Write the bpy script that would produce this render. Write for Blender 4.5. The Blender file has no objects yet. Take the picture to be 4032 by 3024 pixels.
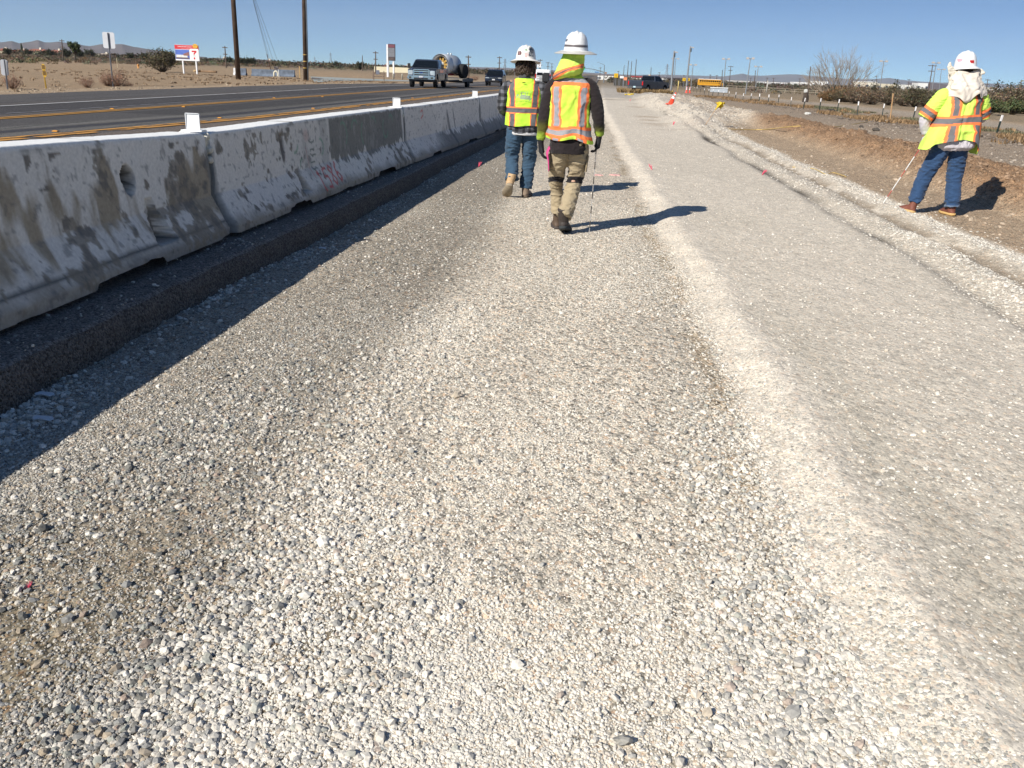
import bpy, bmesh, math, random
import numpy as np
from mathutils import Vector, Matrix
R = math.radians
# ------------------------------------------------------------------ camera
F, PW, PH = 3300.0, 4032, 3024
CH = 1.55
SL = 0.041
ROLL = math.atan(SL); PITCH = math.atan((PH/2-(196+SL*2016))*math.cos(ROLL)/F); YAW = R(-4.9274)
cf = np.array([math.sin(YAW)*math.cos(PITCH), math.cos(YAW)*math.cos(PITCH), -math.sin(PITCH)])
_r0 = np.array([math.cos(YAW), -math.sin(YAW), 0.]); _u0 = np.cross(_r0, cf)
cr = math.cos(ROLL)*_r0+math.sin(ROLL)*_u0; cu = math.cos(ROLL)*_u0-math.sin(ROLL)*_r0
sc = bpy.context.scene
C = sc.collection
cam = bpy.data.objects.new('camera', bpy.data.cameras.new('camera')); C.objects.link(cam)
cam.data.sensor_width = 36; cam.data.lens = F/PW*36; cam.data.clip_start = .05; cam.data.clip_end = 30000
M = Matrix.Identity(4)
for i in range(3):
    M[i][0] = cr[i]; M[i][1] = cu[i]; M[i][2] = -cf[i]
M[2][3] = CH
cam.matrix_world = M
sc.camera = cam
# ------------------------------------------------------------------ light
SUN_EL = R(35.5)
SD = np.array([.62, .785, 0.]); SD /= np.linalg.norm(SD)          # direction the shadows run on the ground
sund = np.array([SD[0]*math.cos(SUN_EL), SD[1]*math.cos(SUN_EL), -math.sin(SUN_EL)])
w = bpy.data.worlds.new('World'); sc.world = w; w.use_nodes = True
nt = w.node_tree; bg = nt.nodes['Background']
sky = nt.nodes.new('ShaderNodeTexSky'); sky.sky_type = 'NISHITA'; sky.sun_disc = False
sky.sun_elevation = SUN_EL; sky.sun_rotation = math.atan2(-SD[0], -SD[1]); sky.altitude = 900; sky.air_density = 1.0; sky.dust_density = 0.4; sky.ozone_density = 2.0
_g = nt.nodes.new('ShaderNodeTexCoord'); _a = nt.nodes.new('ShaderNodeVectorMath'); _a.operation = 'MULTIPLY_ADD'; _a.inputs[1].default_value = (1, 1, 2.6); _a.inputs[2].default_value = (0, 0, .05)
_n = nt.nodes.new('ShaderNodeVectorMath'); _n.operation = 'NORMALIZE'; nt.links.new(_g.outputs['Generated'], _a.inputs[0]); nt.links.new(_a.outputs[0], _n.inputs[0]); nt.links.new(_n.outputs[0], sky.inputs[0])
_m = nt.nodes.new('ShaderNodeMix'); _m.data_type = 'RGBA'; _m.blend_type = 'MULTIPLY'; _m.inputs[0].default_value = 1; _m.inputs[7].default_value = (.70, .90, 1.08, 1)
nt.links.new(sky.outputs[0], _m.inputs[6]); nt.links.new(_m.outputs[2], bg.inputs[0]); bg.inputs[1].default_value = .078
sl = bpy.data.lights.new('sun', 'SUN'); sl.energy = 4.9; sl.angle = R(.5); sl.color = (1, .95, .865)
so = bpy.data.objects.new('sun', sl); C.objects.link(so)
so.rotation_euler = Vector(-sund).to_track_quat('Z', 'Y').to_euler(); so.location = (-10, -10, 20)
sc.view_settings.view_transform = 'Standard'; sc.view_settings.look = 'None'; sc.view_settings.gamma = 1
sc.view_settings.exposure = .43
sc.cycles.max_bounces = 5; sc.cycles.diffuse_bounces = 3; sc.cycles.glossy_bounces = 3; sc.cycles.volume_bounces = 0
sc.cycles.use_denoising = True
try: sc.cycles.denoiser = 'OPENIMAGEDENOISE'
except Exception: pass
# ------------------------------------------------------------------ helpers
def ray(U, V): return cf+cr*((U-PW/2)/F)-cu*((V-PH/2)/F)
def at(U, V, z=0.):                       # photo pixel on the level z -> world
    d = ray(U, V); t = (z-CH)/d[2]; return np.array([0, 0, CH])+t*d
def atY(U, V, Y):
    d = ray(U, V); return np.array([0, 0, CH])+Y/d[1]*d
def pj(P):
    d = np.asarray(P, float)-np.array([0, 0, CH]); z = d@cf
    return PW/2+F*(d@cr)/z, PH/2-F*(d@cu)/z
def xU(U, Y, z=0.):                       # world x of photo column U at distance Y, height z
    x = 0.
    for _ in range(6):
        u = pj([x, Y, z])[0]; x += (U-u)*Y/F
    return x
def _h(ix, iy, iz, s):
    n = (ix.astype(np.int64)*374761393+iy.astype(np.int64)*668265263+iz*2147483647+s*1274126177) & 0xffffffff
    n = ((n ^ (n >> 13))*1274126177) & 0xffffffff
    n = ((n ^ (n >> 16))*2246822519) & 0xffffffff
    return ((n ^ (n >> 15)) & 0xffffff)/16777215.0
def vn2(x, y, s=0):
    x = np.asarray(x, float); y = np.asarray(y, float)
    ix = np.floor(x); iy = np.floor(y); fx = x-ix; fy = y-iy
    fx = fx*fx*(3-2*fx); fy = fy*fy*(3-2*fy)
    a = _h(ix, iy, 0, s); b = _h(ix+1, iy, 0, s); c = _h(ix, iy+1, 0, s); d = _h(ix+1, iy+1, 0, s)
    return (a*(1-fx)+b*fx)*(1-fy)+(c*(1-fx)+d*fx)*fy
def fb2(x, y, s=0, o=4, g=.5):
    t = 0; A = 1; n = 0
    for k in range(o):
        t = t+A*vn2(x*2**k+k*17.3, y*2**k-k*9.1, s+k); n += A; A *= g
    return t/n
def vn3(x, y, z, s=0):
    x = np.asarray(x, float); y = np.asarray(y, float); z = np.asarray(z, float)
    iz = np.floor(z); fz = z-iz; fz = fz*fz*(3-2*fz)
    a = vn2(x+iz*37.7, y+iz*11.3, s); b = vn2(x+(iz+1)*37.7, y+(iz+1)*11.3, s)
    return a*(1-fz)+b*fz
def fb3(x, y, z, s=0, o=3):
    t = 0; A = 1; n = 0
    for k in range(o):
        t = t+A*vn3(x*2**k, y*2**k, z*2**k+k*5.5, s+k); n += A; A *= .5
    return t/n
def ss(a, b, x):
    t = np.clip((np.asarray(x, float)-a)/(b-a), 0, 1); return t*t*(3-2*t)
def mixc(a, b, t):
    a = np.asarray(a, float); b = np.asarray(b, float); t = np.asarray(t)[..., None]
    return a*(1-t)+b*t
# ---- materials
MC = {}
def nmat(name):
    m = bpy.data.materials.new(name); m.use_nodes = True
    return m, m.node_tree, m.node_tree.nodes['Principled BSDF']
def N(nt, t, **k):
    n = nt.nodes.new(t)
    for a, b in k.items(): setattr(n, a, b)
    return n
def flat(name, col, rough=.6, metal=0., var=.12, scale=3., bump=0., spec=.4, coat=0.):
    if name in MC: return MC[name]
    m, nt, b = nmat(name); L = nt.links.new
    b.inputs['Roughness'].default_value = rough; b.inputs['Metallic'].default_value = metal
    b.inputs['Specular IOR Level'].default_value = spec; b.inputs['Coat Weight'].default_value = coat
    tc = N(nt, 'ShaderNodeTexCoord'); no = N(nt, 'ShaderNodeTexNoise'); no.inputs['Scale'].default_value = scale; no.inputs['Detail'].default_value = 5
    L(tc.outputs['Object'], no.inputs['Vector'])
    mp = N(nt, 'ShaderNodeMapRange'); mp.inputs[1].default_value = .3; mp.inputs[2].default_value = .7; mp.inputs[3].default_value = 1-var; mp.inputs[4].default_value = 1+var
    L(no.outputs[0], mp.inputs[0])
    vm = N(nt, 'ShaderNodeVectorMath', operation='SCALE'); vm.inputs[0].default_value = col; L(mp.outputs[0], vm.inputs['Scale'])
    L(vm.outputs[0], b.inputs['Base Color'])
    if bump:
        bp = N(nt, 'ShaderNodeBump'); bp.inputs['Strength'].default_value = bump; bp.inputs['Distance'].default_value = .02; L(no.outputs[0], bp.inputs['Height']); L(bp.outputs[0], b.inputs['Normal'])
    MC[name] = m; return m
def vcol(name, rough=.8, nscale=60., nvar=.12, bump=.2, bdist=.005, spec=.3, sheen=0., metal=0.):
    if name in MC: return MC[name]
    m, nt, b = nmat(name); L = nt.links.new
    b.inputs['Roughness'].default_value = rough; b.inputs['Specular IOR Level'].default_value = spec; b.inputs['Sheen Weight'].default_value = sheen; b.inputs['Metallic'].default_value = metal
    at_ = N(nt, 'ShaderNodeAttribute', attribute_name='Col'); tc = N(nt, 'ShaderNodeTexCoord')
    no = N(nt, 'ShaderNodeTexNoise'); no.inputs['Scale'].default_value = nscale; no.inputs['Detail'].default_value = 4; L(tc.outputs['Object'], no.inputs['Vector'])
    mp = N(nt, 'ShaderNodeMapRange'); mp.inputs[1].default_value = .3; mp.inputs[2].default_value = .7; mp.inputs[3].default_value = 1-nvar; mp.inputs[4].default_value = 1+nvar; L(no.outputs[0], mp.inputs[0])
    vm = N(nt, 'ShaderNodeVectorMath', operation='SCALE'); L(at_.outputs['Color'], vm.inputs[0]); L(mp.outputs[0], vm.inputs['Scale']); L(vm.outputs[0], b.inputs['Base Color'])
    if bump:
        bp = N(nt, 'ShaderNodeBump'); bp.inputs['Strength'].default_value = bump; bp.inputs['Distance'].default_value = bdist; L(no.outputs[0], bp.inputs['Height']); L(bp.outputs[0], b.inputs['Normal'])
    MC[name] = m; return m
# ---- meshes
def tag(o, label=None, cat=None, group=None, kind=None):
    if label: o['label'] = label
    if cat: o['category'] = cat
    if group: o['group'] = group
    if kind: o['kind'] = kind
    return o
def empty(name, loc=(0, 0, 0), rz=0., label=None, cat=None, group=None):
    o = bpy.data.objects.new(name, None); C.objects.link(o); o.location = loc; o.rotation_euler = (0, 0, rz); o.empty_display_size = .1
    return tag(o, label, cat, group)
def link(name, me, parent=None):
    o = bpy.data.objects.new(name, me); C.objects.link(o)
    if parent: o.parent = parent
    return o
def rawmesh(name, V, Fc, mats, mi=None, smooth=True, col=None):
    me = bpy.data.meshes.new(name); V = np.asarray(V, np.float32)
    if isinstance(Fc, np.ndarray):
        k = Fc.shape[1]; n = len(Fc)
        me.vertices.add(len(V)); me.vertices.foreach_set('co', V.ravel())
        me.loops.add(n*k); me.loops.foreach_set('vertex_index', Fc.astype(np.int32).ravel())
        me.polygons.add(n); me.polygons.foreach_set('loop_start', (np.arange(n)*k).astype(np.int32))
        me.update(calc_edges=True)
    else:
        me.from_pydata(V.tolist(), [], Fc); me.update()
    for m in (mats if isinstance(mats, (list, tuple)) else [mats]): me.materials.append(m)
    if mi is not None: me.polygons.foreach_set('material_index', np.asarray(mi, np.int32))
    me.polygons.foreach_set('use_smooth', np.full(len(me.polygons), bool(smooth)))
    if col is not None:
        a = me.color_attributes.new('Col', 'FLOAT_COLOR', 'POINT'); c = np.ones((len(V), 4), np.float32); c[:, :3] = col; a.data.foreach_set('color', c.ravel())
    me.update(); return me
def grid_faces(nr, nc, wrap=False):
    r = np.arange(nr-1)[:, None]; c = np.arange(nc if wrap else nc-1)[None, :]; c2 = (c+1) % nc
    return np.stack([r*nc+c, r*nc+c2, (r+1)*nc+c2, (r+1)*nc+c], -1).reshape(-1, 4)
class MB:
    def __init__(s): s.V = []; s.F = []; s.M = []; s.mi = 0
    def add(s, V, Fc):
        b = len(s.V); s.V += [tuple(float(q) for q in v) for v in V]; s.F += [[int(i)+b for i in f] for f in Fc]; s.M += [s.mi]*len(Fc); return s
    def box(s, c, d, rz=0., rx=0., ry=0.):
        Rm = Matrix.Rotation(rz, 3, 'Z') @ Matrix.Rotation(ry, 3, 'Y') @ Matrix.Rotation(rx, 3, 'X')
        P = [Vector(c)+Rm @ Vector((x*d[0]/2, y*d[1]/2, z*d[2]/2)) for z in (-1, 1) for x, y in ((-1, -1), (1, -1), (1, 1), (-1, 1))]
        return s.add(P, [(3, 2, 1, 0), (4, 5, 6, 7), (0, 1, 5, 4), (1, 2, 6, 5), (2, 3, 7, 6), (3, 0, 4, 7)])
    def tube(s, pts, rad, n=8, cap=True, sub=0):
        P = [Vector(p) for p in pts]; rad = [rad]*len(P) if not hasattr(rad, '__len__') else list(rad)
        if sub: P, rad = crom(P, rad, sub)
        m = len(P); V = []; up = None
        for i in range(m):
            t = (P[min(i+1, m-1)]-P[max(i-1, 0)]).normalized()
            if up is None:
                up = Vector((0, 0, 1)) if abs(t.z) < .9 else Vector((0, 1, 0))
                up = (up-t*up.dot(t)).normalized()
            else: up = (up-t*up.dot(t)).normalized()
            sd = t.cross(up); r = rad[i]; ra, rb = (r if hasattr(r, '__len__') else (r, r))
            for k in range(n):
                a = 2*math.pi*k/n; V.append(P[i]+sd*math.cos(a)*ra+up*math.sin(a)*rb)
        Fc = [(i*n+k, i*n+(k+1) % n, (i+1)*n+(k+1) % n, (i+1)*n+k) for i in range(m-1) for k in range(n)]
        if cap: Fc += [list(range(n))[::-1], [(m-1)*n+k for k in range(n)]]
        return s.add(V, Fc)
    def rings(s, rs, cap=True):            # rs: list of equal-length rings of points
        n = len(rs[0]); V = [p for r in rs for p in r]
        Fc = [(i*n+k, i*n+(k+1) % n, (i+1)*n+(k+1) % n, (i+1)*n+k) for i in range(len(rs)-1) for k in range(n)]
        if cap: Fc += [list(range(n))[::-1], [(len(rs)-1)*n+k for k in range(n)]]
        return s.add(V, Fc)
    def lathe(s, prof, c=(0, 0, 0), n=24, cap=True, sx=1., sy=1.):
        return s.rings([[(c[0]+r*sx*math.cos(2*math.pi*k/n), c[1]+r*sy*math.sin(2*math.pi*k/n), c[2]+z) for k in range(n)] for r, z in prof], cap)
    def prism(s, poly, axis, a, b):        # poly 2-D, extruded along axis from a to b
        def f(p, t): return {'x': (t, p[0], p[1]), 'y': (p[0], t, p[1]), 'z': (p[0], p[1], t)}[axis]
        n = len(poly); V = [f(p, a) for p in poly]+[f(p, b) for p in poly]
        return s.add(V, [list(range(n))[::-1], list(range(n, 2*n))]+[(k, (k+1) % n, n+(k+1) % n, n+k) for k in range(n)])
    def ell(s, c, r, n=12, m=8):
        rs = []
        for i in range(m+1):
            a = -math.pi/2+math.pi*(i+.001)/(m+.002)*.999; rs.append([(c[0]+r[0]*math.cos(a)*math.cos(2*math.pi*k/n), c[1]+r[1]*math.cos(a)*math.sin(2*math.pi*k/n), c[2]+r[2]*math.sin(a)) for k in range(n)])
        return s.rings(rs)
    def mat(s, i): s.mi = i; return s
    def mesh(s, name, mats, smooth=False, col=None):
        return rawmesh(name, s.V, s.F, mats, s.M, smooth, col)
    def build(s, name, mats, parent=None, smooth=False, col=None, bevel=0.):
        me = s.mesh(name, mats, smooth, col)
        bm = bmesh.new(); bm.from_mesh(me); bmesh.ops.recalc_face_normals(bm, faces=bm.faces)
        if bevel:
            bmesh.ops.bevel(bm, geom=[e for e in bm.edges if len(e.link_faces) == 2 and e.calc_face_angle(0) > .5], offset=bevel, segments=2, affect='EDGES', clamp_overlap=True)
        bm.to_mesh(me); bm.free()
        return link(name, me, parent)
def crom(P, rad, sub):
    Q = []; q = []; m = len(P)
    g = lambda a, i: a[max(0, min(m-1, i))]
    ra = [np.array(r if hasattr(r, '__len__') else (r, r), float) for r in rad]
    for i in range(m-1):
        for k in range(sub):
            t = k/sub; p0, p1, p2, p3 = (g(P, i+j) for j in (-1, 0, 1, 2)); a0, a1, a2, a3 = (g(ra, i+j) for j in (-1, 0, 1, 2))
            f = lambda a, b, c, d: (b*2+(c-a)*t+(a*2-b*5+c*4-d)*t*t+(b*3-a-c*3+d)*t*t*t)*.5
            Q.append(f(p0, p1, p2, p3)); q.append(tuple(np.maximum(f(a0, a1, a2, a3), .002)))
    Q.append(P[-1]); q.append(tuple(ra[-1])); return Q, q
def remesh(mb, vox, smooth_it=2):
    me = mb.mesh('tmp', [], True); o = bpy.data.objects.new('tmp', me); C.objects.link(o)
    md = o.modifiers.new('r', 'REMESH'); md.mode = 'VOXEL'; md.voxel_size = vox; md.use_smooth_shade = True
    if smooth_it: m2 = o.modifiers.new('s', 'SMOOTH'); m2.factor = .5; m2.iterations = smooth_it
    dg = bpy.context.evaluated_depsgraph_get(); ev = o.evaluated_get(dg); m = ev.to_mesh()
    n = len(m.vertices); V = np.empty(n*3); m.vertices.foreach_get('co', V); nn = np.empty(n*3); m.vertices.foreach_get('normal', nn)
    Fc = [list(p.vertices) for p in m.polygons]; ev.to_mesh_clear()
    bpy.data.objects.remove(o); bpy.data.meshes.remove(me)
    return V.reshape(-1, 3), nn.reshape(-1, 3), Fc
def copy_tree(o, parent=None):
    c = o.copy(); C.objects.link(c); c.parent = parent
    for ch in list(o.children): copy_tree(ch, c)
    return c
ORD = ['first', 'second', 'third', 'fourth', 'fifth', 'sixth', 'seventh', 'eighth', 'ninth', 'tenth', 'eleventh', 'twelfth', 'thirteenth', 'fourteenth', 'fifteenth', 'sixteenth', 'seventeenth', 'eighteenth', 'nineteenth', 'twentieth', 'twenty-first', 'twenty-second', 'twenty-third', 'twenty-fourth', 'twenty-fifth', 'twenty-sixth', 'twenty-seventh', 'twenty-eighth']
# ------------------------------------------------------------------ ground
HZ = .19                                  # level of the highway and the land left of it
def toe(y): return .9-.02*np.clip(y, 0, 40)+.10*(vn2(y*.9, 3.3, 5)-.5)+.05*(vn2(y*4, 9., 6)-.5)
def redge(y): return 3.03-.006*np.clip(y, 0, 60)+.12*(vn2(y*.6, 1.1, 7)-.5)
def dip(x, y): return -.35*ss(55, 110, y)-1.05*ss(100, 220, y)*ss(-30, 5, x)
def bandk(x, y):
    """0 on the dark coarse side, 1 on the pale dusty strips; bands run along the lane"""
    w = x+.34*(fb2(x*1.1, y*.30, 151, 3)-.5)+.10*(fb2(x*5, y*2.2, 152, 2)-.5)
    k = .92*ss(-1.32, -.80, w)+.08*(1-.34*np.exp(-((w+.50)/.15)**2)*ss(8, 5, y)*(.4+.9*vn2(x*.5, y*.5, 154)))*(.86+.14*ss(-.4, -.1, w))
    k = k-.22*ss(.2, .5, w)*ss(.9, .6, w)+.22*ss(.45, .75, fb2(x*1.4, y*.25, 153, 3))*ss(-1.1, -1.5, w)
    return np.clip(k-.5*ss(2.6, 1.6, y)*ss(-.75, -1.1, w), 0, 1)
def ground(x, y):
    """height and colour masks of the ground; all features run along y"""
    x = np.asarray(x, float); y = np.asarray(y, float); near = np.exp(-y/60.)
    lf = fb2(x*.7, y*.35, 11, 3)-.5; mf = fb2(x*5, y*2.5, 12, 3)-.5; hf = fb2(x*22, y*18, 13, 2)-.5
    t = toe(y); e = redge(y)
    z = .03*lf+.012*mf+.006*hf
    ridge = ss(t-.04, t+.26, x+.05*mf)
    z = z+ridge*.062+.008*np.exp(-((x-t-.24)/.11)**2)*(y < 60)
    berm = ss(e-.05, e+.1, x)
    nf = 1-ss(45, 75, y); v1 = fb2(y*.8, x*0+.3, 26, 3)*1.3; v2 = fb2(y*.6+9, x*.6, 27, 3)
    # dark dip, two pale windrows, flat, mound
    z = z+nf*(-.05*np.exp(-((x-e-.1)/.13)**2)+(.022+.09*mf)*v1*np.exp(-((x-e-.34-.1*v2)/.15)**2)-.03*np.exp(-((x-e-.62)/.1)**2)+(.05+.11*mf)*(.35+v2)*np.exp(-((x-e-.95+.12*v1)/.15)**2))*np.exp(-((np.clip(y-34, 0, 99))/14)**2)
    mx = 5.15+.25*(vn2(y*.35, 2., 21)-.5)
    md = ss(mx, mx+.75, x)*(1-.75*ss(mx+1., mx+3.2, x))*(1-ss(31, 40, y))*(.35+.65*ss(2, 9, y))
    z = z+md*(.36+.25*(fb2(x*2.2, y*2.2, 23, 3)-.5)+.12*(fb2(x*9, y*9, 24, 2)-.5))
    # pale rubble heap
    hp = ss(2.2, 3.6, x+.6*(vn2(y*.3, 0., 31)-.5))*(1-ss(5.2, 7.4, x-(y-36)*.02))*ss(24+2.2*(x-3), 31+2.2*(x-3), y)*(1-ss(66, 84, y))
    z = z+hp*(.32+.3*(fb2(x*1.3, y*.8, 33, 3)-.5)+.2*(fb2(x*4, y*4, 34, 3)-.5))
    # cross trenches where the work ends
    tr = np.exp(-((y-58-x*.7)/1.3)**2)+np.exp(-((y-80-x*1.5)/2.2)**2); tr = tr*(1-ss(1.8, 4.2, x))*ss(-2.6, -2, x)
    z = z-.1*tr
    rough = ss(6.5, 9., x)*(1-ss(200, 400, y)); z = z+rough*.1*(fb2(x*1.1, y*.6, 41, 3)-.5)
    # land on the left
    L = ss(-3.05, -2.75, x); z = z*L+(HZ-.12)*(1-L)
    ll = ss(-18.9, -20.6, x); z = z+ll*(.10+.2*(fb2(x*.15, y*.12, 43, 3)-.5)*ss(-19, -30, x)+.03*mf*near)
    gl = -22.6+.155*(y-40.6)+.25*(vn2(y*1.5, 1., 44)-.5); z = z-.22*np.exp(-((x-gl)/.22)**2)*ss(26, 30, y)*ss(66, 60, y)*ss(.3, .5, vn2(y*.5, 7., 45))
    bank = ss(-23.5, -26.5, x)*(1-ss(48, 56, y)); z = z+bank*.12
    far = ss(90, 2500, np.hypot(x, y)); z = z+far*(fb2(x*.004, y*.004, 47, 2)-.6)*1.2+dip(x, y)
    # colours
    c_lane = np.array([.295, .275, .24]); c_mid = np.array([.59, .55, .48]); c_pale = np.array([.65, .595, .51]); c_comp = np.array([.49, .45, .375])
    c_dirt = np.array([.29, .195, .125]); c_dirt2 = np.array([.33, .26, .19]); c_dark = np.array([.13, .115, .095]); c_des = np.array([.38, .295, .205])
    n1 = fb2(x*1.6, y*.45, 51, 4); n2 = fb2(x*6, y*3, 52, 3); n3 = fb2(x*.5, y*.16, 53, 3); n4 = fb2(x*26, y*22, 54, 2)
    k = bandk(x, y)
    col = mixc(c_lane, c_mid, k); col = mixc(col, c_pale, .4*ss(.52, .78, n1)*ss(-.9, .4, x)*ss(3, 9, y))
    dk = ss(.52, .7, fb2(x*1.2, y*.35, 56, 3))*np.exp(-((x+.5)/.6)**2); col = mixc(col, c_lane*1.1, .35*dk)
    tan = ss(.34, .6, fb2(x*1.3+4, y*1.6, 58, 3))*ss(2.9, 1.9, y)*ss(-.25, -.7, x); col = mixc(col, [.25, .215, .155], .75*tan)
    bt = np.exp(-((x-t+.10)/.07)**2)*ss(.45, .62, fb2(x*2, y*2.2, 63, 3)); col = mixc(col, [.40, .33, .235], .7*bt)
    pr = ss(t-.12, t+.06, x+.08*(n2-.5)); col = mixc(col, c_pale, pr*(.6+.4*n2))
    cp = ss(t+.2, t+.5, x+.16*(n2-.5)+.2*(n1-.5)); cc = mixc(c_comp, c_pale*.93, np.clip(.0+.75*ss(.4, .62, n3)+.8*(n1-.5), 0, 1)); cc = mixc(cc, c_pale*.92, .7*ss(4, 14, y)); col = mixc(col, cc, cp)
    brown = ss(.62, .75, fb2(x*.6, y*.9, 59, 3))*ss(1.1, 1.8, x)*ss(22, 34, y); col = mixc(col, c_dirt2*1.1, .65*brown)
    eb = np.exp(-((x-e-.06)/.13)**2)*(y < 40); col = mixc(col, c_dark, np.clip(eb*(.2+1.1*ss(.5, .66, fb2(x*1.2, y*.5, 61, 2))+.7*np.exp(-((y-16)/2.2)**2)), 0, 1))
    w1 = np.exp(-((x-e-.34-.1*v2)/.2)**2); col = mixc(col, c_pale*.78, w1*ss(.5, .7, n2+.28*v1)*(1-ss(26, 40, y)))
    gap = np.exp(-((x-e-.64)/.12)**2)*(y < 30); col = mixc(col, [.27, .22, .165], gap*.8*ss(.3, .55, n2))
    d = ss(e+1.1, e+1.3, x+.12*(n2-.5)); w2 = np.exp(-((x-e-.98)/.16)**2); 
    dirt = mixc(np.array(c_dirt2)*1.08, [.44, .355, .265], n3); dirt = mixc(dirt, c_dirt, np.clip(md*1.3, 0, 1)); dirt = dirt*(.82+.36*n2)[..., None]
    col = mixc(col, dirt, d); col = mixc(col, c_pale, w2*(1-ss(30, 50, y))*ss(.35, .55, n2+.25*v2))
    gp = ss(mx+2.3, mx+3.6, x)*(1-ss(15, 18, x)); col = mixc(col, mixc([.33, .27, .21], [.30, .265, .225], n3), gp*.9)
    wh = ss(.60, .72, fb2(x*.8, y*3., 67, 3))*ss(6.5, 7.5, x)*(1-ss(10.5, 12, x))*(y < 40)*(y > 5); col = mixc(col, c_pale*.7, .2*wh)
    strip = np.exp(-((x-13.2+(y-40)*.03)/1.1)**2)*(y < 90); col = mixc(col, [.26, .175, .10], np.clip(strip, 0, 1)*.75*ss(.35, .6, n2))
    strip2 = np.exp(-((x-11.9+(y-40)*.03)/.7)**2)*(y < 90); col = mixc(col, [.15, .125, .10], strip2*.75*ss(.38, .62, n2))
    rd = np.exp(-((x-18.2)/1.9)**4)*(y < 160); col = mixc(col, [.37, .335, .29], rd*.85)
    wl = ss(20.3, 22., x)*(x < 400); col = mixc(col, [.26, .215, .15], wl*.8)
    col = mixc(col, mixc(c_pale*.92, [.5, .45, .39], ss(.45, .65, n1)), np.clip(hp*1.7, 0, 1)*.95)
    col = mixc(col, [.21, .175, .14], np.clip(tr, 0, 1)*.85)
    pv = ss(60+1*x, 64+1*x, y)*(1-ss(3.5, 4.5, x-(y-90)*.003))*ss(-2.8, -2.2, x); col = mixc(col, mixc([.33, .31, .28], [.44, .41, .37], n1), pv*(1-np.clip(tr, 0, 1))*.85)
    left = ss(-2.6, -3., x); ld = mixc(c_des, c_des*.82, n3)*(.88+.24*n2)[..., None]
    sh = np.exp(-((x+20.6)/.9)**2); ld = mixc(ld, [.44, .36, .27], sh*.6)
    col = mixc(col, ld, left)
    mz = ss(140, 320, np.hypot(x, y)); col = mixc(col, [.235, .195, .14], mz)
    rub = np.clip(md*1.2+hp+gap+w1*.6+w2*.6+strip2, 0, 1)
    return z, col, np.clip(1-.5*ss(t-.1, t+.1, x)*(1-d), .15, 1), np.clip(rub, 0, 1)
ys = [-1.2]; 
while ys[-1] < 9000: ys.append(ys[-1]+max(.0125, .0052*(ys[-1]+.6)) if ys[-1] < 600 else ys[-1]*1.03)
ys = np.array(ys)
q = np.linspace(-1, 1, 1150); q = .55*q+.45*q**3
X = q[None, :]*(ys[:, None]+4.)*1.12+.045*ys[:, None]; Y = np.repeat(ys[:, None], len(q), 1)
Zg, Cg, Gg, Rg = ground(X, Y)
me = rawmesh('ground', np.stack([X, Y, Zg], -1).reshape(-1, 3), grid_faces(len(ys), len(q)), [], None, True, Cg.reshape(-1, 3))
def fattr(me, nm, a):
    t = me.attributes.new(nm, 'FLOAT', 'POINT'); t.data.foreach_set('value', np.asarray(a, np.float32).ravel())
fattr(me, 'grav', Gg); fattr(me, 'bmp', np.where((X > toe(Y)+.02) & (X < redge(Y)), .3, .62))
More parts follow.
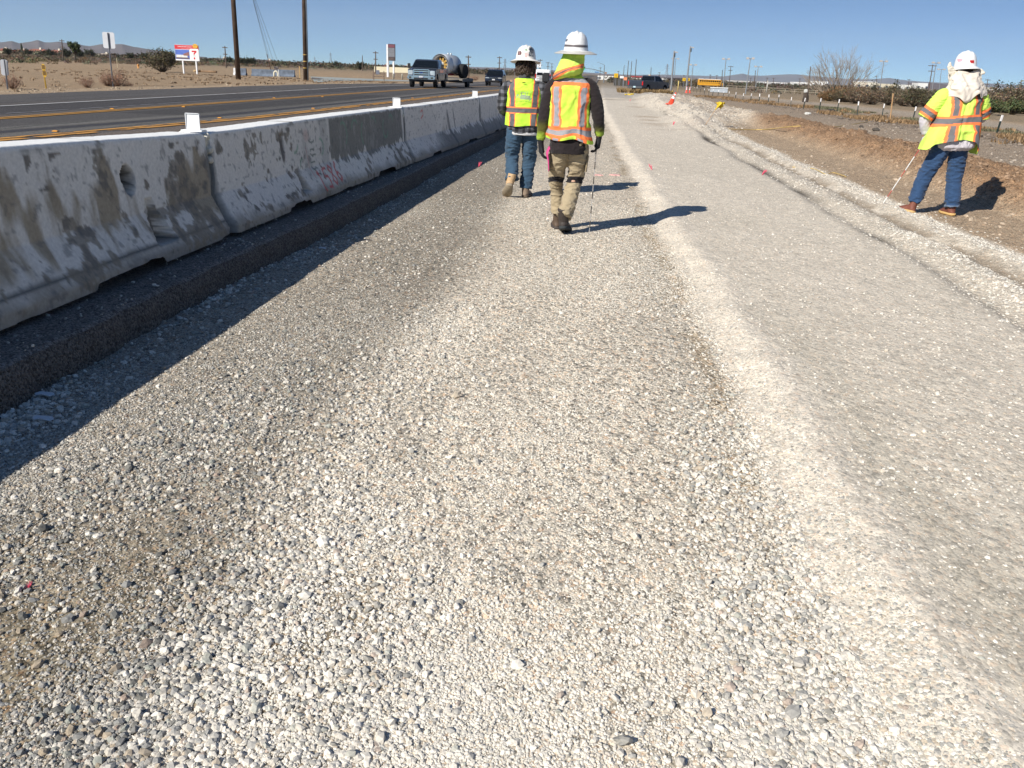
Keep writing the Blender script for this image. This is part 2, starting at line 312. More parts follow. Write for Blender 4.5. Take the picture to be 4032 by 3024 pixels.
def ground_mat():
    m, nt, b = nmat('ground_gravel_and_dirt'); L = nt.links.new
    b.inputs['Roughness'].default_value = .92; b.inputs['Specular IOR Level'].default_value = .15
    tc = N(nt, 'ShaderNodeTexCoord'); at_ = N(nt, 'ShaderNodeAttribute', attribute_name='Col'); ga = N(nt, 'ShaderNodeAttribute', attribute_name='grav'); ba = N(nt, 'ShaderNodeAttribute', attribute_name='bmp')
    mp = N(nt, 'ShaderNodeMapping'); mp.inputs['Scale'].default_value = (1, .8, 1); L(tc.outputs['Object'], mp.inputs[0])
    def ramp(src, pts):
        r = N(nt, 'ShaderNodeValToRGB'); r.color_ramp.interpolation = 'LINEAR'
        while len(r.color_ramp.elements) < len(pts): r.color_ramp.elements.new(.5)
        for e_, (p, c) in zip(r.color_ramp.elements, pts): e_.position = p; e_.color = (*c, 1)
        L(src, r.inputs[0]); return r.outputs[0]
    last = at_.outputs['Color']; hsum = None
    for sc_, amt, seed in ((150, .75, 0), (62, .8, 1), (24, .38, 2)):
        nz = N(nt, 'ShaderNodeTexNoise'); nz.inputs['Scale'].default_value = sc_*.8; L(mp.outputs[0], nz.inputs['Vector'])
        wv = N(nt, 'ShaderNodeVectorMath', operation='MULTIPLY_ADD'); L(nz.outputs['Color'], wv.inputs[0]); wv.inputs[1].default_value = (.5/sc_,)*3; L(mp.outputs[0], wv.inputs[2])
        vo = N(nt, 'ShaderNodeTexVoronoi'); vo.inputs['Scale'].default_value = sc_; L(wv.outputs[0], vo.inputs['Vector'])
        sx = N(nt, 'ShaderNodeSeparateColor'); L(vo.outputs['Color'], sx.inputs[0])
        rc = ramp(sx.outputs[0], [(0, (.30, .295, .28)), (.16, (.54, .525, .49)), (.27, (.92, .90, .86)), (.65, (1.05, 1.03, 1.0)), (.85, (1.32, 1.27, 1.2)), (.96, (1.05, .85, .7))] if sc_ != 24 else
                  [(0, (.45, .44, .42)), (.08, (.8, .79, .77)), (.22, (1, 1, 1)), (.8, (1, 1, 1)), (.92, (1.4, 1.36, 1.3)), (1, (1.1, 1, .9))])
        mu = N(nt, 'ShaderNodeMix', data_type='RGBA', blend_type='MULTIPLY')
        ml = N(nt, 'ShaderNodeMath', operation='MULTIPLY'); L(ga.outputs['Fac'], ml.inputs[0]); ml.inputs[1].default_value = amt; L(ml.outputs[0], mu.inputs[0])
        L(last, mu.inputs[6]); L(rc, mu.inputs[7]); last = mu.outputs[2]
        iv = N(nt, 'ShaderNodeMath', operation='MULTIPLY_ADD'); L(vo.outputs['Distance'], iv.inputs[0]); iv.inputs[1].default_value = -1.0/sc_; iv.inputs[2].default_value = 0
        i2 = N(nt, 'ShaderNodeMath', operation='MULTIPLY_ADD'); L(sx.outputs[1], i2.inputs[0]); i2.inputs[1].default_value = .7/sc_; L(iv.outputs[0], i2.inputs[2])
        if hsum is None: hsum = i2.outputs[0]
        else:
            ad = N(nt, 'ShaderNodeMath', operation='ADD'); L(hsum, ad.inputs[0]); L(i2.outputs[0], ad.inputs[1]); hsum = ad.outputs[0]
    n2 = N(nt, 'ShaderNodeTexNoise'); n2.inputs['Scale'].default_value = 9; n2.inputs['Detail'].default_value = 8; n2.inputs['Roughness'].default_value = .7; L(mp.outputs[0], n2.inputs['Vector'])
    mr = N(nt, 'ShaderNodeMapRange'); mr.inputs[1].default_value = .3; mr.inputs[2].default_value = .7; mr.inputs[3].default_value = .84; mr.inputs[4].default_value = 1.16; L(n2.outputs[0], mr.inputs[0])
    vm = N(nt, 'ShaderNodeVectorMath', operation='SCALE'); L(last, vm.inputs[0]); L(mr.outputs[0], vm.inputs['Scale']); L(vm.outputs[0], b.inputs['Base Color'])
    bp = N(nt, 'ShaderNodeBump'); bp.inputs['Distance'].default_value = .45; L(ba.outputs['Fac'], bp.inputs['Strength']); L(hsum, bp.inputs['Height']); L(bp.outputs[0], b.inputs['Normal'])
    return m
me.materials.append(ground_mat())
tag(link('ground', me), kind='structure')
def gz(x, y): return float(ground(np.array([x]), np.array([y]))[0][0])
def atg(U, V):                            # photo pixel -> point on the ground
    z = 0.
    for _ in range(25):
        p = at(U, V, z); z = .5*z+.5*max(gz(p[0], p[1]), -1.9)
    return np.array([p[0], p[1], gz(p[0], p[1])])

# ------------------------------------------------------------------ loose stones (geometry-node instances)
def gravel_mat():
    m, nt, b = nmat('loose_stone'); L = nt.links.new
    a = N(nt, 'ShaderNodeAttribute', attribute_name='scol', attribute_type='INSTANCER'); no = N(nt, 'ShaderNodeTexNoise'); no.inputs['Scale'].default_value = 2.2; no.inputs['Detail'].default_value = 5
    tc = N(nt, 'ShaderNodeTexCoord'); L(tc.outputs['Object'], no.inputs['Vector'])
    mr = N(nt, 'ShaderNodeMapRange'); mr.inputs[1].default_value = .3; mr.inputs[2].default_value = .7; mr.inputs[3].default_value = .8; mr.inputs[4].default_value = 1.18; L(no.outputs[0], mr.inputs[0])
    vm = N(nt, 'ShaderNodeVectorMath', operation='SCALE'); L(a.outputs['Color'], vm.inputs[0]); L(mr.outputs[0], vm.inputs['Scale']); L(vm.outputs[0], b.inputs['Base Color'])
    b.inputs['Roughness'].default_value = .85; b.inputs['Specular IOR Level'].default_value = .25; return m
def stones_object(name, P, S, Rt, Cc, matl, seed=0):
    me = bpy.data.meshes.new(name); me.vertices.add(len(P)); me.vertices.foreach_set('co', np.asarray(P, np.float32).ravel())
    a = me.attributes.new('ssc', 'FLOAT_VECTOR', 'POINT'); a.data.foreach_set('vector', np.asarray(S, np.float32).ravel())
    a = me.attributes.new('srot', 'FLOAT_VECTOR', 'POINT'); a.data.foreach_set('vector', np.asarray(Rt, np.float32).ravel())
    a = me.attributes.new('scol', 'FLOAT_COLOR', 'POINT'); c = np.ones((len(P), 4), np.float32); c[:, :3] = Cc; a.data.foreach_set('color', c.ravel())
    me.materials.append(matl); o = link(name, me)
    g = bpy.data.node_groups.new(name+'_nodes', 'GeometryNodeTree'); g.interface.new_socket('Geometry', in_out='INPUT', socket_type='NodeSocketGeometry'); g.interface.new_socket('Geometry', in_out='OUTPUT', socket_type='NodeSocketGeometry')
    L = g.links.new; gi = N(g, 'NodeGroupInput'); go = N(g, 'NodeGroupOutput'); gti = N(g, 'GeometryNodeGeometryToInstance')
    for v in range(9):
        ic = N(g, 'GeometryNodeMeshIcoSphere'); ic.inputs['Radius'].default_value = 1; ic.inputs['Subdivisions'].default_value = 1 if v < 7 else 2
        sp = N(g, 'GeometryNodeSetPosition'); L(ic.outputs[0], sp.inputs[0])
        ps = N(g, 'GeometryNodeInputPosition'); ad = N(g, 'ShaderNodeVectorMath', operation='ADD'); L(ps.outputs[0], ad.inputs[0]); ad.inputs[1].default_value = (v*7.3+seed, v*3.1, 1.7*v)
        vo = N(g, 'ShaderNodeTexVoronoi'); vo.inputs['Scale'].default_value = 1.3; L(ad.outputs[0], vo.inputs['Vector'])
        mr = N(g, 'ShaderNodeMapRange'); mr.inputs[1].default_value = .1; mr.inputs[2].default_value = .9; mr.inputs[3].default_value = 1.3; mr.inputs[4].default_value = .6; L(vo.outputs['Distance'], mr.inputs[0])
        sm = N(g, 'ShaderNodeVectorMath', operation='SCALE'); L(ps.outputs[0], sm.inputs[0]); L(mr.outputs[0], sm.inputs['Scale']); L(sm.outputs[0], sp.inputs['Position'])
        ssn = N(g, 'GeometryNodeSetShadeSmooth'); ssn.inputs['Shade Smooth'].default_value = False; L(sp.outputs[0], ssn.inputs[0])
        smt = N(g, 'GeometryNodeSetMaterial'); smt.inputs['Material'].default_value = matl; L(ssn.outputs[0], smt.inputs[0]); L(smt.outputs[0], gti.inputs[0])
    ip = N(g, 'GeometryNodeInstanceOnPoints'); ip.inputs['Pick Instance'].default_value = True
    m2p = N(g, 'GeometryNodeMeshToPoints'); L(gi.outputs[0], m2p.inputs[0]); L(m2p.outputs[0], ip.inputs['Points']); L(gti.outputs[0], ip.inputs['Instance'])
    rv = N(g, 'FunctionNodeRandomValue', data_type='INT'); rv.inputs[4].default_value = 0; rv.inputs[5].default_value = 8; L(rv.outputs[2], ip.inputs['Instance Index'])
    def na(nm, t):
        n = N(g, 'GeometryNodeInputNamedAttribute', data_type=t); n.inputs[0].default_value = nm; return n.outputs[0]
    er = N(g, 'FunctionNodeEulerToRotation'); L(na('srot', 'FLOAT_VECTOR'), er.inputs[0]); L(er.outputs[0], ip.inputs['Rotation']); L(na('ssc', 'FLOAT_VECTOR'), ip.inputs['Scale']); L(ip.outputs[0], go.inputs[0])
    md = o.modifiers.new('scatter', 'NODES'); md.node_group = g
    return o
rng = np.random.default_rng(7)
def scatter(n, xr, yr, dens, size, colf, zoff=.15):
    """n candidate points, y spread so that the count per picture area stays even"""
    u = rng.random(n); y = 1/(1/yr[0]+(1/yr[1]-1/yr[0])*u) if yr[0] > 0 else rng.uniform(*yr, n)
    x = rng.uniform(*xr, n); keep = rng.random(n) < dens(x, y); x = x[keep]; y = y[keep]
    r = size(x, y); r = np.minimum(r, 2.3*np.median(r)); z = ground(x, y)[0]; m = len(x)
    S = r[:, None]*rng.uniform(.7, 1.25, (m, 3))*np.array([1, 1, .72]); P = np.stack([x, y, z+r*zoff], 1)
    return P, S, np.stack([rng.normal(0, .35, m), rng.normal(0, .35, m), rng.uniform(0, 6.28, m)], 1), colf(x, y, m)
def stonecol(x, y, m, pale=.5, kk=.22, kp=.42):
    ty = rng.random(m); pl = pale(x, y) if callable(pale) else np.full(m, pale)
    base = np.array([[.63, .59, .52], [.49, .455, .395], [.225, .225, .215], [.125, .125, .115], [.35, .285, .205], [.34, .255, .20], [.30, .31, .27]])
    a = .30+.45*pl; idx = np.where(ty < a*.55, 0, np.where(ty < a, 1, np.where(ty < a+(1-a)*.42, 2, np.where(ty < a+(1-a)*.60, 3, np.where(ty < a+(1-a)*.80, 4, np.where(ty < a+(1-a)*.86, 5, 6))))))
    c = base[idx]*rng.uniform(.78, 1.18, (m, 1)); k = (kk+kp*pl)[:, None]; return (c*(1-k)+np.array([.60, .56, .49])*k)*(.92+.24*pl)[:, None]
pale = lambda x, y: np.clip(.12+.88*bandk(x, y), 0, 1)
patch = lambda x, y: fb2(x*1.5, y*.6, 71, 3)
bigz = lambda x, y: .95*ss(.3, .55, x)+.9*np.exp(-((x+.92)/.22)**2)*ss(7, 3, y)+.75*np.exp(-((x+1.6)/.4)**2)+.10+.6*np.exp(-((x+1.2)/.4)**2)*np.exp(-((y-7.5)/2.)**2)+.35*np.exp(-((x+.5)/.15)**2)
lane = lambda x, y: (x < toe(y)+.02)*(x > -2.62)
sets = [
 scatter(380000, (-2.62, 1.0), (1.35, 11), lambda x, y: lane(x, y)*np.clip(.36+2.2*(patch(x+3, y)-.42), .12, 1)*(1-.6*ss(.5, .8, fb2(x*.9+4, y*.9, 58, 3))*ss(2.6, 1.7, y)*ss(-.1, -.9, x)), lambda x, y: rng.lognormal(0, .38, len(x))*.0036, lambda x, y, m: stonecol(x, y, m, pale)),
 scatter(95000, (-2.62, 1.0), (1.35, 16), lambda x, y: lane(x, y)*np.clip((patch(x, y)-.36)*3.2, .04, 1)*np.clip(bigz(x, y), 0, 1), lambda x, y: rng.lognormal(0, .36, len(x))*.0066, lambda x, y, m: stonecol(x, y, m, lambda a, b: .88*pale(a, b), .06, .26), .22),
 scatter(9000, (-2.62, 1.0), (1.35, 14), lambda x, y: lane(x, y)*np.clip(patch(x, y)-.2, .05, 1)*np.clip(bigz(x, y), 0, 1), lambda x, y: rng.lognormal(0, .28, len(x))*.0112, lambda x, y, m: stonecol(x, y, m, lambda a, b: .88*pale(a, b), .06, .26), .28),
 scatter(190000, (.6, 3.3), (1.35, 14), lambda x, y: (x > toe(y)-.03)*(.10+.62*(x < toe(y)+.22)), lambda x, y: rng.lognormal(0, .55, len(x))*.0047, lambda x, y, m: stonecol(x, y, m, .62, .0)*1.0, -.28),
 scatter(60000, (2.9, 4.4), (3.5, 40), lambda x, y: np.clip(np.exp(-((x-redge(y)-.34)/.17)**2)*(.06+.6*ss(.42, .62, fb2(y*.8, x*0+.3, 26, 3)))+1.1*np.exp(-((x-redge(y)-.98)/.15)**2), .06, 1), lambda x, y: rng.lognormal(0, .5, len(x))*.0085, lambda x, y, m: stonecol(x, y, m, .6)*.97, -.05),
 scatter(36000, (-2.4, 6.5), (3, 55), lambda x, y: .25+.0*x, lambda x, y: rng.lognormal(0, .45, len(x))*.0048*(1+.045*y), lambda x, y, m: np.where((x > 4.3)[:, None], ground(x, y)[1]*rng.uniform(.6, 1.3, (m, 1)), stonecol(x, y, m, .75))),
 scatter(16000, (4.4, 12), (6, 50), lambda x, y: .12+.88*ground(x, y)[3], lambda x, y: rng.lognormal(0, .55, len(x))*.021, lambda x, y, m: ground(x, y)[1]*rng.uniform(.55, 1.25, (m, 1)), .0),
 scatter(7000, (2.2, 8), (24, 80), lambda x, y: ground(x, y)[3]*(x < 4.9+(y-30)*.07), lambda x, y: rng.lognormal(0, .5, len(x))*.02, lambda x, y, m: np.array([.5, .46, .4])*rng.uniform(.6, 1.15, (m, 1)), .1),
 scatter(5000, (10, 16), (18, 80), lambda x, y: np.exp(-((x-11.9+(y-40)*.03)/.8)**2)+.1, lambda x, y: rng.lognormal(0, .6, len(x))*.034, lambda x, y, m: np.array([.16, .13, .105])*rng.uniform(.5, 1.6, (m, 1)), .1),
 scatter(5000, (-30, -19.3), (12, 75), lambda x, y: np.exp(-((x+20.8)/1.)**2)+.07, lambda x, y: rng.lognormal(0, .5, len(x))*.03, lambda x, y, m: np.array([.36, .29, .21])*rng.uniform(.6, 1.3, (m, 1)), .0)]
sets.append(scatter(16000, (-2.64, -2.15), (1.4, 20), lambda x, y: np.exp(-((x+2.5-.018*np.clip(y-5, 0, 60))/.16)**2)*(.2+.8*ss(.45, .65, vn2(x*3, y*1.3, 161))), lambda x, y: rng.lognormal(0, .4, len(x))*.0085, lambda x, y, m: stonecol(x, y, m, .8, .1, .2)*1.05, .25))
_s = scatter(2600, (-2.95, -2.66), (1.4, 20), lambda x, y: .15+.85*ss(.55, .7, vn2(x*4, y*1.1, 162)), lambda x, y: rng.lognormal(0, .5, len(x))*.0055, lambda x, y, m: stonecol(x, y, m, .5), .2)
_s[0][:, 2] = HZ+.006+dip(_s[0][:, 0], _s[0][:, 1]); _s[0][:, 0] += .018*np.clip(_s[0][:, 1]-5, 0, 60); sets.append(_s)
P, S_, Rt, Cc = (np.concatenate([s[i] for s in sets]) for i in range(4))
tag(stones_object('loose_gravel', P, S_, Rt, Cc, gravel_mat()), 'loose crushed stones and clods strewn over the gravel lane and dirt', 'gravel', kind='stuff')
print('stones', len(P))
# spread of loose stones also on the right surface's grey chips comes from the ground itself

# ------------------------------------------------------------------ highway slab
def edge_x(y): return -2.62+.018*np.clip(y-5, 0, 60)+.05*(vn2(y*.8, 5, 81)-.5)+.03*(vn2(y*5, 5, 82)-.5)
def yel2x(y): return np.interp(y, [0, 13, 21, 50, 98, 900], [-11.1, -9.62, -8.72, -7.85, -7.2, -7.0])
def yel1x(y): return np.interp(y, [0, 17, 30, 98, 900], [-12.6, -12.5, -12.3, -11.3, -10.6])
def whx(y): return np.interp(y, [0, 21, 68, 900], [-15.2, -15.3, -15.55, -15.0])
def hwy():
    yy = [-3.]
    while yy[-1] < 1400: yy.append(yy[-1]+max(.035, .012*yy[-1]))
    yy = np.array(yy); s = np.concatenate([[0, .0, .004, .012], np.linspace(.02, .5, 60), np.linspace(.5, 16.9, 330)[1:]])
    Xh = edge_x(yy)[:, None]-s[None, :]*(1+0*yy[:, None]); Yh = np.repeat(yy[:, None], len(s), 1)
    xl = -19.45+.3*(vn2(yy*.25, 2., 88)-.5)+.25*ss(40, 90, yy)*3; Xh = edge_x(yy)[:, None]+(Xh-edge_x(yy)[:, None])*((edge_x(yy)-xl)/16.9)[:, None]
    rgh = fb2(Xh*14, Yh*14, 83, 2)-.5; lo = fb2(Xh*2, Yh*2, 84, 2)-.5
    Zh = HZ+dip(Xh, Yh)+.006*lo+.004*rgh-.012*ss(.04, 0, s)[None, :]*(1+vn2(Yh*6, 1., 85))
    Zh[:, 0] = -.12+dip(Xh[:, 0], Yh[:, 0]); Xh[:, 0] += .05
    Xh[:, 1] += .022+.02*rgh[:, 1]; Zh[:, 1] = .09+.02*rgh[:, 1]+dip(Xh[:, 1], Yh[:, 1])
    # extra columns of the broken face
    n3 = fb2(Xh*.5, Yh*.06, 86, 3); n4 = fb2(Xh*3.5, Yh*.4, 87, 3); n5 = fb2(Xh*30, Yh*30, 89, 2)
    y2 = yel2x(Yh); y1 = yel1x(Yh); wx = whx(Yh)
    a = np.array([.115, .103, .094]); dk = np.array([.038, .038, .043]); gr = np.array([.135, .13, .118])
    col = mixc(a*.85, a*1.1, n4)
    col = mixc(col, [.085, .08, .078], ss(wx-.3, wx-.9, Xh)*.75)
    col = mixc(col, dk*1.05, ss(wx-.1, wx+.1, Xh)*ss(y1-.75, y1-1.0, Xh))                      # dark lane by the white line
    col = mixc(col, a*.72, ss(wx-1.2, wx-.7, Xh)*.5)
    col = mixc(col, [.078, .073, .070], ss(y1+.1, y1+.4, Xh)*ss(y2-1.6, y2-1.9, Xh)*.95)
    pale_t = np.exp(-((Xh-(y2-1.55))/.22)**2); col = mixc(col, gr, pale_t)
    col = mixc(col, dk*1.15, np.exp(-((Xh-(y2-1.02))/.22)**4)*.95)
    col = mixc(col, gr*.95, np.exp(-((Xh-(y2-.5))/.27)**4)*(.6+.4*n5))
    col = mixc(col, [.15, .12, .098], ss(y2+.2, y2+.45, Xh)*.75)
    ed = edge_x(Yh)-Xh; col = mixc(col, [.17, .162, .15], ss(.6, .3, ed)*(.6+.4*n4)); col[:, :3] = np.array([.115, .10, .085])
    for q_, (fx_, o_) in enumerate(((yel1x, 1.6), (yel1x, 2.9), (whx, -2.2), (yel1x, -1.4), (whx, -1.1))): col = mixc(col, [.03, .03, .032], .75*np.exp(-((Xh-fx_(Yh)-o_-.12*(vn2(Yh*.5, q_*3., 96)-.5)-.05*(vn2(Yh*3, q_*3., 97)-.5))/.045)**2)*(vn2(Yh*.25, q_*5., 98) > .45))
    pt_ = ((vn2(np.floor(Yh/7.)*3.3, 1.+0*Xh, 99) > .62) & (Xh > y1+.5) & (Xh < y1+2.4)); col = np.where(pt_[..., None], col*.72, col)
    col = col*(.85+.3*n5)[..., None]*(.9+.2*n3)[..., None]
    me = rawmesh('highway', np.stack([Xh, Yh, Zh], -1).reshape(-1, 3), grid_faces(len(yy), len(s))[:, ::-1].copy(), asphalt_mat(), None, True, col.reshape(-1, 3))
    return tag(link('highway', me), kind='structure')
def asphalt_mat():
    m, nt, b = nmat('asphalt'); L = nt.links.new; b.inputs['Roughness'].default_value = .88; b.inputs['Specular IOR Level'].default_value = .25
    a = N(nt, 'ShaderNodeAttribute', attribute_name='Col'); tc = N(nt, 'ShaderNodeTexCoord')
    vo = N(nt, 'ShaderNodeTexVoronoi'); vo.inputs['Scale'].default_value = 100; L(tc.outputs['Object'], vo.inputs['Vector']); sx = N(nt, 'ShaderNodeSeparateColor'); L(vo.outputs['Color'], sx.inputs[0])
    r = N(nt, 'ShaderNodeMapRange'); r.inputs[1].default_value = .0; r.inputs[2].default_value = 1.; r.inputs[3].default_value = .35; r.inputs[4].default_value = 1.75; L(sx.outputs[0], r.inputs[0])
    vm = N(nt, 'ShaderNodeVectorMath', operation='SCALE'); L(a.outputs['Color'], vm.inputs[0]); L(r.outputs[0], vm.inputs['Scale']); L(vm.outputs[0], b.inputs['Base Color'])
    bp = N(nt, 'ShaderNodeBump'); bp.inputs['Strength'].default_value = .8; bp.inputs['Distance'].default_value = .01; bp.invert = True; L(vo.outputs['Distance'], bp.inputs['Height']); L(bp.outputs[0], b.inputs['Normal'])
    return m
hwy()
def strip_mesh(name, fx, w0, w1, y0, y1, col, wear=.25, z=HZ+.012, seed=0, dash=None):
    yy = [y0]
    while yy[-1] < y1: yy.append(yy[-1]+max(.06, .01*yy[-1]))
    yy = np.array(yy); s = np.linspace(w0, w1, 5); Xs = fx(yy)[:, None]+s[None, :]; Ys = np.repeat(yy[:, None], 5, 1)
    Xs = Xs+.012*(vn2(yy*3, 1., seed)-.5)[:, None]
    fc = grid_faces(len(yy), 5)[:, ::-1]; cx = Xs.reshape(-1)[fc].mean(1); cy = Ys.reshape(-1)[fc].mean(1)
    fc = fc[vn2(cx*9+seed, cy*2.2, 91) > wear]
    n = fb2(Xs*20, Ys*3, 92, 2)
    c = mixc(np.array(col)*.75, np.array(col)*1.1, n)
    return rawmesh(name, np.stack([Xs, Ys, dip(Xs, Ys)+z], -1).reshape(-1, 3), fc.copy(), vcol('road_paint', .7, 25, .2, .1), None, False, c.reshape(-1, 3))
YC = (.52, .27, .06); WC = (.55, .55, .54)
for nm, fx, a, b_, cc, wr, sd in (('centre_line_marking', yel1x, -.24, -.12, YC, .03, 1), ('centre_line_marking', yel1x, .0, .12, YC, .03, 2), ('edge_line_marking', yel2x, -.16, -.02, (.54, .27, .06), .22, 3),
                             ('edge_line_marking', yel2x, .06, .26, (.50, .25, .06), .28, 4), ('lane_line_marking', whx, -.06, .07, WC, .1, 5), ('lane_line_marking', lambda y: yel1x(y)-.95, -.04, .04, (.22, .22, .23), .3, 6)):
    tag(link(nm, strip_mesh(nm, fx, a, b_, -2, 900, cc, wr, seed=sd)), kind='structure')
# raised pavement markers
def marker_mesh():
    mb = MB(); mb.rings([[(-.055, -.05, 0), (.055, -.05, 0), (.055, .05, 0), (-.055, .05, 0)], [(-.04, -.02, .018), (.04, -.02, .018), (.04, .02, .018), (-.04, .02, .018)]])
    return mb.mesh('pavement_marker', flat('marker_amber', (.62, .27, .04), .4))
mk_me = marker_mesh(); k = 0
for fx, off, ys_ in ((yel2x, -.42, (15., 20.6, 27., 40.)), (yel1x, .35, (24.6, 37.)), (yel1x, -.42, (22.2, 33.5))):
    for y in ys_:
        o = link('pavement_marker', mk_me); o.location = (float(fx(y))+off, y, HZ+.008)
        tag(o, 'amber raised marker on the asphalt, %s of the eight counted outward from the barrier' % ORD[k], 'road marker', 'raised amber markers beside the yellow lines'); k += 1
# ------------------------------------------------------------------ concrete barriers
def bx(y): return np.interp(y, [2., 6.4, 12.8, 19, 32, 60], [-2.93, -2.84, -2.66, -2.38, -1.9, -1.3])-.02   # near toe of the barrier row
PROF = [(0., .035), (.0, .10), (.012, .115), (.125, .32), (.14, .345), (.172, .80), (.18, .812), (.425, .812), (.433, .80), (.465, .345), (.48, .32), (.593, .115), (.605, .10), (.605, .035)]
def poly_d(px, py, pts):
    d = np.full(np.shape(px), 9.)
    for (a, b), (c, e) in zip(pts[:-1], pts[1:]):
        vx, vy = c-a, e-b; t = np.clip(((px-a)*vx+(py-b)*vy)/(vx*vx+vy*vy+1e-9), 0, 1); d = np.minimum(d, np.hypot(px-a-t*vx, py-b-t*vy))
    return d
GL = {'1': [(.3, .9), (.5, 1), (.48, 0)], '5': [(.9, 1), (.25, .95), (.25, .6), (.7, .6), (.85, .3), (.6, .02), (.1, .05)], '8': [(.5, .55), (.15, .8), (.45, 1), (.8, .8), (.5, .55), (.15, .25), (.5, 0), (.85, .25), (.5, .55)],
      '6': [(.8, 1), (.3, .75), (.12, .3), (.45, 0), (.85, .22), (.6, .5), (.2, .4)]}
def barrier(i, y0, y1):
    rn = random.Random(i); n = int((y1-y0)/(.014 if i < 2 else .03)); 
    # resample profile
    pr = [PROF[0]]
    for p_, q_ in zip(PROF[:-1], PROF[1:]):
        m = max(1, int(math.hypot(q_[0]-p_[0], q_[1]-p_[1])/(.014 if i < 3 else .03)))
        pr += [(p_[0]+(q_[0]-p_[0])*k/m, p_[1]+(q_[1]-p_[1])*k/m) for k in range(1, m+1)]
    pr = np.array(pr); v = np.linspace(0, 1, n); L = y1-y0
    U_ = v*L; s = pr[:, 0][None, :]*np.ones((n, 1)); h = pr[:, 1][None, :]*np.ones((n, 1)); u = U_[:, None]*np.ones((1, len(pr)))
    front = s < .3
    # lift: fork pockets underneath, broken bottom edge, chamfered ends
    bot = (.022+.012*(vn2(u*1.1, 0*u, 100+i)-.5))+(.052*(ss(1.15, 1.2, u)*(1-ss(1.7, 1.8, u))+ss(4.2, 4.25, u)*(1-ss(5.0, 5.06, u))))+.014*(fb2(u*9, u*0, 120+i, 2)-.5)+.02*ss(.68, .8, vn2(u*3.5, 0*u, 125+i))
    h = np.where(h < bot, bot+.0*h, h)
    e = np.minimum(u, L-u); ch = ss(.0, .055, e+.012); inset = .085*(1-ch)*ss(.5, .1, h)
    s = s+np.where(front, inset, -inset)
    wob = .008*(vn2(u*.6, 0*u, 140+i)-.5); nz = fb2(u*18, h*18+s*9, 150+i, 3)-.5; chip = ss(.62, .74, fb2(u*5, h*5, 160+i, 3))*ss(.25, .0, h-bot)
    dn = .006*nz-.012*chip
    s = s-np.where(front, dn, -dn)
    if i == 0:                             # lifting hole and anchor pocket
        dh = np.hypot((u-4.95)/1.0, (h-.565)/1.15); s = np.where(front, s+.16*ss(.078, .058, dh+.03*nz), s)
        tr = (np.abs(u-5.15) < .04+.10*np.clip((.42-h)/.3, 0, 1))*(h > .145)*(h < .42); s = np.where(front & (tr > 0), np.maximum(s, .19), s)
    if i == 1:
        for uu, hh, w_ in ((1.45, .60, .06),): s = np.where(front, s+.03*ss(1, .6, np.hypot((u-uu)/.055, (h-hh-.02)/.13)), s)
        tr = (np.abs(u-1.75) < .03+.10*np.clip((.38-h)/.3, 0, 1))*(h > .15)*(h < .38); s = np.where(front & (tr > 0), np.maximum(s, .15), s)
    h = h-.022*ss(.07, 0, e)*(h > .7)*vn2(u*30, s*30, 170+i)*1.2+.004*nz
    Yw = y0+u; Xw = bx(Yw)-s+wob
    Zw = HZ+h*(1+.105*ss(7.2, 3.4, Yw))-.02*ss(9, 14, Yw)
    # ---- paint
    A = fb2(u*.8, h*1.8, 180+i, 4); B = fb2(u*7, h*2.2+u*2.5, 190+i, 4); Cn = fb2(u*30, h*14, 200+i, 3); D = fb2(u*2.4+h*1.2, h*1.0, 210+i, 3)
    white = np.array([.74, .71, .655]); conc = np.array([.31, .27, .21]); stain = np.array([.31, .25, .165]); grey = np.array([.21, .21, .20]); dark = np.array([.10, .10, .10])
    col = white*(.86+.2*A)[..., None]
    worn = {0: .50, 1: .60, 2: .50, 3: .52}.get(i, .54)
    body = (h < .78)
    st = ss(.5, .62, D*.5+B*.5+.13*ss(.05, .3, .35-np.abs(h-.42)))*(h < .7)*ss(.12, .22, h)
    if i == 0: col = mixc(col, stain, .85*ss(.47, .56, D*.55+B*.45+.10*ss(.05, .3, .35-np.abs(h-.42)))*(h < .72)*ss(.14, .26, h)); col = mixc(col, conc*.85, .6*ss(.55, .68, Cn*.4+B*.6)*body)
    else: col = mixc(col, conc, .6*ss(worn+.05, worn+.12, B*.5+Cn*.2+D*.3)*body*ss(.6, .2, h))
    low = ss(.2, .08, h+.14*(B-.5)); col = mixc(col, conc*.8, low*.75)
    if i == 0: 
        ln = np.exp(-((h-.155-.01*(A-.5))/.013)**2)*front; col = mixc(col, grey*.6, ln*.95)
        hd = ss(.088, .062, np.hypot(u-4.95, (h-.565)/1.15)+.02*(Cn-.5)); col = mixc(col, [.025, .022, .02], hd*.97); col = mixc(col, [.12, .10, .085], .8*(np.abs(u-5.15) < .03+.10*np.clip((.42-h)/.3, 0, 1))*(h > .145)*(h < .30)*front)  # dirty hole interior, with its deep shade also painted into the colour
        fr = ss(.135, .09, h)*ss(4.2, 4.9, u)*.7; col = mixc(col, grey*1.1, fr)
    if i == 1:
        sl_ = np.hypot((u-1.45)/.05, (h-.60-.04*(Cn-.5))/.15); col = mixc(col, [.10, .085, .075], .85*ss(1.15, .8, sl_)); col = mixc(col, [.2, .19, .175], .8*(np.abs(u-1.75) < .03+.10*np.clip((.38-h)/.3, 0, 1))*(h > .15)*(h < .36)*front)
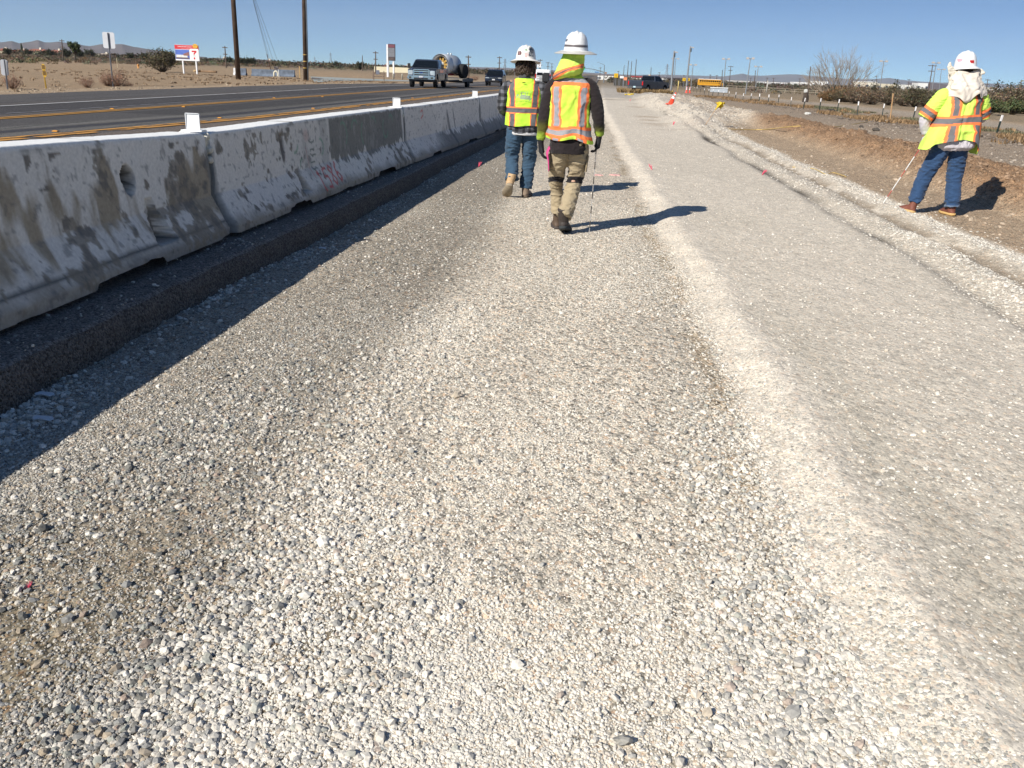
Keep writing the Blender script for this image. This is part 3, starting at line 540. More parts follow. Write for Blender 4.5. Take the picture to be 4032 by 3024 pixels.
    if i < 2:                              # crisp peeled chips
        E_ = fb2(u*4.+h*2, h*4.5-u, 310+i, 5); F_ = fb2(u*14, h*12, 320+i, 3); pk = ss(.615+.02*(i == 1), .628+.02*(i == 1), E_*.65+F_*.35+.05*ss(.5, .1, h)); col = mixc(col, conc*.78, pk*.8*(h < .77)); pk2 = ss(.665, .675, F_*.6+E_*.4); col = mixc(col, [.17, .155, .14], pk2*.7*(h < .77))
    if i == 1:                             # grey cover-up patch on its far half, ragged below
        g = ss(2.78, 2.82, u+.12*(.5-h))*ss(6.02, 5.96, u)*ss(.12+.20*1, .34, h+.26*(fb2(u*12, h*2, 222, 3)-.5)); col = mixc(col, mixc([.215, .21, .19], [.30, .29, .265], ss(.5, .68, .5*Cn+.5*B)), g*.95)
        g2 = ss(1.95, 2.0, u)*(1-ss(2.7, 2.8, u))*ss(.2, .3, h)*ss(.55, .6, vn2(u*3, h*3, 224)); col = mixc(col, [.42, .41, .39], g2*.5)
        gg = np.minimum.reduce([np.abs(np.hypot((u-cx)/1., (h-cy)*1.)-r_)+.03*ss(.4, .6, vn2(u*4+cx, h*4, 226)) for cx, cy, r_ in ((3.75, .62, .12), (4.15, .56, .15), (4.55, .6, .14), (5.1, .58, .12), (5.4, .64, .1), (1.75, .62, .1), (2.5, .52, .08), (1.95, .36, .09), (3.3, .6, .13))])
        col = mixc(col, [.20, .36, .25], .75*ss(.022, .006, gg)*front)
        rr = (poly_d(u, h, [(2.05, .55), (2.12, .25)])); col = mixc(col, [.45, .15, .12], .5*ss(.012, .005, rr)*front)
        col = mixc(col, [.47, .2, .15], .35*ss(.13, .04, np.hypot(u-2.1, (h-.66)*1.4)+.06*(B-.5))*front)
        for r_ in range(6):                # column of small dark scribbles
            pts = [(2.16+.05*rn.random()+.11*k/3, .57-.065*r_+.035*rn.random()) for k in range(4)]; col = mixc(col, [.05, .10, .07], .75*ss(.012, .005, poly_d(u, h, pts))*front)
        for q_, ch_ in enumerate('1586'):
            pts = [(2.16+.19*q_+a*.15, .10+.012*q_+b*.19*1.) for a, b in GL[ch_]]; col = mixc(col, [.60, .10, .09], .85*ss(.019, .008, poly_d(u, h, pts)+.012*(Cn-.5))*front)
    if i >= 2:
        cp = ss(.33, .36, .5-h+.30*(fb2(u*7, h*1.5, 230+i, 3)))*(h < .55)*ss(.6, .75, vn2(u*.3+i, 1., 3)+.35); col = mixc(col, [.20, .195, .18], cp*.85)
        sc_ = ss(.70, .78, fb2(u*3.5+h*1.5, h*1.1, 240+i, 2)); col = mixc(col, dark*1.2, sc_*.7*body)
    if i == 2:
        col = mixc(col, [.6, .09, .07], .8*ss(.02, .008, poly_d(u, h, [(.98, .72), (1.1, .74), (1.12, .66), (.98, .62)]))*front)
    ptc = ss(.70, .76, fb2(u*24, h*24, 250+i, 2)); col = mixc(col, dark*1.4, ptc*.5*body)
    tp = ss(.785, .80, h+.03*(Cn-.5)); topc = mixc(np.array([.74, .74, .72]), np.array([.36, .34, .30]), ss(.62, .7, B)); col = mixc(col, topc, tp)
    under = ss(.03, .0, .79-h)*ss(.5, .56, B)*front*(h < .79)*ss(.70, .76, h); col = mixc(col, grey, under*.7)
    en = ss(.05, .015, e+.02*(Cn-.5))*(h < .74); col = mixc(col, grey*1.1, en*.8)
    top_end = ss(.16, .05, np.hypot(e, (h-.81)*.9)+.05*(Cn-.5)); col = mixc(col, [.78, .77, .73], top_end*.9)
    V = np.stack([Xw, Yw, Zw], -1).reshape(-1, 3); m = len(pr); fc = grid_faces(n, m)[:, ::-1].tolist()
    fc += [[k for k in range(m)], [(n-1)*m+k for k in range(m)][::-1]]
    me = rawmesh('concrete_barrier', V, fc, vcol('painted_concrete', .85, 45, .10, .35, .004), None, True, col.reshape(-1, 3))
    me.polygons[len(fc)-1].use_smooth = False; me.polygons[len(fc)-2].use_smooth = False
    return me
JT = [.36, 6.52, 12.68, 18.84, 25.0, 31.2]
lab = ['nearest concrete barrier, brown stained and chipped, with a round lifting hole', 'concrete barrier with red sprayed digits and a grey cover-up patch', 'white concrete barrier with scuffed grey foot just beyond the grey patched one',
       'concrete barrier ending behind the worker in the plaid shirt', 'farthest concrete barrier, hidden behind the two walking workers']
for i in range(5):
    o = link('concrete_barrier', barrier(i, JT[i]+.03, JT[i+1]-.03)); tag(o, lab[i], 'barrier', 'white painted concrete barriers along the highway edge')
# previous barrier, cut by the left frame edge
tag(link('concrete_barrier', barrier(5, -5.8, .30)), 'concrete barrier at the left picture edge nearest the camera', 'barrier', 'white painted concrete barriers along the highway edge')
# white reflector panels stuck over the joints
mlab = ['largest white square panel, on the joint nearest the camera', 'middle white square panel on the barrier top, beyond the grey patch', 'smallest white square panel on the barrier top, beside the plaid sleeve']
for k, y in enumerate(JT[1:4]):
    t = empty('barrier_marker', (float(bx(y))-.27, y, HZ+.812+(.011 if k == 0 else -.02)), label=mlab[k], cat='reflector', group='white marker panels on the barrier top')
    s = 1.0
    mb = MB(); mb.box((0, .0, .007), (.17, .09, .012)); mb.build('base_plate', flat('white_plastic', (.78, .78, .76), .5), t, bevel=.002)
    mb = MB(); mb.box((0, 0, .075), (.112, .006, .122), rx=-.05); mb.build('panel', flat('white_plastic', (.78, .78, .76), .5), t, bevel=.0015)
    mb = MB()
    for sx_ in (-1, 1): mb.box((sx_*.054, -.006, .075), (.006, .008, .122))
    mb.box((0, -.006, .134), (.112, .008, .006)); mb.build('panel_frame', flat('panel_grey', (.55, .56, .58), .5), t)
# mortar blobs under the panels
for k, y in enumerate(JT[1:3]):
    mb = MB(); rn = random.Random(k)
    for j in range(9):
        mb.ell((rn.uniform(-.045, .03), rn.uniform(-.03, .03), -.02-.026*j), (.035*rn.uniform(.5, 1.), .04*rn.uniform(.5, 1.), .03), 8, 5)
    V, nn, fc = remesh(mb, .008, 1); V = V+nn*(.008*(fb3(V[:, 0]*60, V[:, 1]*60, V[:, 2]*60, 3)-.5))[:, None]
    o = link('mortar_lump', rawmesh('mortar_lump', V, fc, flat('mortar', (.66, .62, .52), .9, var=.2, scale=40, bump=.4), None, True)); o.location = (float(bx(y))-.19, y-.005, HZ+.80+(.011 if k == 0 else -.02))
    tag(o, ['pale mortar lump under the largest white panel', 'pale mortar lump under the middle white panel'][k], 'mortar', 'mortar lumps in the barrier joints')
# ------------------------------------------------------------------ people
NE = np.array([.54, .77, .08]); OR = np.array([.93, .22, .07]); TP = np.array([.15, .15, .155])
def cloth(name): return vcol(name, .85, 240., .08, .25, .002, .15, .15)
def wr(V, n, amp, f, seed, ax=(1, 1, 2.2)):
    a = 1-2*np.abs(fb3(V[:, 0]*f*ax[0], V[:, 1]*f*ax[1], V[:, 2]*f*ax[2], seed, 3)-.5)*2
    return V+n*(amp*(np.clip(a, 0, 1)**1.5-.45))[:, None]
def skinobj(name, mb, vox, colf, mat, parent, amp=0., f=9., seed=0, sm=2, ax=(1, 1, 2.2), post=None):
    V, n, fc = remesh(mb, vox, sm)
    if amp is not None and not np.isscalar(amp): V = wr(V, n, amp(V), f, seed, ax)
    elif amp: V = wr(V, n, amp, f, seed, ax)
    if post: V = post(V)
    return link(name, rawmesh(name, V, fc, mat, None, True, colf(V) if colf else None), parent)
def const(c, var=.1, f=14, s=0): return lambda V: np.array(c)[None, :]*(1-var+2*var*fb3(V[:, 0]*f, V[:, 1]*f, V[:, 2]*f, s, 3))[:, None]
def fingers(mb, w, d, palm, side, curl=.5, r=.0092, sc=1., thumb=1):
    """five separate fingers: w wrist, d hand direction, palm = palm-facing normal, side = toward the thumb"""
    w = Vector(w); d = Vector(d).normalized(); p = Vector(palm).normalized(); p = (p-d*p.dot(d)).normalized(); s = Vector(side); s = (s-d*s.dot(d)-p*s.dot(p)).normalized()
    mb.tube([w-d*.03, w, w+d*.045*sc, w+d*.092*sc], [(.026*sc, .021*sc), (.028*sc, .02*sc), (.041*sc, .018*sc), (.040*sc, .015*sc)] if abs(s.dot(d.cross(Vector((0, 1, 0))))) > 2 else .027*sc, 12, sub=2)
    for k in range(5): mb.ell(w+d*(.02+.017*k)*sc+s*.0, (.024, .024, .02), 8, 6)
    for i, (off, l) in enumerate(((.031, .072), (.010, .080), (-.011, .074), (-.031, .058))):
        b = w+d*(.045*sc)+s*off*.6*sc; k0 = w+d*.095*sc+s*off*sc; c = curl*(1+.12*i)
        P = [b, k0]; a = 0
        for q, fr in enumerate((.45, .32, .25)):
            a += c*(.5, .75, .6)[q]; P.append(P[-1]+(d*math.cos(a)+p*math.sin(a))*l*fr*sc)
        mb.tube(P, [r*1.15*sc, r*1.1*sc, r*1.02*sc, r*.92*sc, r*.72*sc], 8)
    t0 = w+d*.028*sc+s*.014*sc; t1 = t0+(s*.8+d*.55+p*.2).normalized()*.04*sc; t2 = t1+(d*.85+s*.25+p*.45*thumb).normalized()*.032*sc; t3 = t2+(d*.8+p*.55*thumb-s*.1).normalized()*.024*sc
    mb.tube([t0, t1, t2, t3], [.0145*sc, .013*sc, .0108*sc, .0085*sc], 8)
def head_mb(mb, c, s=1., yaw=0.):
    X = lambda x, y, z: (c[0]+s*(x*math.cos(yaw)+y*math.sin(yaw)), c[1]+s*(-x*math.sin(yaw)+y*math.cos(yaw)), c[2]+s*z)   # face towards +y
    mb.tube([X(0, -.02, -.19), X(0, -.005, -.1), X(0, .0, -.03)], [.062*s, .058*s, .06*s], 14)
    mb.rings([[X(rx*math.cos(a), cy+ry*math.sin(a), z) for a in np.linspace(0, 2*math.pi, 21)[:-1]] for z, rx, ry, cy in ((-.115, .03, .025, .055), (-.105, .045, .045, .04), (-.07, .058, .075, .012), (-.02, .068, .09, .0), (.03, .074, .095, -.003), (.08, .071, .09, -.008), (.11, .052, .068, -.01), (.125, .02, .03, -.01))])
    mb.tube([X(0, .085, .015), X(0, .108, -.028), X(0, .092, -.038)], [.009*s, .015*s, .012*s], 8)
    for q in (-1, 1):
        mb.ell(X(q*.076, -.005, -.01), (.012*s, .022*s, .032*s), 8, 6); mb.tube([X(q*.012, .086, .026), X(q*.045, .075, .03)], .011*s, 6)
    mb.tube([X(-.024, .086, -.066), X(0, .094, -.064), X(.024, .086, -.066)], .0085*s, 6)
    return X
def eyes(c, s, parent, yaw=0.):
    for q in (-1, 1):
        mb = MB(); x, y = q*.031*s, .083*s; mb.ell((c[0]+x*math.cos(yaw)+y*math.sin(yaw), c[1]-x*math.sin(yaw)+y*math.cos(yaw), c[2]+.006), (.012, .012, .009), 8, 6); mb.build('eye', flat('eye', (.12, .1, .08), .3), parent, True)
def hat(parent, c, s=1., tilt=0., brim=.055, white=(.80, .80, .79), dome=1., band=False, colf=None, full=None, yaw=0.):
    """hard hat: dome with a ridge, full brim"""
    mb = MB(); n = 72; rs = []
    prof = [(0.001, .172*dome), (.03, .170*dome), (.062, .162*dome), (.090, .144*dome), (.109, .117*dome), (.120, .084*dome), (.127, .045), (.131, .012), (.133, .0), (.133+brim*.45, -.010), (.133+brim, -.026), (.133+brim+.004, -.030), (.133+brim, -.033), (.133+brim*.4, -.018), (.126, -.006), (.120, .02), (.10, .09)]
    pr = []
    for a, b in zip(prof[:-1], prof[1:]):
        m = 3; pr += [(a[0]+(b[0]-a[0])*k/m, a[1]+(b[1]-a[1])*k/m) for k in range(m)]
    pr.append(prof[-1])
    for r, z in pr:
        ring = []
        for k in range(n):
            a = 2*math.pi*k/n; rr = r*(1+.05*math.cos(2*a-math.pi)*(r < .14)); zz = z
            if z > .03 and r < .12: zz += .010*math.exp(-((r*math.cos(a))/.013)**2)*min(1, r/.03+.6)+.005*math.exp(-((abs(r*math.cos(a))-.045)/.01)**2)*(r > .05)
            ring.append((rr*math.cos(a)*.93, rr*math.sin(a)*1.04, zz))
        rs.append(ring)
    mb.rings(rs, False)
    V = np.array(mb.V)*s; Mx = Matrix.Rotation(yaw, 3, 'Z') @ Matrix.Rotation(tilt, 3, 'X'); Vl = V.copy(); V = V @ np.array(Mx).T+np.array(c)
    col = np.ones((len(V), 3))*np.array(white)
    if colf: col = colf(Vl/s, col)
    o = link('hard_hat', rawmesh('hard_hat', V, mb.F, vcol('hat_plastic', .35, 30, .03, .0, spec=.5), None, True, col), parent); return o
def boot(parent, toe_, heel, ank, col, sole, h=.13, w=.052, lug=True):
    """work boot from heel to toe point (ground contact), ankle top point"""
    t = Vector(toe_); h_ = Vector(heel); a = Vector(ank); d = (t-h_).normalized(); L = (t-h_).length; up = (a-h_); up = (up-d*up.dot(d)).normalized(); sd = d.cross(up)
    P = lambda x, s, z: h_+d*(x*L)+sd*s+up*z
    def ringf(z, e=0.):
        pts = []
        for k in range(24):
            an = 2*math.pi*k/24; x = .5-.5*math.cos(an); half = w*(.78+.22*math.sin(min(1, x*1.15)*math.pi*.9))*(1 if 0 < x < 1 else 0); half = w*((math.sin(math.acos(max(-1, min(1, (2*x-1))))) )**.55)*(.80+.25*ss(.3, .75, x)-.0)
            pts.append(P(x*(1+2*e/L)-e/L, (1 if an < math.pi else -1)*(half+e), z))
        return pts
    mb = MB(); mb.rings([ringf(0, .002), ringf(.012, .006), ringf(.03, .005)]); 
    o = mb.build('sole', flat('sole_%d' % int(sole[0]*1000), sole, .8, var=.15, scale=40, bump=.3), None, True)
    ub = MB(); ub.rings([ringf(.026, -.003), ringf(.045, -.002)])
    ub.tube([P(.16, 0, .045), P(.42, 0, .055), P(.7, 0, .048), P(.88, 0, .04)], [(w*.72, .04), (w*.82, .046), (w*.85, .030), (w*.6, .022)], 14, sub=3)
    ub.tube([P(.2, 0, .03), P(.24, 0, .08), a, a+(a-P(.24, 0, .08)).normalized()*.03], [w*.8, w*.86, w*.88, w*.9], 14)
    b = skinobj('boot', ub, .007, lambda V: np.array(col)[None, :]*(.8+.4*fb3(V[:, 0]*25, V[:, 1]*25, V[:, 2]*25, 2, 3))[:, None], vcol('boot_leather', .6, 120, .15, .3, .002), parent, .002, 30, 3, 1)
    o.parent = b; o.name = 'sole'
    if lug:
        mb = MB()
        for i in range(5): mb.tube([P(.3+.07*i, -w*.45, .075-.006*i+.012), P(.3+.07*i, w*.45, .075-.006*i+.012)], .003, 6)
        mb.build('lace', flat('lace', (.15, .11, .07), .8), b)
    return b
def ering(z, cx, cy, rx, ry, n=64, p=2.4):
    out = []
    for k in range(n):
        a = 2*math.pi*k/n; c, s = math.cos(a), math.sin(a); out.append((cx+rx*math.copysign(abs(c)**(2/p), c), cy+ry*math.copysign(abs(s)**(2/p), s), z))
    return out
def torso(mb, st, n=32): mb.rings([ering(*s, n=n) for s in st])
def shell(name, st, parent, colf, mat, nz=120, n=160, amp=.006, f=7, seed=0, post=None, th=.004):
    """open garment tube: interpolated rings from hem (first) to top"""
    st = np.array(st, float); tt = np.linspace(0, len(st)-1, nz); S = np.stack([np.interp(tt, range(len(st)), st[:, k]) for k in range(5)], 1)
    for k in range(1, 5):  # smooth
        for _ in range(10): S[1:-1, k] = (S[:-2, k]+S[2:, k]+2*S[1:-1, k])/4
    V = np.array([ering(*s, n=n) for s in S]).reshape(-1, 3); V0 = V.copy()
    c = np.repeat(S[:, 1:3], n, 0); nn = np.zeros_like(V); nn[:, :2] = V[:, :2]-c; nn /= np.linalg.norm(nn, axis=1)[:, None]+1e-9
    V = wr(V, nn, amp, f, seed, (1, 1, 1.))
    if post: V = post(V, V0)
    col = colf(V0)
    me = rawmesh(name, V, grid_faces(nz, n, True), mat, None, True, col); o = link(name, me, parent)
    md = o.modifiers.new('thickness', 'SOLIDIFY'); md.thickness = th; md.offset = 1; return o
def band(v, c, w): return (np.abs(v-c) < w)
def paint(col, mask, c): col[mask] = c; return col
def text_mesh(s, size, ext=.0004, font=None, spacing=1.):
    cu = bpy.data.curves.new('lettering', 'FONT'); cu.body = s; cu.size = size; cu.extrude = ext; cu.align_x = 'CENTER'; cu.align_y = 'CENTER'; cu.space_character = spacing; cu.resolution_u = 3
    o = bpy.data.objects.new('lettering', cu); C.objects.link(o); dg = bpy.context.evaluated_depsgraph_get(); me = bpy.data.meshes.new_from_object(o.evaluated_get(dg)); bpy.data.objects.remove(o); me.name = 'lettering'; return me
def text(s, size, mat, parent, loc, rot=(R(90), 0, 0), name='lettering', sx=1.):
    me = text_mesh(s, size); me.materials.clear(); me.materials.append(mat); o = link(name, me, parent); o.location = loc; o.rotation_euler = rot; o.scale = (sx, 1, 1); return o
JEAN = lambda c: (lambda V: np.array(c)[None, :]*(.72+.55*fb3(V[:, 0]*7, V[:, 1]*7, V[:, 2]*4, 5, 3)+.18*(vn3(V[:, 0]*120, V[:, 1]*120, V[:, 2]*30, 7)-.5))[:, None])
def footz(x, y): return gz(x, y)

# ---------------- middle worker: neon vest with orange trim, hooded, tan trousers, measuring chain
def worker_hood():
    gx, gy = -.27, 8.62; g = footz(gx, gy)
    p = empty('person', (gx, gy, g), R(2), label='worker in khaki trousers and yellow hood walking with a thin rod in the right hand', cat='person')
    sk = vcol('skin', .55, 60, .06, .1); SK = const((.42, .25, .17), .08)
    # joints (local, facing +y); left leg swung forward and hidden, right leg behind on its toe
    hipL, kneeL, ankL = (-.09, .0, .93), (-.11, .20, .52), (-.08, .26, .13); hipR, kneeR, ankR = (.085, -.01, .93), (.075, .13, .53), (-.035, -.08, .15)
    hipz = .93
    b = MB(); torso(b, [(.86, 0, 0, .13, .09), (.95, 0, 0, .15, .10), (1.1, -.01, .0, .135, .09), (1.3, -.015, .0, .155, .10), (1.42, -.02, .0, .17, .09), (1.50, -.02, .0, .09, .06), (1.53, -.02, .0, .055, .055)])
    hc = (-.0, .05, 1.675); head_mb(b, hc, 1., .35)
    for h_, k, a in ((hipL, kneeL, ankL), (hipR, kneeR, ankR)):
        b.tube([h_, k, (a[0], a[1], a[2]+.08)], [.075, .05, .034], 12, sub=3)
    shL, elL, wrL = (-.21, 0, 1.43), (-.262, -.03, 1.12), (-.285, .02, .885); shR, elR, wrR = (.175, 0, 1.44), (.255, -.02, 1.17), (.288, .05, .955)
    for s_, e_, w_ in ((shL, elL, wrL), (shR, elR, wrR)): b.tube([(s_[0]*.5, 0, 1.42), s_, e_, w_], [.05, .046, .036, .026], 12, sub=3)
    fingers(b, wrL, (.12, .12, -1), (1, .2, 0), (0, 1, 0), .55, .0075, .95); fingers(b, wrR, (-.1, .12, -1), (-1, .2, 0), (0, 1, 0), .6, .0075, .95)
    skinobj('body', b, .008, SK, sk, p, sm=3); eyes(hc, 1, p, .35)
    # trousers
    t = MB(); torso(t, [(.84, -.01, 0, .145, .115), (.9, -.01, 0, .172, .12), (1.02, -.01, 0, .16, .11), (1.1, -.01, 0, .13, .09)])
    t.tube([(-.09, 0, .95), (-.10, .05, .78), (-.110, .18, .56), (-.118, .23, .48), (-.092, .26, .30), (-.08, .26, .17)], [(.094, .11), (.098, .105), (.079, .086), (.068, .075), (.064, .07), (.068, .075)], 22, sub=4)
    t.tube([(.075, -.01, .95), (.085, .04, .80), (.088, .12, .62), (.070, .15, .515), (.045, .08, .40), (.02, .0, .28), (-.012, -.06, .185)], [(.10, .115), (.108, .115), (.088, .092), (.076, .078), (.078, .076), (.078, .078), (.082, .085)], 22, sub=4)
    def kc(V):
        c = const((.35, .285, .185), .07, 5, 4)(V); bandm = (np.abs(V[:, 2]-(.53-.25*(V[:, 1]-.1))) < .024+.008*(V[:, 0] > 0)); c[bandm] = (.012, .011, .014)
        st = (np.abs(V[:, 0]+.04) < .02) & (V[:, 2] > .8) & (V[:, 1] < -.05) & False
        return c
    amp = lambda V: .010+.012*np.exp(-((V[:, 2]-.50)/.12)**2)+.010*np.exp(-((V[:, 2]-.22)/.08)**2)+.006*np.exp(-((V[:, 2]-.8)/.1)**2)
    def cinch(V):
        k = np.exp(-((V[:, 2]-.535)/.03)**2); 
        return V
    tr = skinobj('trousers', t, .0075, kc, cloth('cotton_trousers'), p, amp, 11, 41, 2, (.8, .8, 1.9))
    for cx_, cy_, rr_ in ((-.19, .02, -.05), (.185, .04, .08)):
        mb = MB(); mb.box((cx_, cy_, .705), (.02, .11, .17), ry=rr_); mb.build('cargo_pocket', flat('khaki_pocket', (.29, .235, .155), .9, scale=12), tr, bevel=.008)
    boot(p, (-.10, .50, .0), (-.075, .22, .0), (-.08, .27, .17), (.10, .07, .05), (.06, .05, .045))
    # rear boot rolling onto the toe: heel lifted, sole facing the camera slightly
    boot(p, (.03, .13, .0), (-.02, -.13, .07), (-.025, -.07, .24), (.045, .036, .032), (.03, .034, .036), w=.06)
    # undershirt hem and sleeves
    s = MB(); torso(s, [(.80, -.015, 0, .172, .135), (.86, -.015, 0, .182, .14), (1.0, -.015, 0, .178, .13), (1.2, -.02, 0, .17, .12), (1.38, -.02, 0, .185, .11), (1.46, -.02, 0, .15, .085), (1.52, -.02, .0, .075, .07)])
    s.tube([(-.12, 0, 1.43), (-.19, 0, 1.42), (-.235, -.015, 1.27), (-.262, -.03, 1.12), (-.282, 0, .98), (-.288, .015, .915)], [(.05, .06), (.062, .07), (.062, .07), (.052, .06), (.043, .048), (.036, .04)], 18, sub=4)
    s.tube([(.10, 0, 1.44), (.165, 0, 1.43), (.225, -.01, 1.29), (.262, -.02, 1.16), (.285, .03, 1.03), (.29, .045, .98)], [(.05, .06), (.06, .07), (.062, .07), (.053, .06), (.045, .05), (.037, .04)], 18, sub=4)
    def shc(V):
        c = const((.022, .017, .018), .25)(V); sl_ = np.abs(V[:, 0]) > .2
        k = np.where(V[:, 0] < 0, ss(1.13, 1.02, V[:, 2]), ss(1.10, 1.0, V[:, 2]))*sl_
        ol = mixc(np.array([.10, .10, .02]), NE*.55, np.where(V[:, 0] < 0, ss(1.02, .95, V[:, 2]), ss(1.04, .99, V[:, 2]))); c = mixc(c, ol, np.clip(k, 0, 1)); return c
    skinobj('shirt', s, .0075, shc, cloth('black_shirt'), p, .007, 13, 43, 2, (1, 1, 1.8))
    for w_, d_, pn, sd_ in ((wrL, (.15, .1, -1), (1, .25, 0), (.2, 1, 0)), (wrR, (-.12, .15, -1), (-1, .2, 0), (-.25, 1, 0))):
        gm = MB(); gm.tube([Vector(w_)+Vector((0, -.01, .05)), Vector(w_)+Vector((0, 0, .0))], [.033, .029], 12); fingers(gm, w_, d_, pn, sd_, .55 if w_[0] < 0 else .75, .0098, 1.05)
        skinobj('glove', gm, .0045, const((.018, .018, .022), .2), vcol('glove_rubber', .7, 200, .1, .2, .001), p, sm=1)
    # vest
    vst = [(.925, -.012, -.005, .212, .158), (.96, -.015, -.005, .215, .158), (1.02, -.015, -.0, .205, .150), (1.15, -.02, 0, .194, .140), (1.3, -.022, .0, .198, .132), (1.4, -.02, .0, .205, .118), (1.455, -.02, .0, .180, .098), (1.50, -.02, .0, .125, .08), (1.53, -.02, 0, .085, .075)]
    def vc(V):
        x = V[:, 0]+.02; z = V[:, 2]; y = V[:, 1]; c = np.ones((len(V), 3))*NE; wob = .006*(vn3(x*9, y*9, z*9, 3)-.5); x = x+wob
        for sx in (-1, 1):
            cx = sx*(.118+.012*ss(1.0, 1.45, z)); paint(c, band(x, cx, .046) & (z < 1.46), OR); 
        paint(c, band(z, 1.005+.008*np.sin(x*12), .052), OR); paint(c, (z > 1.435-.05*np.abs(x)) & (z < 1.5), OR)
        for sx in (-1, 1):
            cx = sx*(.118+.012*ss(1.0, 1.45, z)); paint(c, band(x, cx, .024) & ((z < .948) | ((z > 1.062) & (z < 1.42))), TP*np.array([1.9, 1.9, 2.]))
        paint(c, band(z, 1.005+.008*np.sin(x*12), .024), TP*1.9); paint(c, (z > 1.468-.05*np.abs(x)) & (z < 1.5), TP*2.2)
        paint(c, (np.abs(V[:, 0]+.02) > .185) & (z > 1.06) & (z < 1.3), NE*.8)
        return c
    def vp(V, V0):
        z = V0[:, 2]; k = ss(1.12, .93, z); V = V.copy(); V[:, 0] += .03*k*(V[:, 0] > 0)*ss(.1, .2, V[:, 0]); V[:, 2] += k*(.012*np.sin(V0[:, 0]*22+1)-.03*ss(.05, .22, V0[:, 0])+.01); V[:, 1] += .012*np.sin(V0[:, 0]*35)*k
        V[:, 1] -= .010*np.exp(-((V0[:, 0]-.055-(1.25-z)*.13)/.014)**2)*(V0[:, 1] < 0)*ss(1.35, 1.2, z)
        return V
    shell('vest', vst, p, vc, vcol('hi_vis_fabric', .8, 260, .05, .15, .001, .2), amp=.016, f=9, seed=7, post=vp)
    # neck shade hood (neon, orange hem) under the hat
    h = MB(); cx, cy = .0, .045
    hs = [(1.50, -.045, -.02, .10, .085), (1.53, -.05, -.035, .118, .10), (1.57, -.045, -.03, .12, .11), (1.63, -.03, .01, .112, .118), (1.69, -.012, .035, .102, .115), (1.75, 0, .045, .092, .112)]
    hood = shell('neck_shade', hs, p, lambda V: np.where((np.abs(V[:, 2]-(1.555+.33*(V[:, 0]+.09))) < .030)[:, None], np.where((np.abs(V[:, 2]-(1.555+.33*(V[:, 0]+.09))) < .009)[:, None], np.array([.22, .12, .11]), OR), NE*np.array([.95, .95, 1.5])),
          vcol('hi_vis_fabric', .8, 260, .05, .15, .001, .2), 70, 120, .012, 12, 11, post=lambda V, V0: np.stack([V[:, 0]-.03*ss(1.62, 1.53, V0[:, 2])*(V0[:, 0] < 0), V[:, 1]-.015*ss(1.62, 1.53, V0[:, 2]), V[:, 2]+.30*(V0[:, 0]+.09)*ss(1.62, 1.53, V0[:, 2])-.005], 1))
    # inner gaiter covering neck
    gm = MB(); gm.tube([(.0, .02, 1.47), (.005, .03, 1.54), (.01, .05, 1.6), (.005, .06, 1.68)], [(.085, .08), (.074, .072), (.088, .1), (.082, .098)], 18, sub=3); skinobj('gaiter', gm, .009, const(NE*.8, .05), cloth('hi_vis_gaiter'), p, .005, 16, 3)
    def hc2(V, c):
        z = V[:, 2]; r = np.hypot(V[:, 0], V[:, 1]); c[(z > .033) & (z < .046) & (r > .1)] = (.10, .08, .08); c[(r > .15)] = (.50, .48, .44); c[(np.hypot(V[:, 0]+.098, z-.085) < .017+.004*np.sin(z*900)) & (V[:, 1] < .01)] = (.07, .07, .09)
        c[(np.abs(V[:, 0]+.005) < .004) & (V[:, 1] < 0) & (r > .135)] = (.85, .85, .84); return c
    hat(p, (.008, .045, 1.752), 1.0, .03, .085, dome=.97, colf=hc2)
    # pink flagging tucked at the left hip
    mb = MB(); mb.tube([(-.19, -.02, .86), (-.215, -.05, .80), (-.2, -.055, .72), (-.19, -.05, .62)], [(.022, .004), (.016, .004), (.008, .003), (.006, .003)], 8, sub=3); mb.build('flagging_tape', flat('pink_tape', (.55, .05, .2), .6), p, True)
    # thin segmented rod held in the right hand: a thing of its own
    rod = empty('measuring_rod', label='thin black and white segmented rod hanging from the gloved hand to the gravel', cat='measuring rod')
    hx = gx+.288-.02; hy = gy+.07; top = Vector((hx, hy, g+.87)); bot = Vector((hx-.012, hy-.10, gz(hx, hy-.1)+.0))
    for i in range(12):
        a = top.lerp(bot, i/12); b_ = top.lerp(bot, (i+1)/12); mb = MB(); mb.tube([a, b_], .0052 if i % 2 == 0 else .0036, 6)
        mb.build('rod_segment', flat('rod_dark', (.05, .045, .04), .5) if i % 2 == 0 else flat('rod_pale', (.45, .44, .42), .4, .3), rod)
    return p

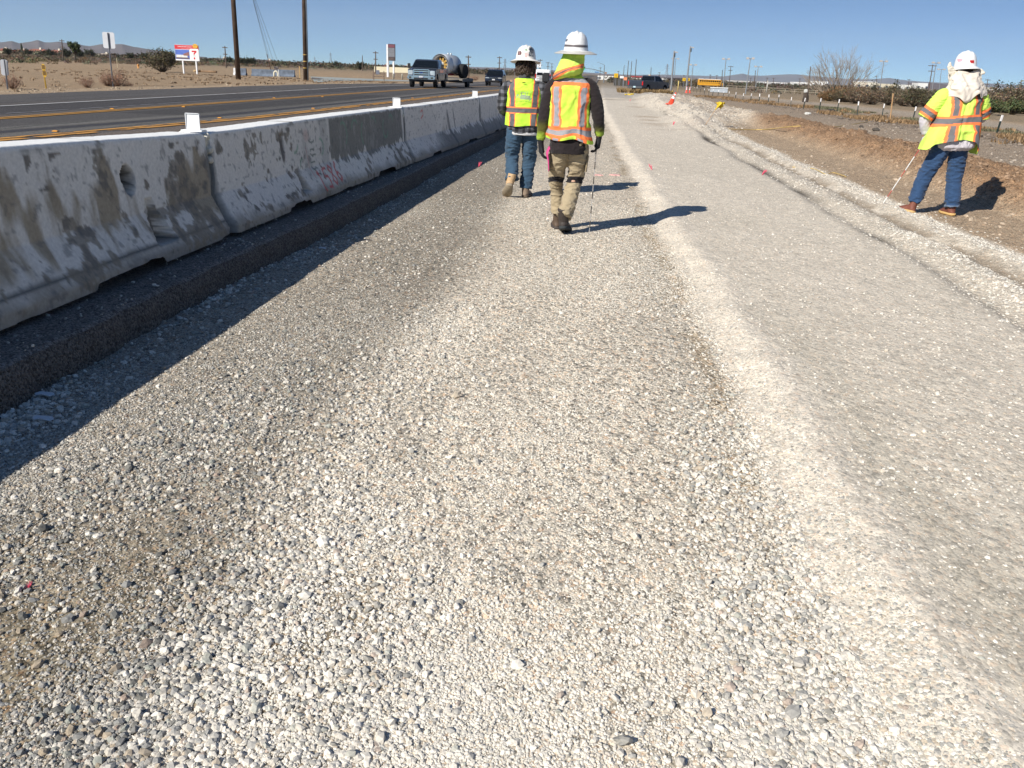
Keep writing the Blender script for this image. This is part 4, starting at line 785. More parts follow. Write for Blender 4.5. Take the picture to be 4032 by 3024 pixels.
# ---------------- left worker: neon vest over plaid shirt, jeans
def worker_plaid():
    gx, gy = -.965, 11.25; g = footz(gx, gy)
    p = empty('person', (gx, gy, g), R(3), label='worker in plaid shirt and jeans with a stickered hard hat, walking beside the barrier', cat='person'); p.scale = (1.12, 1.08, 1.0)
    SK = const((.40, .24, .16), .08); sk = vcol('skin', .55, 60, .06, .1)
    b = MB(); torso(b, [(.84, 0, 0, .125, .09), (.93, 0, 0, .145, .10), (1.08, 0, 0, .13, .09), (1.26, 0, .0, .15, .10), (1.38, 0, .0, .17, .09), (1.46, 0, .0, .09, .06), (1.50, 0, .0, .055, .055)])
    hc = (-.0, .04, 1.625); head_mb(b, hc, .98, .05)
    hipL, kneeL, ankL = (-.09, -.02, .9), (-.115, .06, .50), (-.10, -.14, .20); hipR, kneeR, ankR = (.08, 0, .9), (.085, .09, .48), (.06, .02, .12)
    for h_, k, a in ((hipL, kneeL, ankL), (hipR, kneeR, ankR)): b.tube([h_, k, (a[0], a[1], a[2]+.05)], [.07, .048, .033], 12, sub=3)
    shL, elL, wrL = (-.19, 0, 1.39), (-.245, .0, 1.12), (-.19, .20, 1.02); shR, elR, wrR = (.19, 0, 1.39), (.262, -.02, 1.11), (.235, .16, .98)
    for s_, e_, w_ in ((shL, elL, wrL), (shR, elR, wrR)): b.tube([(s_[0]*.5, 0, 1.38), s_, e_, w_], [.05, .046, .036, .026], 12, sub=3)
    fingers(b, wrL, (.4, 1, -.1), (0, 0, -1), (1, 0, 0), .6); fingers(b, wrR, (-.3, 1, -.3), (-1, 0, -.3), (0, .2, 1), .6)
    skinobj('body', b, .008, SK, sk, p, sm=3); eyes(hc, .98, p, .05)
    t = MB(); torso(t, [(.80, 0, 0, .14, .11), (.87, 0, 0, .168, .12), (1.0, 0, 0, .155, .11), (1.06, 0, 0, .13, .09)])
    t.tube([(-.085, 0, .92), (-.10, .0, .75), (-.115, .05, .55), (-.113, .03, .46), (-.105, -.06, .33), (-.098, -.12, .235)], [(.093, .11), (.094, .105), (.078, .085), (.072, .08), (.074, .078), (.078, .085)], 22, sub=4)
    t.tube([(.078, 0, .92), (.085, .04, .74), (.088, .085, .52), (.085, .09, .42), (.070, .05, .25), (.06, .03, .11)], [(.095, .11), (.094, .10), (.08, .085), (.076, .08), (.074, .078), (.078, .088)], 22, sub=4)
    amp = lambda V: .009+.012*np.exp(-((V[:, 2]-.55)/.10)**2)+.012*np.exp(-((V[:, 2]-.26)/.1)**2)
    skinobj('trousers', t, .0075, JEAN((.040, .078, .125)), cloth('denim'), p, amp, 11, 51, 2, (.8, .8, 1.9))
    boot(p, (.10, .20, 0), (.055, -.08, .0), (.06, .0, .15), (.19, .14, .10), (.12, .09, .065))
    boot(p, (-.165, -.075, .005), (-.115, -.255, .175), (-.10, -.15, .28), (.50, .34, .19), (.30, .25, .18), w=.055)   # raised heel, pale sole turned to the camera
    s = MB(); torso(s, [(.815, 0, 0, .170, .132), (.86, 0, 0, .182, .138), (1.0, 0, 0, .176, .128), (1.2, 0, 0, .168, .12), (1.33, 0, 0, .185, .11), (1.41, 0, 0, .15, .085), (1.48, 0, .0, .075, .07)])
    s.tube([(-.12, 0, 1.39), (-.185, 0, 1.37), (-.232, 0, 1.24), (-.25, .0, 1.11), (-.22, .12, 1.05), (-.2, .18, 1.03)], [(.05, .06), (.062, .07), (.06, .07), (.055, .06), (.047, .05), (.04, .045)], 18, sub=4)
    s.tube([(.12, 0, 1.39), (.185, 0, 1.37), (.245, -.01, 1.24), (.268, -.02, 1.10), (.25, .1, 1.0), (.24, .15, .98)], [(.05, .06), (.064, .07), (.064, .074), (.06, .066), (.047, .05), (.04, .045)], 18, sub=4)
    def plaid(V):
        x = V[:, 0]+.02*vn3(V[:, 0]*8, V[:, 1]*8, V[:, 2]*8, 1); z = V[:, 2]+.02*vn3(V[:, 0]*7, V[:, 1]*7, V[:, 2]*7, 2); a = (np.floor(x/.036) % 2)+(np.floor(z/.042) % 2)
        return np.choose(a.astype(int), [np.full(len(V), .02), np.full(len(V), .06), np.full(len(V), .15)])[:, None]*np.array([.95, .97, 1.08])
    skinobj('shirt', s, .0075, plaid, cloth('flannel'), p, .008, 12, 53, 2, (1, 1, 1.8))
    mb = MB(); torso(mb, [(.79, 0, 0, .165, .128), (.80, 0, 0, .172, .132), (.845, 0, 0, .17, .13), (.86, 0, 0, .15, .11)]); skinobj('undershirt', mb, .009, const((.55, .55, .55), .1), cloth('white_cotton'), p, .009, 14, 55, 1)
    vst = [(.905, 0, -.005, .200, .150), (.96, 0, -.005, .198, .150), (1.1, 0, 0, .192, .142), (1.25, 0, 0, .192, .132), (1.34, 0, .0, .198, .118), (1.40, 0, .0, .175, .098), (1.45, 0, .0, .12, .08), (1.475, 0, 0, .085, .075)]
    G = NE*np.array([.95, 1.08, .8])
    def vc(V):
        x = V[:, 0]+.004*(vn3(V[:, 0]*9, V[:, 1], V[:, 2]*9, 3)-.5); z = V[:, 2]; c = np.ones((len(V), 3))*G
        cx = .118+.016*ss(1.0, 1.42, z)
        for sx in (-1, 1): paint(c, band(x, sx*cx, .036), OR)
        paint(c, band(z, 1.095, .038), OR)
        for sx in (-1, 1): paint(c, band(x, sx*cx, .024) & ((z < 1.055) | (z > 1.135)), TP*.8)
        paint(c, band(z, 1.095, .026), TP*.8)
        bk = V[:, 1] < 0
        # printed bulldozer emblem
        u = x+.005; w = z-1.262
        e = (band(u-.02, 0, .055) & band(w+.012, 0, .022)) | (band(u, 0, .028) & band(w-.02, 0, .028)) | (band(u-.045, 0, .004) & band(w-.03, 0, .03)) | (band(u+.066, 0, .014) & band(w, 0, .022) & ~(band(u+.058, 0, .012) & band(w+.008, 0, .012))) | (band(u-.078, 0, .016) & (np.abs(w+.03-(u-.078)*.6) < .01)) | (band(u+.035, 0, .025) & band(w+.012, 0, .006))
        e &= ~(band(u, 0, .018) & band(w-.03, 0, .01)); c[e & bk] = np.array([.28, .36, .22]); return c
    v = shell('vest', vst, p, vc, vcol('hi_vis_fabric', .8, 260, .05, .15, .001, .2), 150, 220, .011, 8, 17, post=lambda V, V0: V+np.stack([0*V0[:, 0], .008*np.sin(V0[:, 0]*30)*ss(1.1, .93, V0[:, 2]), .008*np.sin(V0[:, 0]*17)*ss(1.1, .93, V0[:, 2])], 1))
    mt = flat('vest_print', (.22, .28, .10), .8)
    for s_, z, sz in (('C.A. RASMUSSEN, INC.', 1.318, .0215), ('SAFETY  QUALITY  PRODUCTION', 1.208, .0155)): text(s_, sz, mt, v, (-.0, -.150, z))
    mb = MB(); mb.box((-.005, -.125, 1.425), (.036, .004, .012), rx=.4); mb.build('label_patch', flat('brown_patch', (.16, .05, .02), .7), v)
    # hair
    h = MB(); rn = random.Random(3)
    for k in range(170):
        a = rn.uniform(math.pi*1.0-.35, 2*math.pi+.35); z = rn.uniform(1.535, 1.66); r = .082+.012*rn.random(); x = r*math.cos(a); y = .035+.1*math.sin(a)
        pts = [(x, y, z+.02), (x*1.12+rn.uniform(-.012, .012), y*1.0-.012+rn.uniform(-.01, .01), z-.01), (x*1.1+rn.uniform(-.02, .02), y-.012+rn.uniform(-.012, .012), z-.04)]
        h.tube(pts, [.012, .009, .003], 6)
    h.ell((0, .03, 1.64), (.083, .1, .09), 14, 10); h.build('hair', flat('dark_brown_hair', (.045, .028, .018), .6, var=.45, scale=70), p, True)
    mb = MB(); mb.tube([(-.06, -.045, 1.50), (0, -.07, 1.49), (.06, -.045, 1.50)], [(.012, .03), (.012, .034), (.012, .03)], 8, sub=4); mb.build('collar', flat('plaid_collar', (.06, .06, .065), .9), p, True)
    def hc2(V, c):
        x, y, z = V.T; bk = y < 0; n = vn3(x*220, y*220, z*220, 4)
        c[:] = np.array([.78, .75, .70])
        c[bk & band(x+.07, 0, .021) & band(z-.062, 0, .024)] = (.09, .035, .035); c[bk & band(x+.07, 0, .010) & band(z-.066, 0, .009)] = (.3, .18, .17)
        t_ = (z-.090)/.036; c[bk & (t_ > 0) & (t_ < 1) & (np.abs(x) < .022*(1-t_))] = (.06, .25, .08)
        c[bk & (x > .035) & (x < .088) & (z > .03) & (z < .145) & (n > .28)] = (.035, .05, .07); c[bk & (np.abs(np.hypot(x-.07, z-.06)-.016) < .004)] = (.5, .5, .48)
        return c
    hh = hat(p, (0, .035, 1.695), .98, -.12, .055, colf=hc2)
    rd = flat('red_sticker_ink', (.55, .05, .05), .5)
    for q, s_ in enumerate(('SAFETY', 'COMMITTEE', 'YES')): text(s_, .018 if q != 1 else .0135, rd, hh, (0, -.099-.004*q, 1.770-.019*q), (R(80), 0, 0))
    return p

# ---------------- right worker: sleeved neon jacket, cloth under the hat, jeans
def worker_cloth():
    gx, gy = 4.36, 11.12; g = footz(gx, gy)
    p = empty('person', (gx, gy, g), R(4), label='worker on brown dirt with pale cloth hanging under the hard hat and flapping neon jacket', cat='person'); p.rotation_euler[1] = R(-3.2)
    SK = const((.40, .24, .16), .08); sk = vcol('skin', .55, 60, .06, .1)
    b = MB(); torso(b, [(.86, 0, 0, .15, .12), (.95, 0, 0, .17, .13), (1.1, .02, 0, .17, .13), (1.3, .03, .0, .17, .12), (1.42, .04, .0, .18, .10), (1.50, .04, .0, .09, .07), (1.54, .04, .02, .06, .06)])
    hc = (.045, .07, 1.66); head_mb(b, hc, 1.02, -.2)
    hipL, kneeL, ankL = (-.10, .0, .92), (-.20, .10, .50), (-.32, .05, .12); hipR, kneeR, ankR = (.10, 0, .92), (.12, .05, .50), (.115, -.02, .12)
    for h_, k, a in ((hipL, kneeL, ankL), (hipR, kneeR, ankR)): b.tube([h_, k, (a[0], a[1], a[2]+.07)], [.08, .052, .034], 12, sub=3)
    shL, elL, wrL = (-.17, 0, 1.42), (-.335, .06, 1.16), (-.29, .10, .93); shR, elR, wrR = (.25, 0, 1.40), (.34, .10, 1.16), (.24, .26, 1.1)
    for s_, e_, w_ in ((shL, elL, wrL), (shR, elR, wrR)): b.tube([(s_[0]*.5, 0, 1.40), s_, e_, w_], [.055, .05, .04, .028], 12, sub=3)
    fingers(b, wrL, (.05, .35, -.9), (1, 0, 0), (0, 1, .3), .9, .0078); fingers(b, wrR, (-.5, 1, 0), (-1, 0, -.3), (0, .2, 1), .7)
    skinobj('body', b, .008, SK, sk, p, sm=3); eyes(hc, 1.02, p, -.2)
    t = MB(); torso(t, [(.80, 0, 0, .16, .13), (.88, 0, 0, .19, .14), (1.0, 0, 0, .185, .13), (1.08, 0, 0, .15, .11)])
    t.tube([(-.095, 0, .93), (-.12, .04, .75), (-.20, .09, .53), (-.235, .10, .42), (-.29, .07, .26), (-.32, .06, .15)], [(.105, .12), (.108, .115), (.094, .10), (.09, .095), (.083, .088), (.074, .082)], 22, sub=4)
    t.tube([(.09, 0, .93), (.105, .02, .75), (.12, .05, .52), (.12, .04, .40), (.117, .0, .22), (.115, -.02, .10)], [(.105, .12), (.108, .115), (.095, .10), (.09, .095), (.087, .09), (.082, .09)], 22, sub=4)
    amp = lambda V: .009+.010*np.exp(-((V[:, 2]-.55)/.12)**2)+.012*np.exp(-((V[:, 2]-.18)/.09)**2)
    def jc(V):
        c = JEAN((.028, .062, .135))(V); m = (V[:, 2] < .125) & (V[:, 0] > 0); c[m] = (.12, .17, .25); return c
    skinobj('trousers', t, .0075, jc, cloth('denim'), p, amp, 11, 61, 2, (.8, .8, 1.9))
    boot(p, (-.47, .20, .03), (-.335, -.02, .02), (-.325, .05, .15), (.17, .06, .04), (.50, .33, .14), w=.056)
    boot(p, (.10, .20, .0), (.115, -.10, .0), (.115, -.02, .15), (.17, .06, .04), (.55, .36, .14), w=.056)
    s = MB(); torso(s, [(.79, .03, -.01, .17, .15), (.83, .03, -.02, .215, .185), (.90, .03, -.01, .235, .19), (1.0, .02, 0, .21, .16), (1.2, .03, 0, .19, .14), (1.38, .04, 0, .2, .12), (1.46, .04, 0, .15, .09), (1.52, .04, .0, .08, .07)])
    s.tube([(-.1, 0, 1.40), (-.17, 0, 1.40), (-.28, .03, 1.25), (-.34, .06, 1.15), (-.315, .08, 1.04), (-.295, .09, .98)], [(.05, .06), (.06, .07), (.062, .07), (.062, .068), (.052, .055), (.042, .046)], 18, sub=4)
    s.tube([(.15, 0, 1.40), (.25, 0, 1.38), (.325, .05, 1.25), (.35, .1, 1.15), (.29, .2, 1.12), (.25, .24, 1.1)], [(.05, .06), (.06, .07), (.062, .07), (.06, .065), (.05, .055), (.04, .045)], 18, sub=4)
    skinobj('shirt', s, .0075, const((.50, .47, .50), .08), cloth('white_shirt'), p, .010, 11, 63, 2, (1.6, 1, .9))
    gm = MB(); gm.tube([Vector(wrL)+Vector((0, -.01, .05)), Vector(wrL)], [.036, .032], 12); fingers(gm, wrL, (.05, .35, -.9), (1, 0, 0), (0, 1, .3), .9, .0105, 1.12); skinobj('glove', gm, .005, const((.55, .54, .56), .1), cloth('pale_glove'), p, sm=1)
    # jacket: flared, hem blown out to both sides, with sleeves
    YG = NE*np.array([1.05, 1.02, 1.6])
    vst = [(.90, -.01, -.02, .315, .21), (.96, -.005, -.02, .305, .205), (1.05, .0, -.01, .285, .195), (1.17, .02, 0, .258, .18), (1.3, .03, 0, .245, .16), (1.39, .04, .0, .238, .135), (1.455, .04, .0, .20, .105), (1.50, .04, .0, .13, .085), (1.53, .04, .01, .09, .075)]
    def vc(V):
        x = V[:, 0]-.03; z = V[:, 2]; c = np.ones((len(V), 3))*YG; zz = 1.148+.015*ss(-.1, .25, -x)*-1
        cxs = (-.105-.035*ss(1.3, .92, z), .155+.02*ss(1.3, .92, z))
        for cx in cxs: paint(c, band(x, cx, .058), OR)
        paint(c, band(z, zz, .056), OR)
        for cx in cxs: paint(c, band(x, cx, .029) & ((z < zz-.056) | (z > zz+.056)), TP)
        paint(c, band(z, zz, .029), TP); return c
    def vp(V, V0):
        x0, y0, z0 = V0.T; k = ss(1.15, .9, z0); V = V.copy()
        V[:, 0] -= .055*k*ss(-.05, -.28, x0); V[:, 2] -= .055*k*ss(-.22, -.31, x0); V[:, 2] -= .13*k*ss(.17, .30, x0); V[:, 1] += .02*np.sin(x0*26)*k; V[:, 2] += .03*k*np.cos((x0-.02)*9)-.01*k; V[:, 0] += .0*k
        V[:, 1] += .022*np.exp(-((x0-.03+(1.3-z0)*.14)/.012)**2)*(y0 < 0)
        return V
    j = shell('jacket', vst, p, vc, vcol('hi_vis_fabric', .8, 260, .05, .15, .001, .2), 130, 200, .022, 5.5, 27, post=vp)
    for sd_, P_, r_ in (('l', [(-.13, 0, 1.41), (-.19, .0, 1.41), (-.265, .02, 1.30), (-.325, .045, 1.20), (-.345, .05, 1.165)], [(.07, .08), (.085, .09), (.093, .095), (.092, .094), (.090, .092)]), ('r', [(.18, 0, 1.41), (.25, .0, 1.39), (.31, .03, 1.28), (.345, .06, 1.19), (.35, .07, 1.16)], [(.06, .07), (.075, .085), (.085, .09), (.08, .088), (.078, .085)])):
        mb = MB(); mb.tube(P_, r_, 28, sub=6); sg = -1 if sd_ == 'l' else 1
        A = np.array(P_[1]); B_ = np.array(P_[-1]); dv = B_-A; Ln = np.linalg.norm(dv); dv = dv/Ln
        def sc_(V):
            t_ = (V-A) @ dv; c = np.ones((len(V), 3))*YG; c[(t_ > Ln-.125) & (t_ < Ln-.012)] = OR; c[(t_ > Ln-.092) & (t_ < Ln-.042)] = TP; return c
        skinobj('sleeve', mb, .006, sc_, vcol('hi_vis_fabric', .8, 260, .05, .15, .001, .2), j, .008, 14, 71+sg, 1)
    # draped cloth
    cst = [(1.415, .055, -.035, .232, .135), (1.46, .055, -.04, .225, .135), (1.53, .05, -.02, .195, .13), (1.60, .045, .02, .175, .135), (1.66, .045, .05, .16, .14), (1.705, .045, .06, .130, .13)]
    def cp(V, V0):
        x0, y0, z0 = V0.T; V = V.copy(); xx = x0-.055; k = ss(1.5, 1.425, z0)
        V[:, 2] -= .075*k*np.exp(-((xx+.04)/.07)**2)*(y0 < 0); V[:, 2] -= .03*k*np.exp(-((xx-.13)/.03)**2); V[:, 2] += .035*k*np.exp(-((xx-.08)/.035)**2)
        V[:, 2] -= .025*ss(1.62, 1.70, z0)*np.exp(-((xx+.01)/.07)**2)*(y0 < 0)
        V[:, 1] += .018*np.sin(xx*34+z0*10)*ss(1.68, 1.5, z0); V[:, 1] -= .02*np.exp(-((xx+.09-(1.6-z0)*.5)/.02)**2)*(y0 < 0)
        return V
    nk = shell('neck_cloth', cst, p, lambda V: np.array([.60, .54, .47])*(.9+.2*fb3(V[:, 0]*6, V[:, 1]*6, V[:, 2]*6, 9, 2))[:, None], cloth('white_cloth'), 80, 140, .026, 9, 77, cp, .003)
    for P_, r_ in (([(-.06, .0, 1.60), (-.10, -.0, 1.66), (-.15, -.01, 1.71), (-.175, -.01, 1.755), (-.165, -.01, 1.80)], [(.035, .05), (.012, .045), (.010, .04), (.008, .024), (.004, .01)]), ([(.13, .0, 1.60), (.18, -.01, 1.66), (.22, -.015, 1.675), (.25, -.015, 1.665)], [(.05, .05), (.014, .075), (.012, .034), (.008, .012)])):
        mb = MB(); mb.tube(P_, [(b_, a_) for a_, b_ in r_] if False else r_, 14, sub=5); skinobj('cloth_tail', mb, .006, const((.66, .60, .50), .12), cloth('white_cloth'), nk, .008, 18, 5, 1)
    hb = MB(); hb.ell((.045, .06, 1.68), (.088, .105, .075), 14, 10); hb.build('hair', flat('black_hair', (.02, .015, .015), .6), p, True)
    def hc2(V, c):
        x, y, z = V.T; bk = y < 0; c[bk & (np.hypot((x-.022)/1.25, z-.052) < .019)] = (.45, .02, .02); c[bk & band(x-.022, 0, .022) & band(z-.036, 0, .006)] = (.4, .02, .02); c[bk & band(x+.088, 0, .016) & band(z-.07, 0, .022)] = (.7, .35, .4); c[bk & (x > .098) & band(z-.06, 0, .03)] = (.2, .1, .12); return c
    hat(p, (.045, .065, 1.735), 1.04, -.10, .035, colf=hc2, yaw=-.1)
    mt = flat('folding_rule_red', (.42, .10, .08), .5); mw = flat('folding_rule_white', (.72, .72, .70), .5)
    rod = empty('folding_rule', label='red and white folding rule held low over the dirt beside the flapping neon jacket', cat='folding rule')
    a = p.matrix_basis @ Vector((-.275, .14, .87)); b_ = Vector(at(3567, 573, .14).tolist()); b_ = Vector((gx-.60, gy+.36, gz(gx-.6, gy+.36)+.02))
    for i in range(9):
        q0 = a.lerp(b_, i/9); q1 = a.lerp(b_, (i+1)/9); mb = MB(); mb.tube([q0, q1], (.008, .005), 6); mb.build('rule_segment', mt if i % 3 == 1 else mw, rod)
    return p
worker_hood(); worker_plaid(); worker_cloth()
# ------------------------------------------------------------------ vehicles (local: front = -y, x across)
GLS = lambda: flat('dark_glass', (.006, .008, .010), .12, var=.05, spec=.3)
CHR = lambda: flat('chrome', (.62, .63, .66), .12, 1., var=.05)
BLK = lambda: flat('black_plastic', (.015, .015, .016), .55)
TYR = lambda: flat('tyre_rubber', (.014, .014, .015), .85, scale=30, bump=.2)
def wheel(parent, x, y, r, w=.25, rimc=None):
    sg = 1 if x > 0 else -1; e = bpy.data.objects.new('wheel', MB().rings([[(x+sg*dx-0, y+rr*math.cos(a), r+rr*math.sin(a)) for a in np.linspace(0, 2*math.pi, 29)[:-1]] for dx, rr in ((-w/2, r*.6), (-w/2, r*.93), (-w/2+.03, r), (w/2-.03, r), (w/2, r*.93), (w/2, r*.62), (w/2-.04, r*.6))], False).mesh('tyre', TYR(), True)); C.objects.link(e); e.parent = parent
    mb = MB(); mb.rings([[(x+sg*(w/2-.03), y+rr*math.cos(a), r+rr*math.sin(a)) for a in np.linspace(0, 2*math.pi, 25)[:-1]] for rr in (r*.61, .001)], True)
    for k in range(6):
        a = k*math.pi/3; mb.box((x+sg*(w/2-.012), y+r*.34*math.cos(a), r+r*.34*math.sin(a)), (.03, .07, r*.5), rx=a-math.pi/2)
    mb.build('rim', rimc or CHR(), e); return e
def arches(L, zs, zt, ys_, R_, n=9):
    """side outline bottom edge with wheel arches between y=-L/2 and L/2"""
    pts = []
    for c in ys_: pts += [(c+R_*math.cos(math.pi-math.pi*k/n), zs+R_*.95*math.sin(math.pi*k/n)) for k in range(n+1)]
    return pts
def car_body(parent, out, W, mat, inset=.0, name='body', bev=.05, tumble=None):
    """side outline (y,z) given across the width; tumble(z)->half-width factor"""
    bm = bmesh.new(); secs = [-1, -.86, -.5, 0, .5, .86, 1]; rows = []
    for s in secs:
        pull = .055*(abs(s) > .95); cy = sum(p[0] for p in out)/len(out); ll = max(p[0] for p in out)-min(p[0] for p in out)
        rows.append([bm.verts.new((s*W/2*(tumble(z) if tumble else 1), y*(1-(.035 if abs(s) > .95 else 0)*(abs(y-cy) > ll*.40)), z-(.02 if abs(s) > .95 and z > max(q[1] for q in out)-.06 else 0))) for y, z in out])
    n = len(out)
    for a, b in zip(rows[:-1], rows[1:]):
        for k in range(n): bm.faces.new((a[k], a[(k+1) % n], b[(k+1) % n], b[k]))
    bm.faces.new(rows[0][::-1]); bm.faces.new(rows[-1]); bmesh.ops.recalc_face_normals(bm, faces=bm.faces)
    bmesh.ops.triangulate(bm, faces=[f for f in bm.faces if len(f.verts) > 4])
    me = bpy.data.meshes.new(name); bm.to_mesh(me); bm.free(); me.materials.append(mat); return link(name, me, parent)
def quad(parent, name, pts, mat, th=.012):
    """thin panel: the four points, given thickness along the face normal"""
    P = [Vector(p) for p in pts]; n = (P[1]-P[0]).cross(P[2]-P[0]).normalized()*th; mb = MB(); mb.add(P+[p+n for p in P], [(3, 2, 1, 0), (4, 5, 6, 7), (0, 1, 5, 4), (1, 2, 6, 5), (2, 3, 7, 6), (3, 0, 4, 7)]); return mb.build(name, mat, parent)
def bx_(parent, name, c, d, mat, bev=.01, **k): mb = MB(); mb.box(c, d, **k); return mb.build(name, mat, parent, bevel=bev)
def pickup(label, loc, rz, paint, S=1., front='chrome', cab='crew', lights=False, plate='6W83402'):
    p = empty('pickup_truck', loc, rz, label, 'pickup truck'); W = 2.0; L = 6.2
    fy, ry = -L/2, L/2; wf, wr_ = fy+1.0, ry-1.25; zb = .52; cabr = .95 if cab == 'crew' else .35
    out = [(fy+.05, .55), (fy+.0, .75), (fy+.02, 1.12), (fy+.1, 1.22), (fy+1.35, 1.30), (cabr, 1.32), (cabr, 1.34), (ry-.02, 1.36), (ry, 1.30), (ry, .62)]
    out += [(wr_+.5+.0, zb)]+[(wr_+.50*math.cos(a), zb+.46*math.sin(a)) for a in np.linspace(.05, math.pi-.05, 9)]+[(wr_-.5, zb-.03), (wf+.5, zb-.03)]+[(wf+.5*math.cos(a), zb+.46*math.sin(a)) for a in np.linspace(.05, math.pi-.05, 9)]+[(wf-.5, zb)]
    car_body(p, out, W, paint)
    # cab
    a0, a1, a2, a3 = fy+1.35, fy+2.15, cabr-.12, cabr
    car_body(p, [(a0, 1.28), (a1, 1.86), (a1+.25, 1.92), (a2-.1, 1.93), (a2, 1.88), (a3, 1.31)], W, paint, name='cab', tumble=lambda z: 1-.19*max(0, z-1.3)/.62)
    gx = lambda z: W/2*(1-.19*(z-1.3)/.62)
    quad(p, 'windscreen', [(-gx(1.36)+.06, a0+.08, 1.36), (gx(1.36)-.06, a0+.08, 1.36), (gx(1.82)-.05, a1-.035, 1.82), (-gx(1.82)+.05, a1-.035, 1.82)], GLS(), .02)
    quad(p, 'rear_window', [(gx(1.4)-.1, a3-.01, 1.4), (-gx(1.4)+.1, a3-.01, 1.4), (-gx(1.84)+.08, a2+.015, 1.84), (gx(1.84)-.08, a2+.015, 1.84)], GLS(), .02)
    mid = (a1+a2)/2
    for s in (-1, 1):
        spans = ((a1+.02, mid-.05), (mid+.05, a2-.1)) if cab == 'crew' else ((a1+.02, a2-.1),)
        for k, (u, v) in enumerate(spans):
            u0 = u-.42 if k == 0 else u
            q = [(s*(gx(1.37)+.003), u0, 1.37), (s*(gx(1.37)+.003), v+.02, 1.37), (s*(gx(1.84)+.003), v, 1.84), (s*(gx(1.84)+.003), u+.03, 1.84)]
            quad(p, 'side_window', q if s > 0 else q[::-1], GLS(), .008)
        dz = bx_(p, 'door', (s*(W/2+.004), (a1+mid)/2-.1, .98), (.012, mid-a1+.42, .66), paint, .004); bx_(dz, 'handle', (s*(W/2+.02), mid-.22, 1.18), (.03, .16, .04), CHR())
        if cab == 'crew': dz = bx_(p, 'door', (s*(W/2+.004), (a2+mid)/2+.03, .98), (.012, a2-mid-.05, .66), paint, .004); bx_(dz, 'handle', (s*(W/2+.02), a2-.15, 1.18), (.03, .16, .04), CHR())
        m_ = bx_(p, 'mirror', (s*(W/2+.22), a1-.42, 1.44), (.2, .12, .34 if front == 'chrome' else .2), BLK(), .02); bx_(m_, 'mirror_arm', (s*(W/2+.07), a1-.42, 1.36), (.14, .06, .05), BLK())
        bx_(p, 'headlight', (s*.79, fy+.05, .99), (.36, .14, .32), flat('lamp_lens', (.62, .64, .66), .12, .6), .03)
        bx_(p, 'tail_light', (s*(W/2-.07), ry-.01, 1.06), (.15, .06, .42), flat('tail_red', (.5, .015, .015), .25), .01)
        for y in (wf, wr_): wheel(p, s*(W/2-.14), y, .41, .27)
        quad(p, 'fender_flare', [(s*(W/2+.01), wf-.62, .6), (s*(W/2+.01), wf-.5, .98), (s*(W/2+.01), wf+.5, .98), (s*(W/2+.01), wf+.62, .6)][::s], paint, .002) if False else None
    if front == 'chrome':
        g = bx_(p, 'grille', (0, fy-.0, 1.0), (1.16, .1, .46), CHR(), .03)
        bx_(g, 'grille_opening', (0, fy-.052, 1.0), (1.02, .02, .36), BLK(), .0)
        for z in (.93, 1.08): bx_(g, 'grille_bar', (0, fy-.068, z), (1.02, .02, .075), CHR(), .01)
        mb = MB(); mb.tube([(0, fy-.08, 1.005), (0, fy-.10, 1.005)], [(.13, .055), (.13, .055)], 20); mb.build('badge', flat('blue_badge', (.01, .03, .14), .25), g)
        bp_ = bx_(p, 'front_bumper', (0, fy-.08, .68), (1.98, .22, .24), CHR(), .04); bx_(bp_, 'bumper_intake', (0, fy-.2, .62), (1.0, .02, .1), BLK(), .0)
        for s in (-1, 1): bx_(bp_, 'fog_light', (s*.78, fy-.20, .67), (.16, .02, .12), flat('fog', (.06, .06, .05), .2), .01)
        bx_(p, 'air_dam', (0, fy+.05, .5), (1.8, .12, .18), BLK(), .01)
    else:
        bx_(p, 'front_bumper', (0, fy-.05, .68), (1.96, .2, .24), paint, .04)
    rb = bx_(p, 'rear_bumper', (0, ry+.07, .62), (1.96, .2, .22), flat('bumper_dull', (.16, .165, .17), .35, .6), .03)
    pl = bx_(p, 'licence_plate', (0, (fy-.20) if front == 'chrome' else (ry+.175), .70 if front == 'chrome' else .66), (.31, .014, .16), flat('plate_white' if front == 'chrome' else 'plate_pale_blue', (.6, .6, .6) if front == 'chrome' else (.4, .55, .6), .5), .002)
    if front == 'chrome': text(plate, .105, flat('plate_ink', (.02, .04, .2), .5), pl, (0, fy-.209, .70))
    bx_(p, 'tailgate', (0, ry+.008, 1.02), (1.66, .03, .52), paint, .01)
    mb = MB(); 
    for y in (cabr+.4, ry-.3): mb.box((0, y, .55), (.9, .08, .12))
    bx_(p, 'bed_floor', (0, (cabr+ry)/2, 1.375), (1.7, ry-cabr-.2, .01), BLK(), 0)
    bx_(p, 'underbody', (0, 0, .46), (1.3, L-.9, .16), BLK(), .02)
    if lights: bx_(p, 'beacon', (.05, a2-.25, 1.97), (.22, .1, .09), flat('amber_beacon', (.75, .55, .35), .4), .01)
    return p
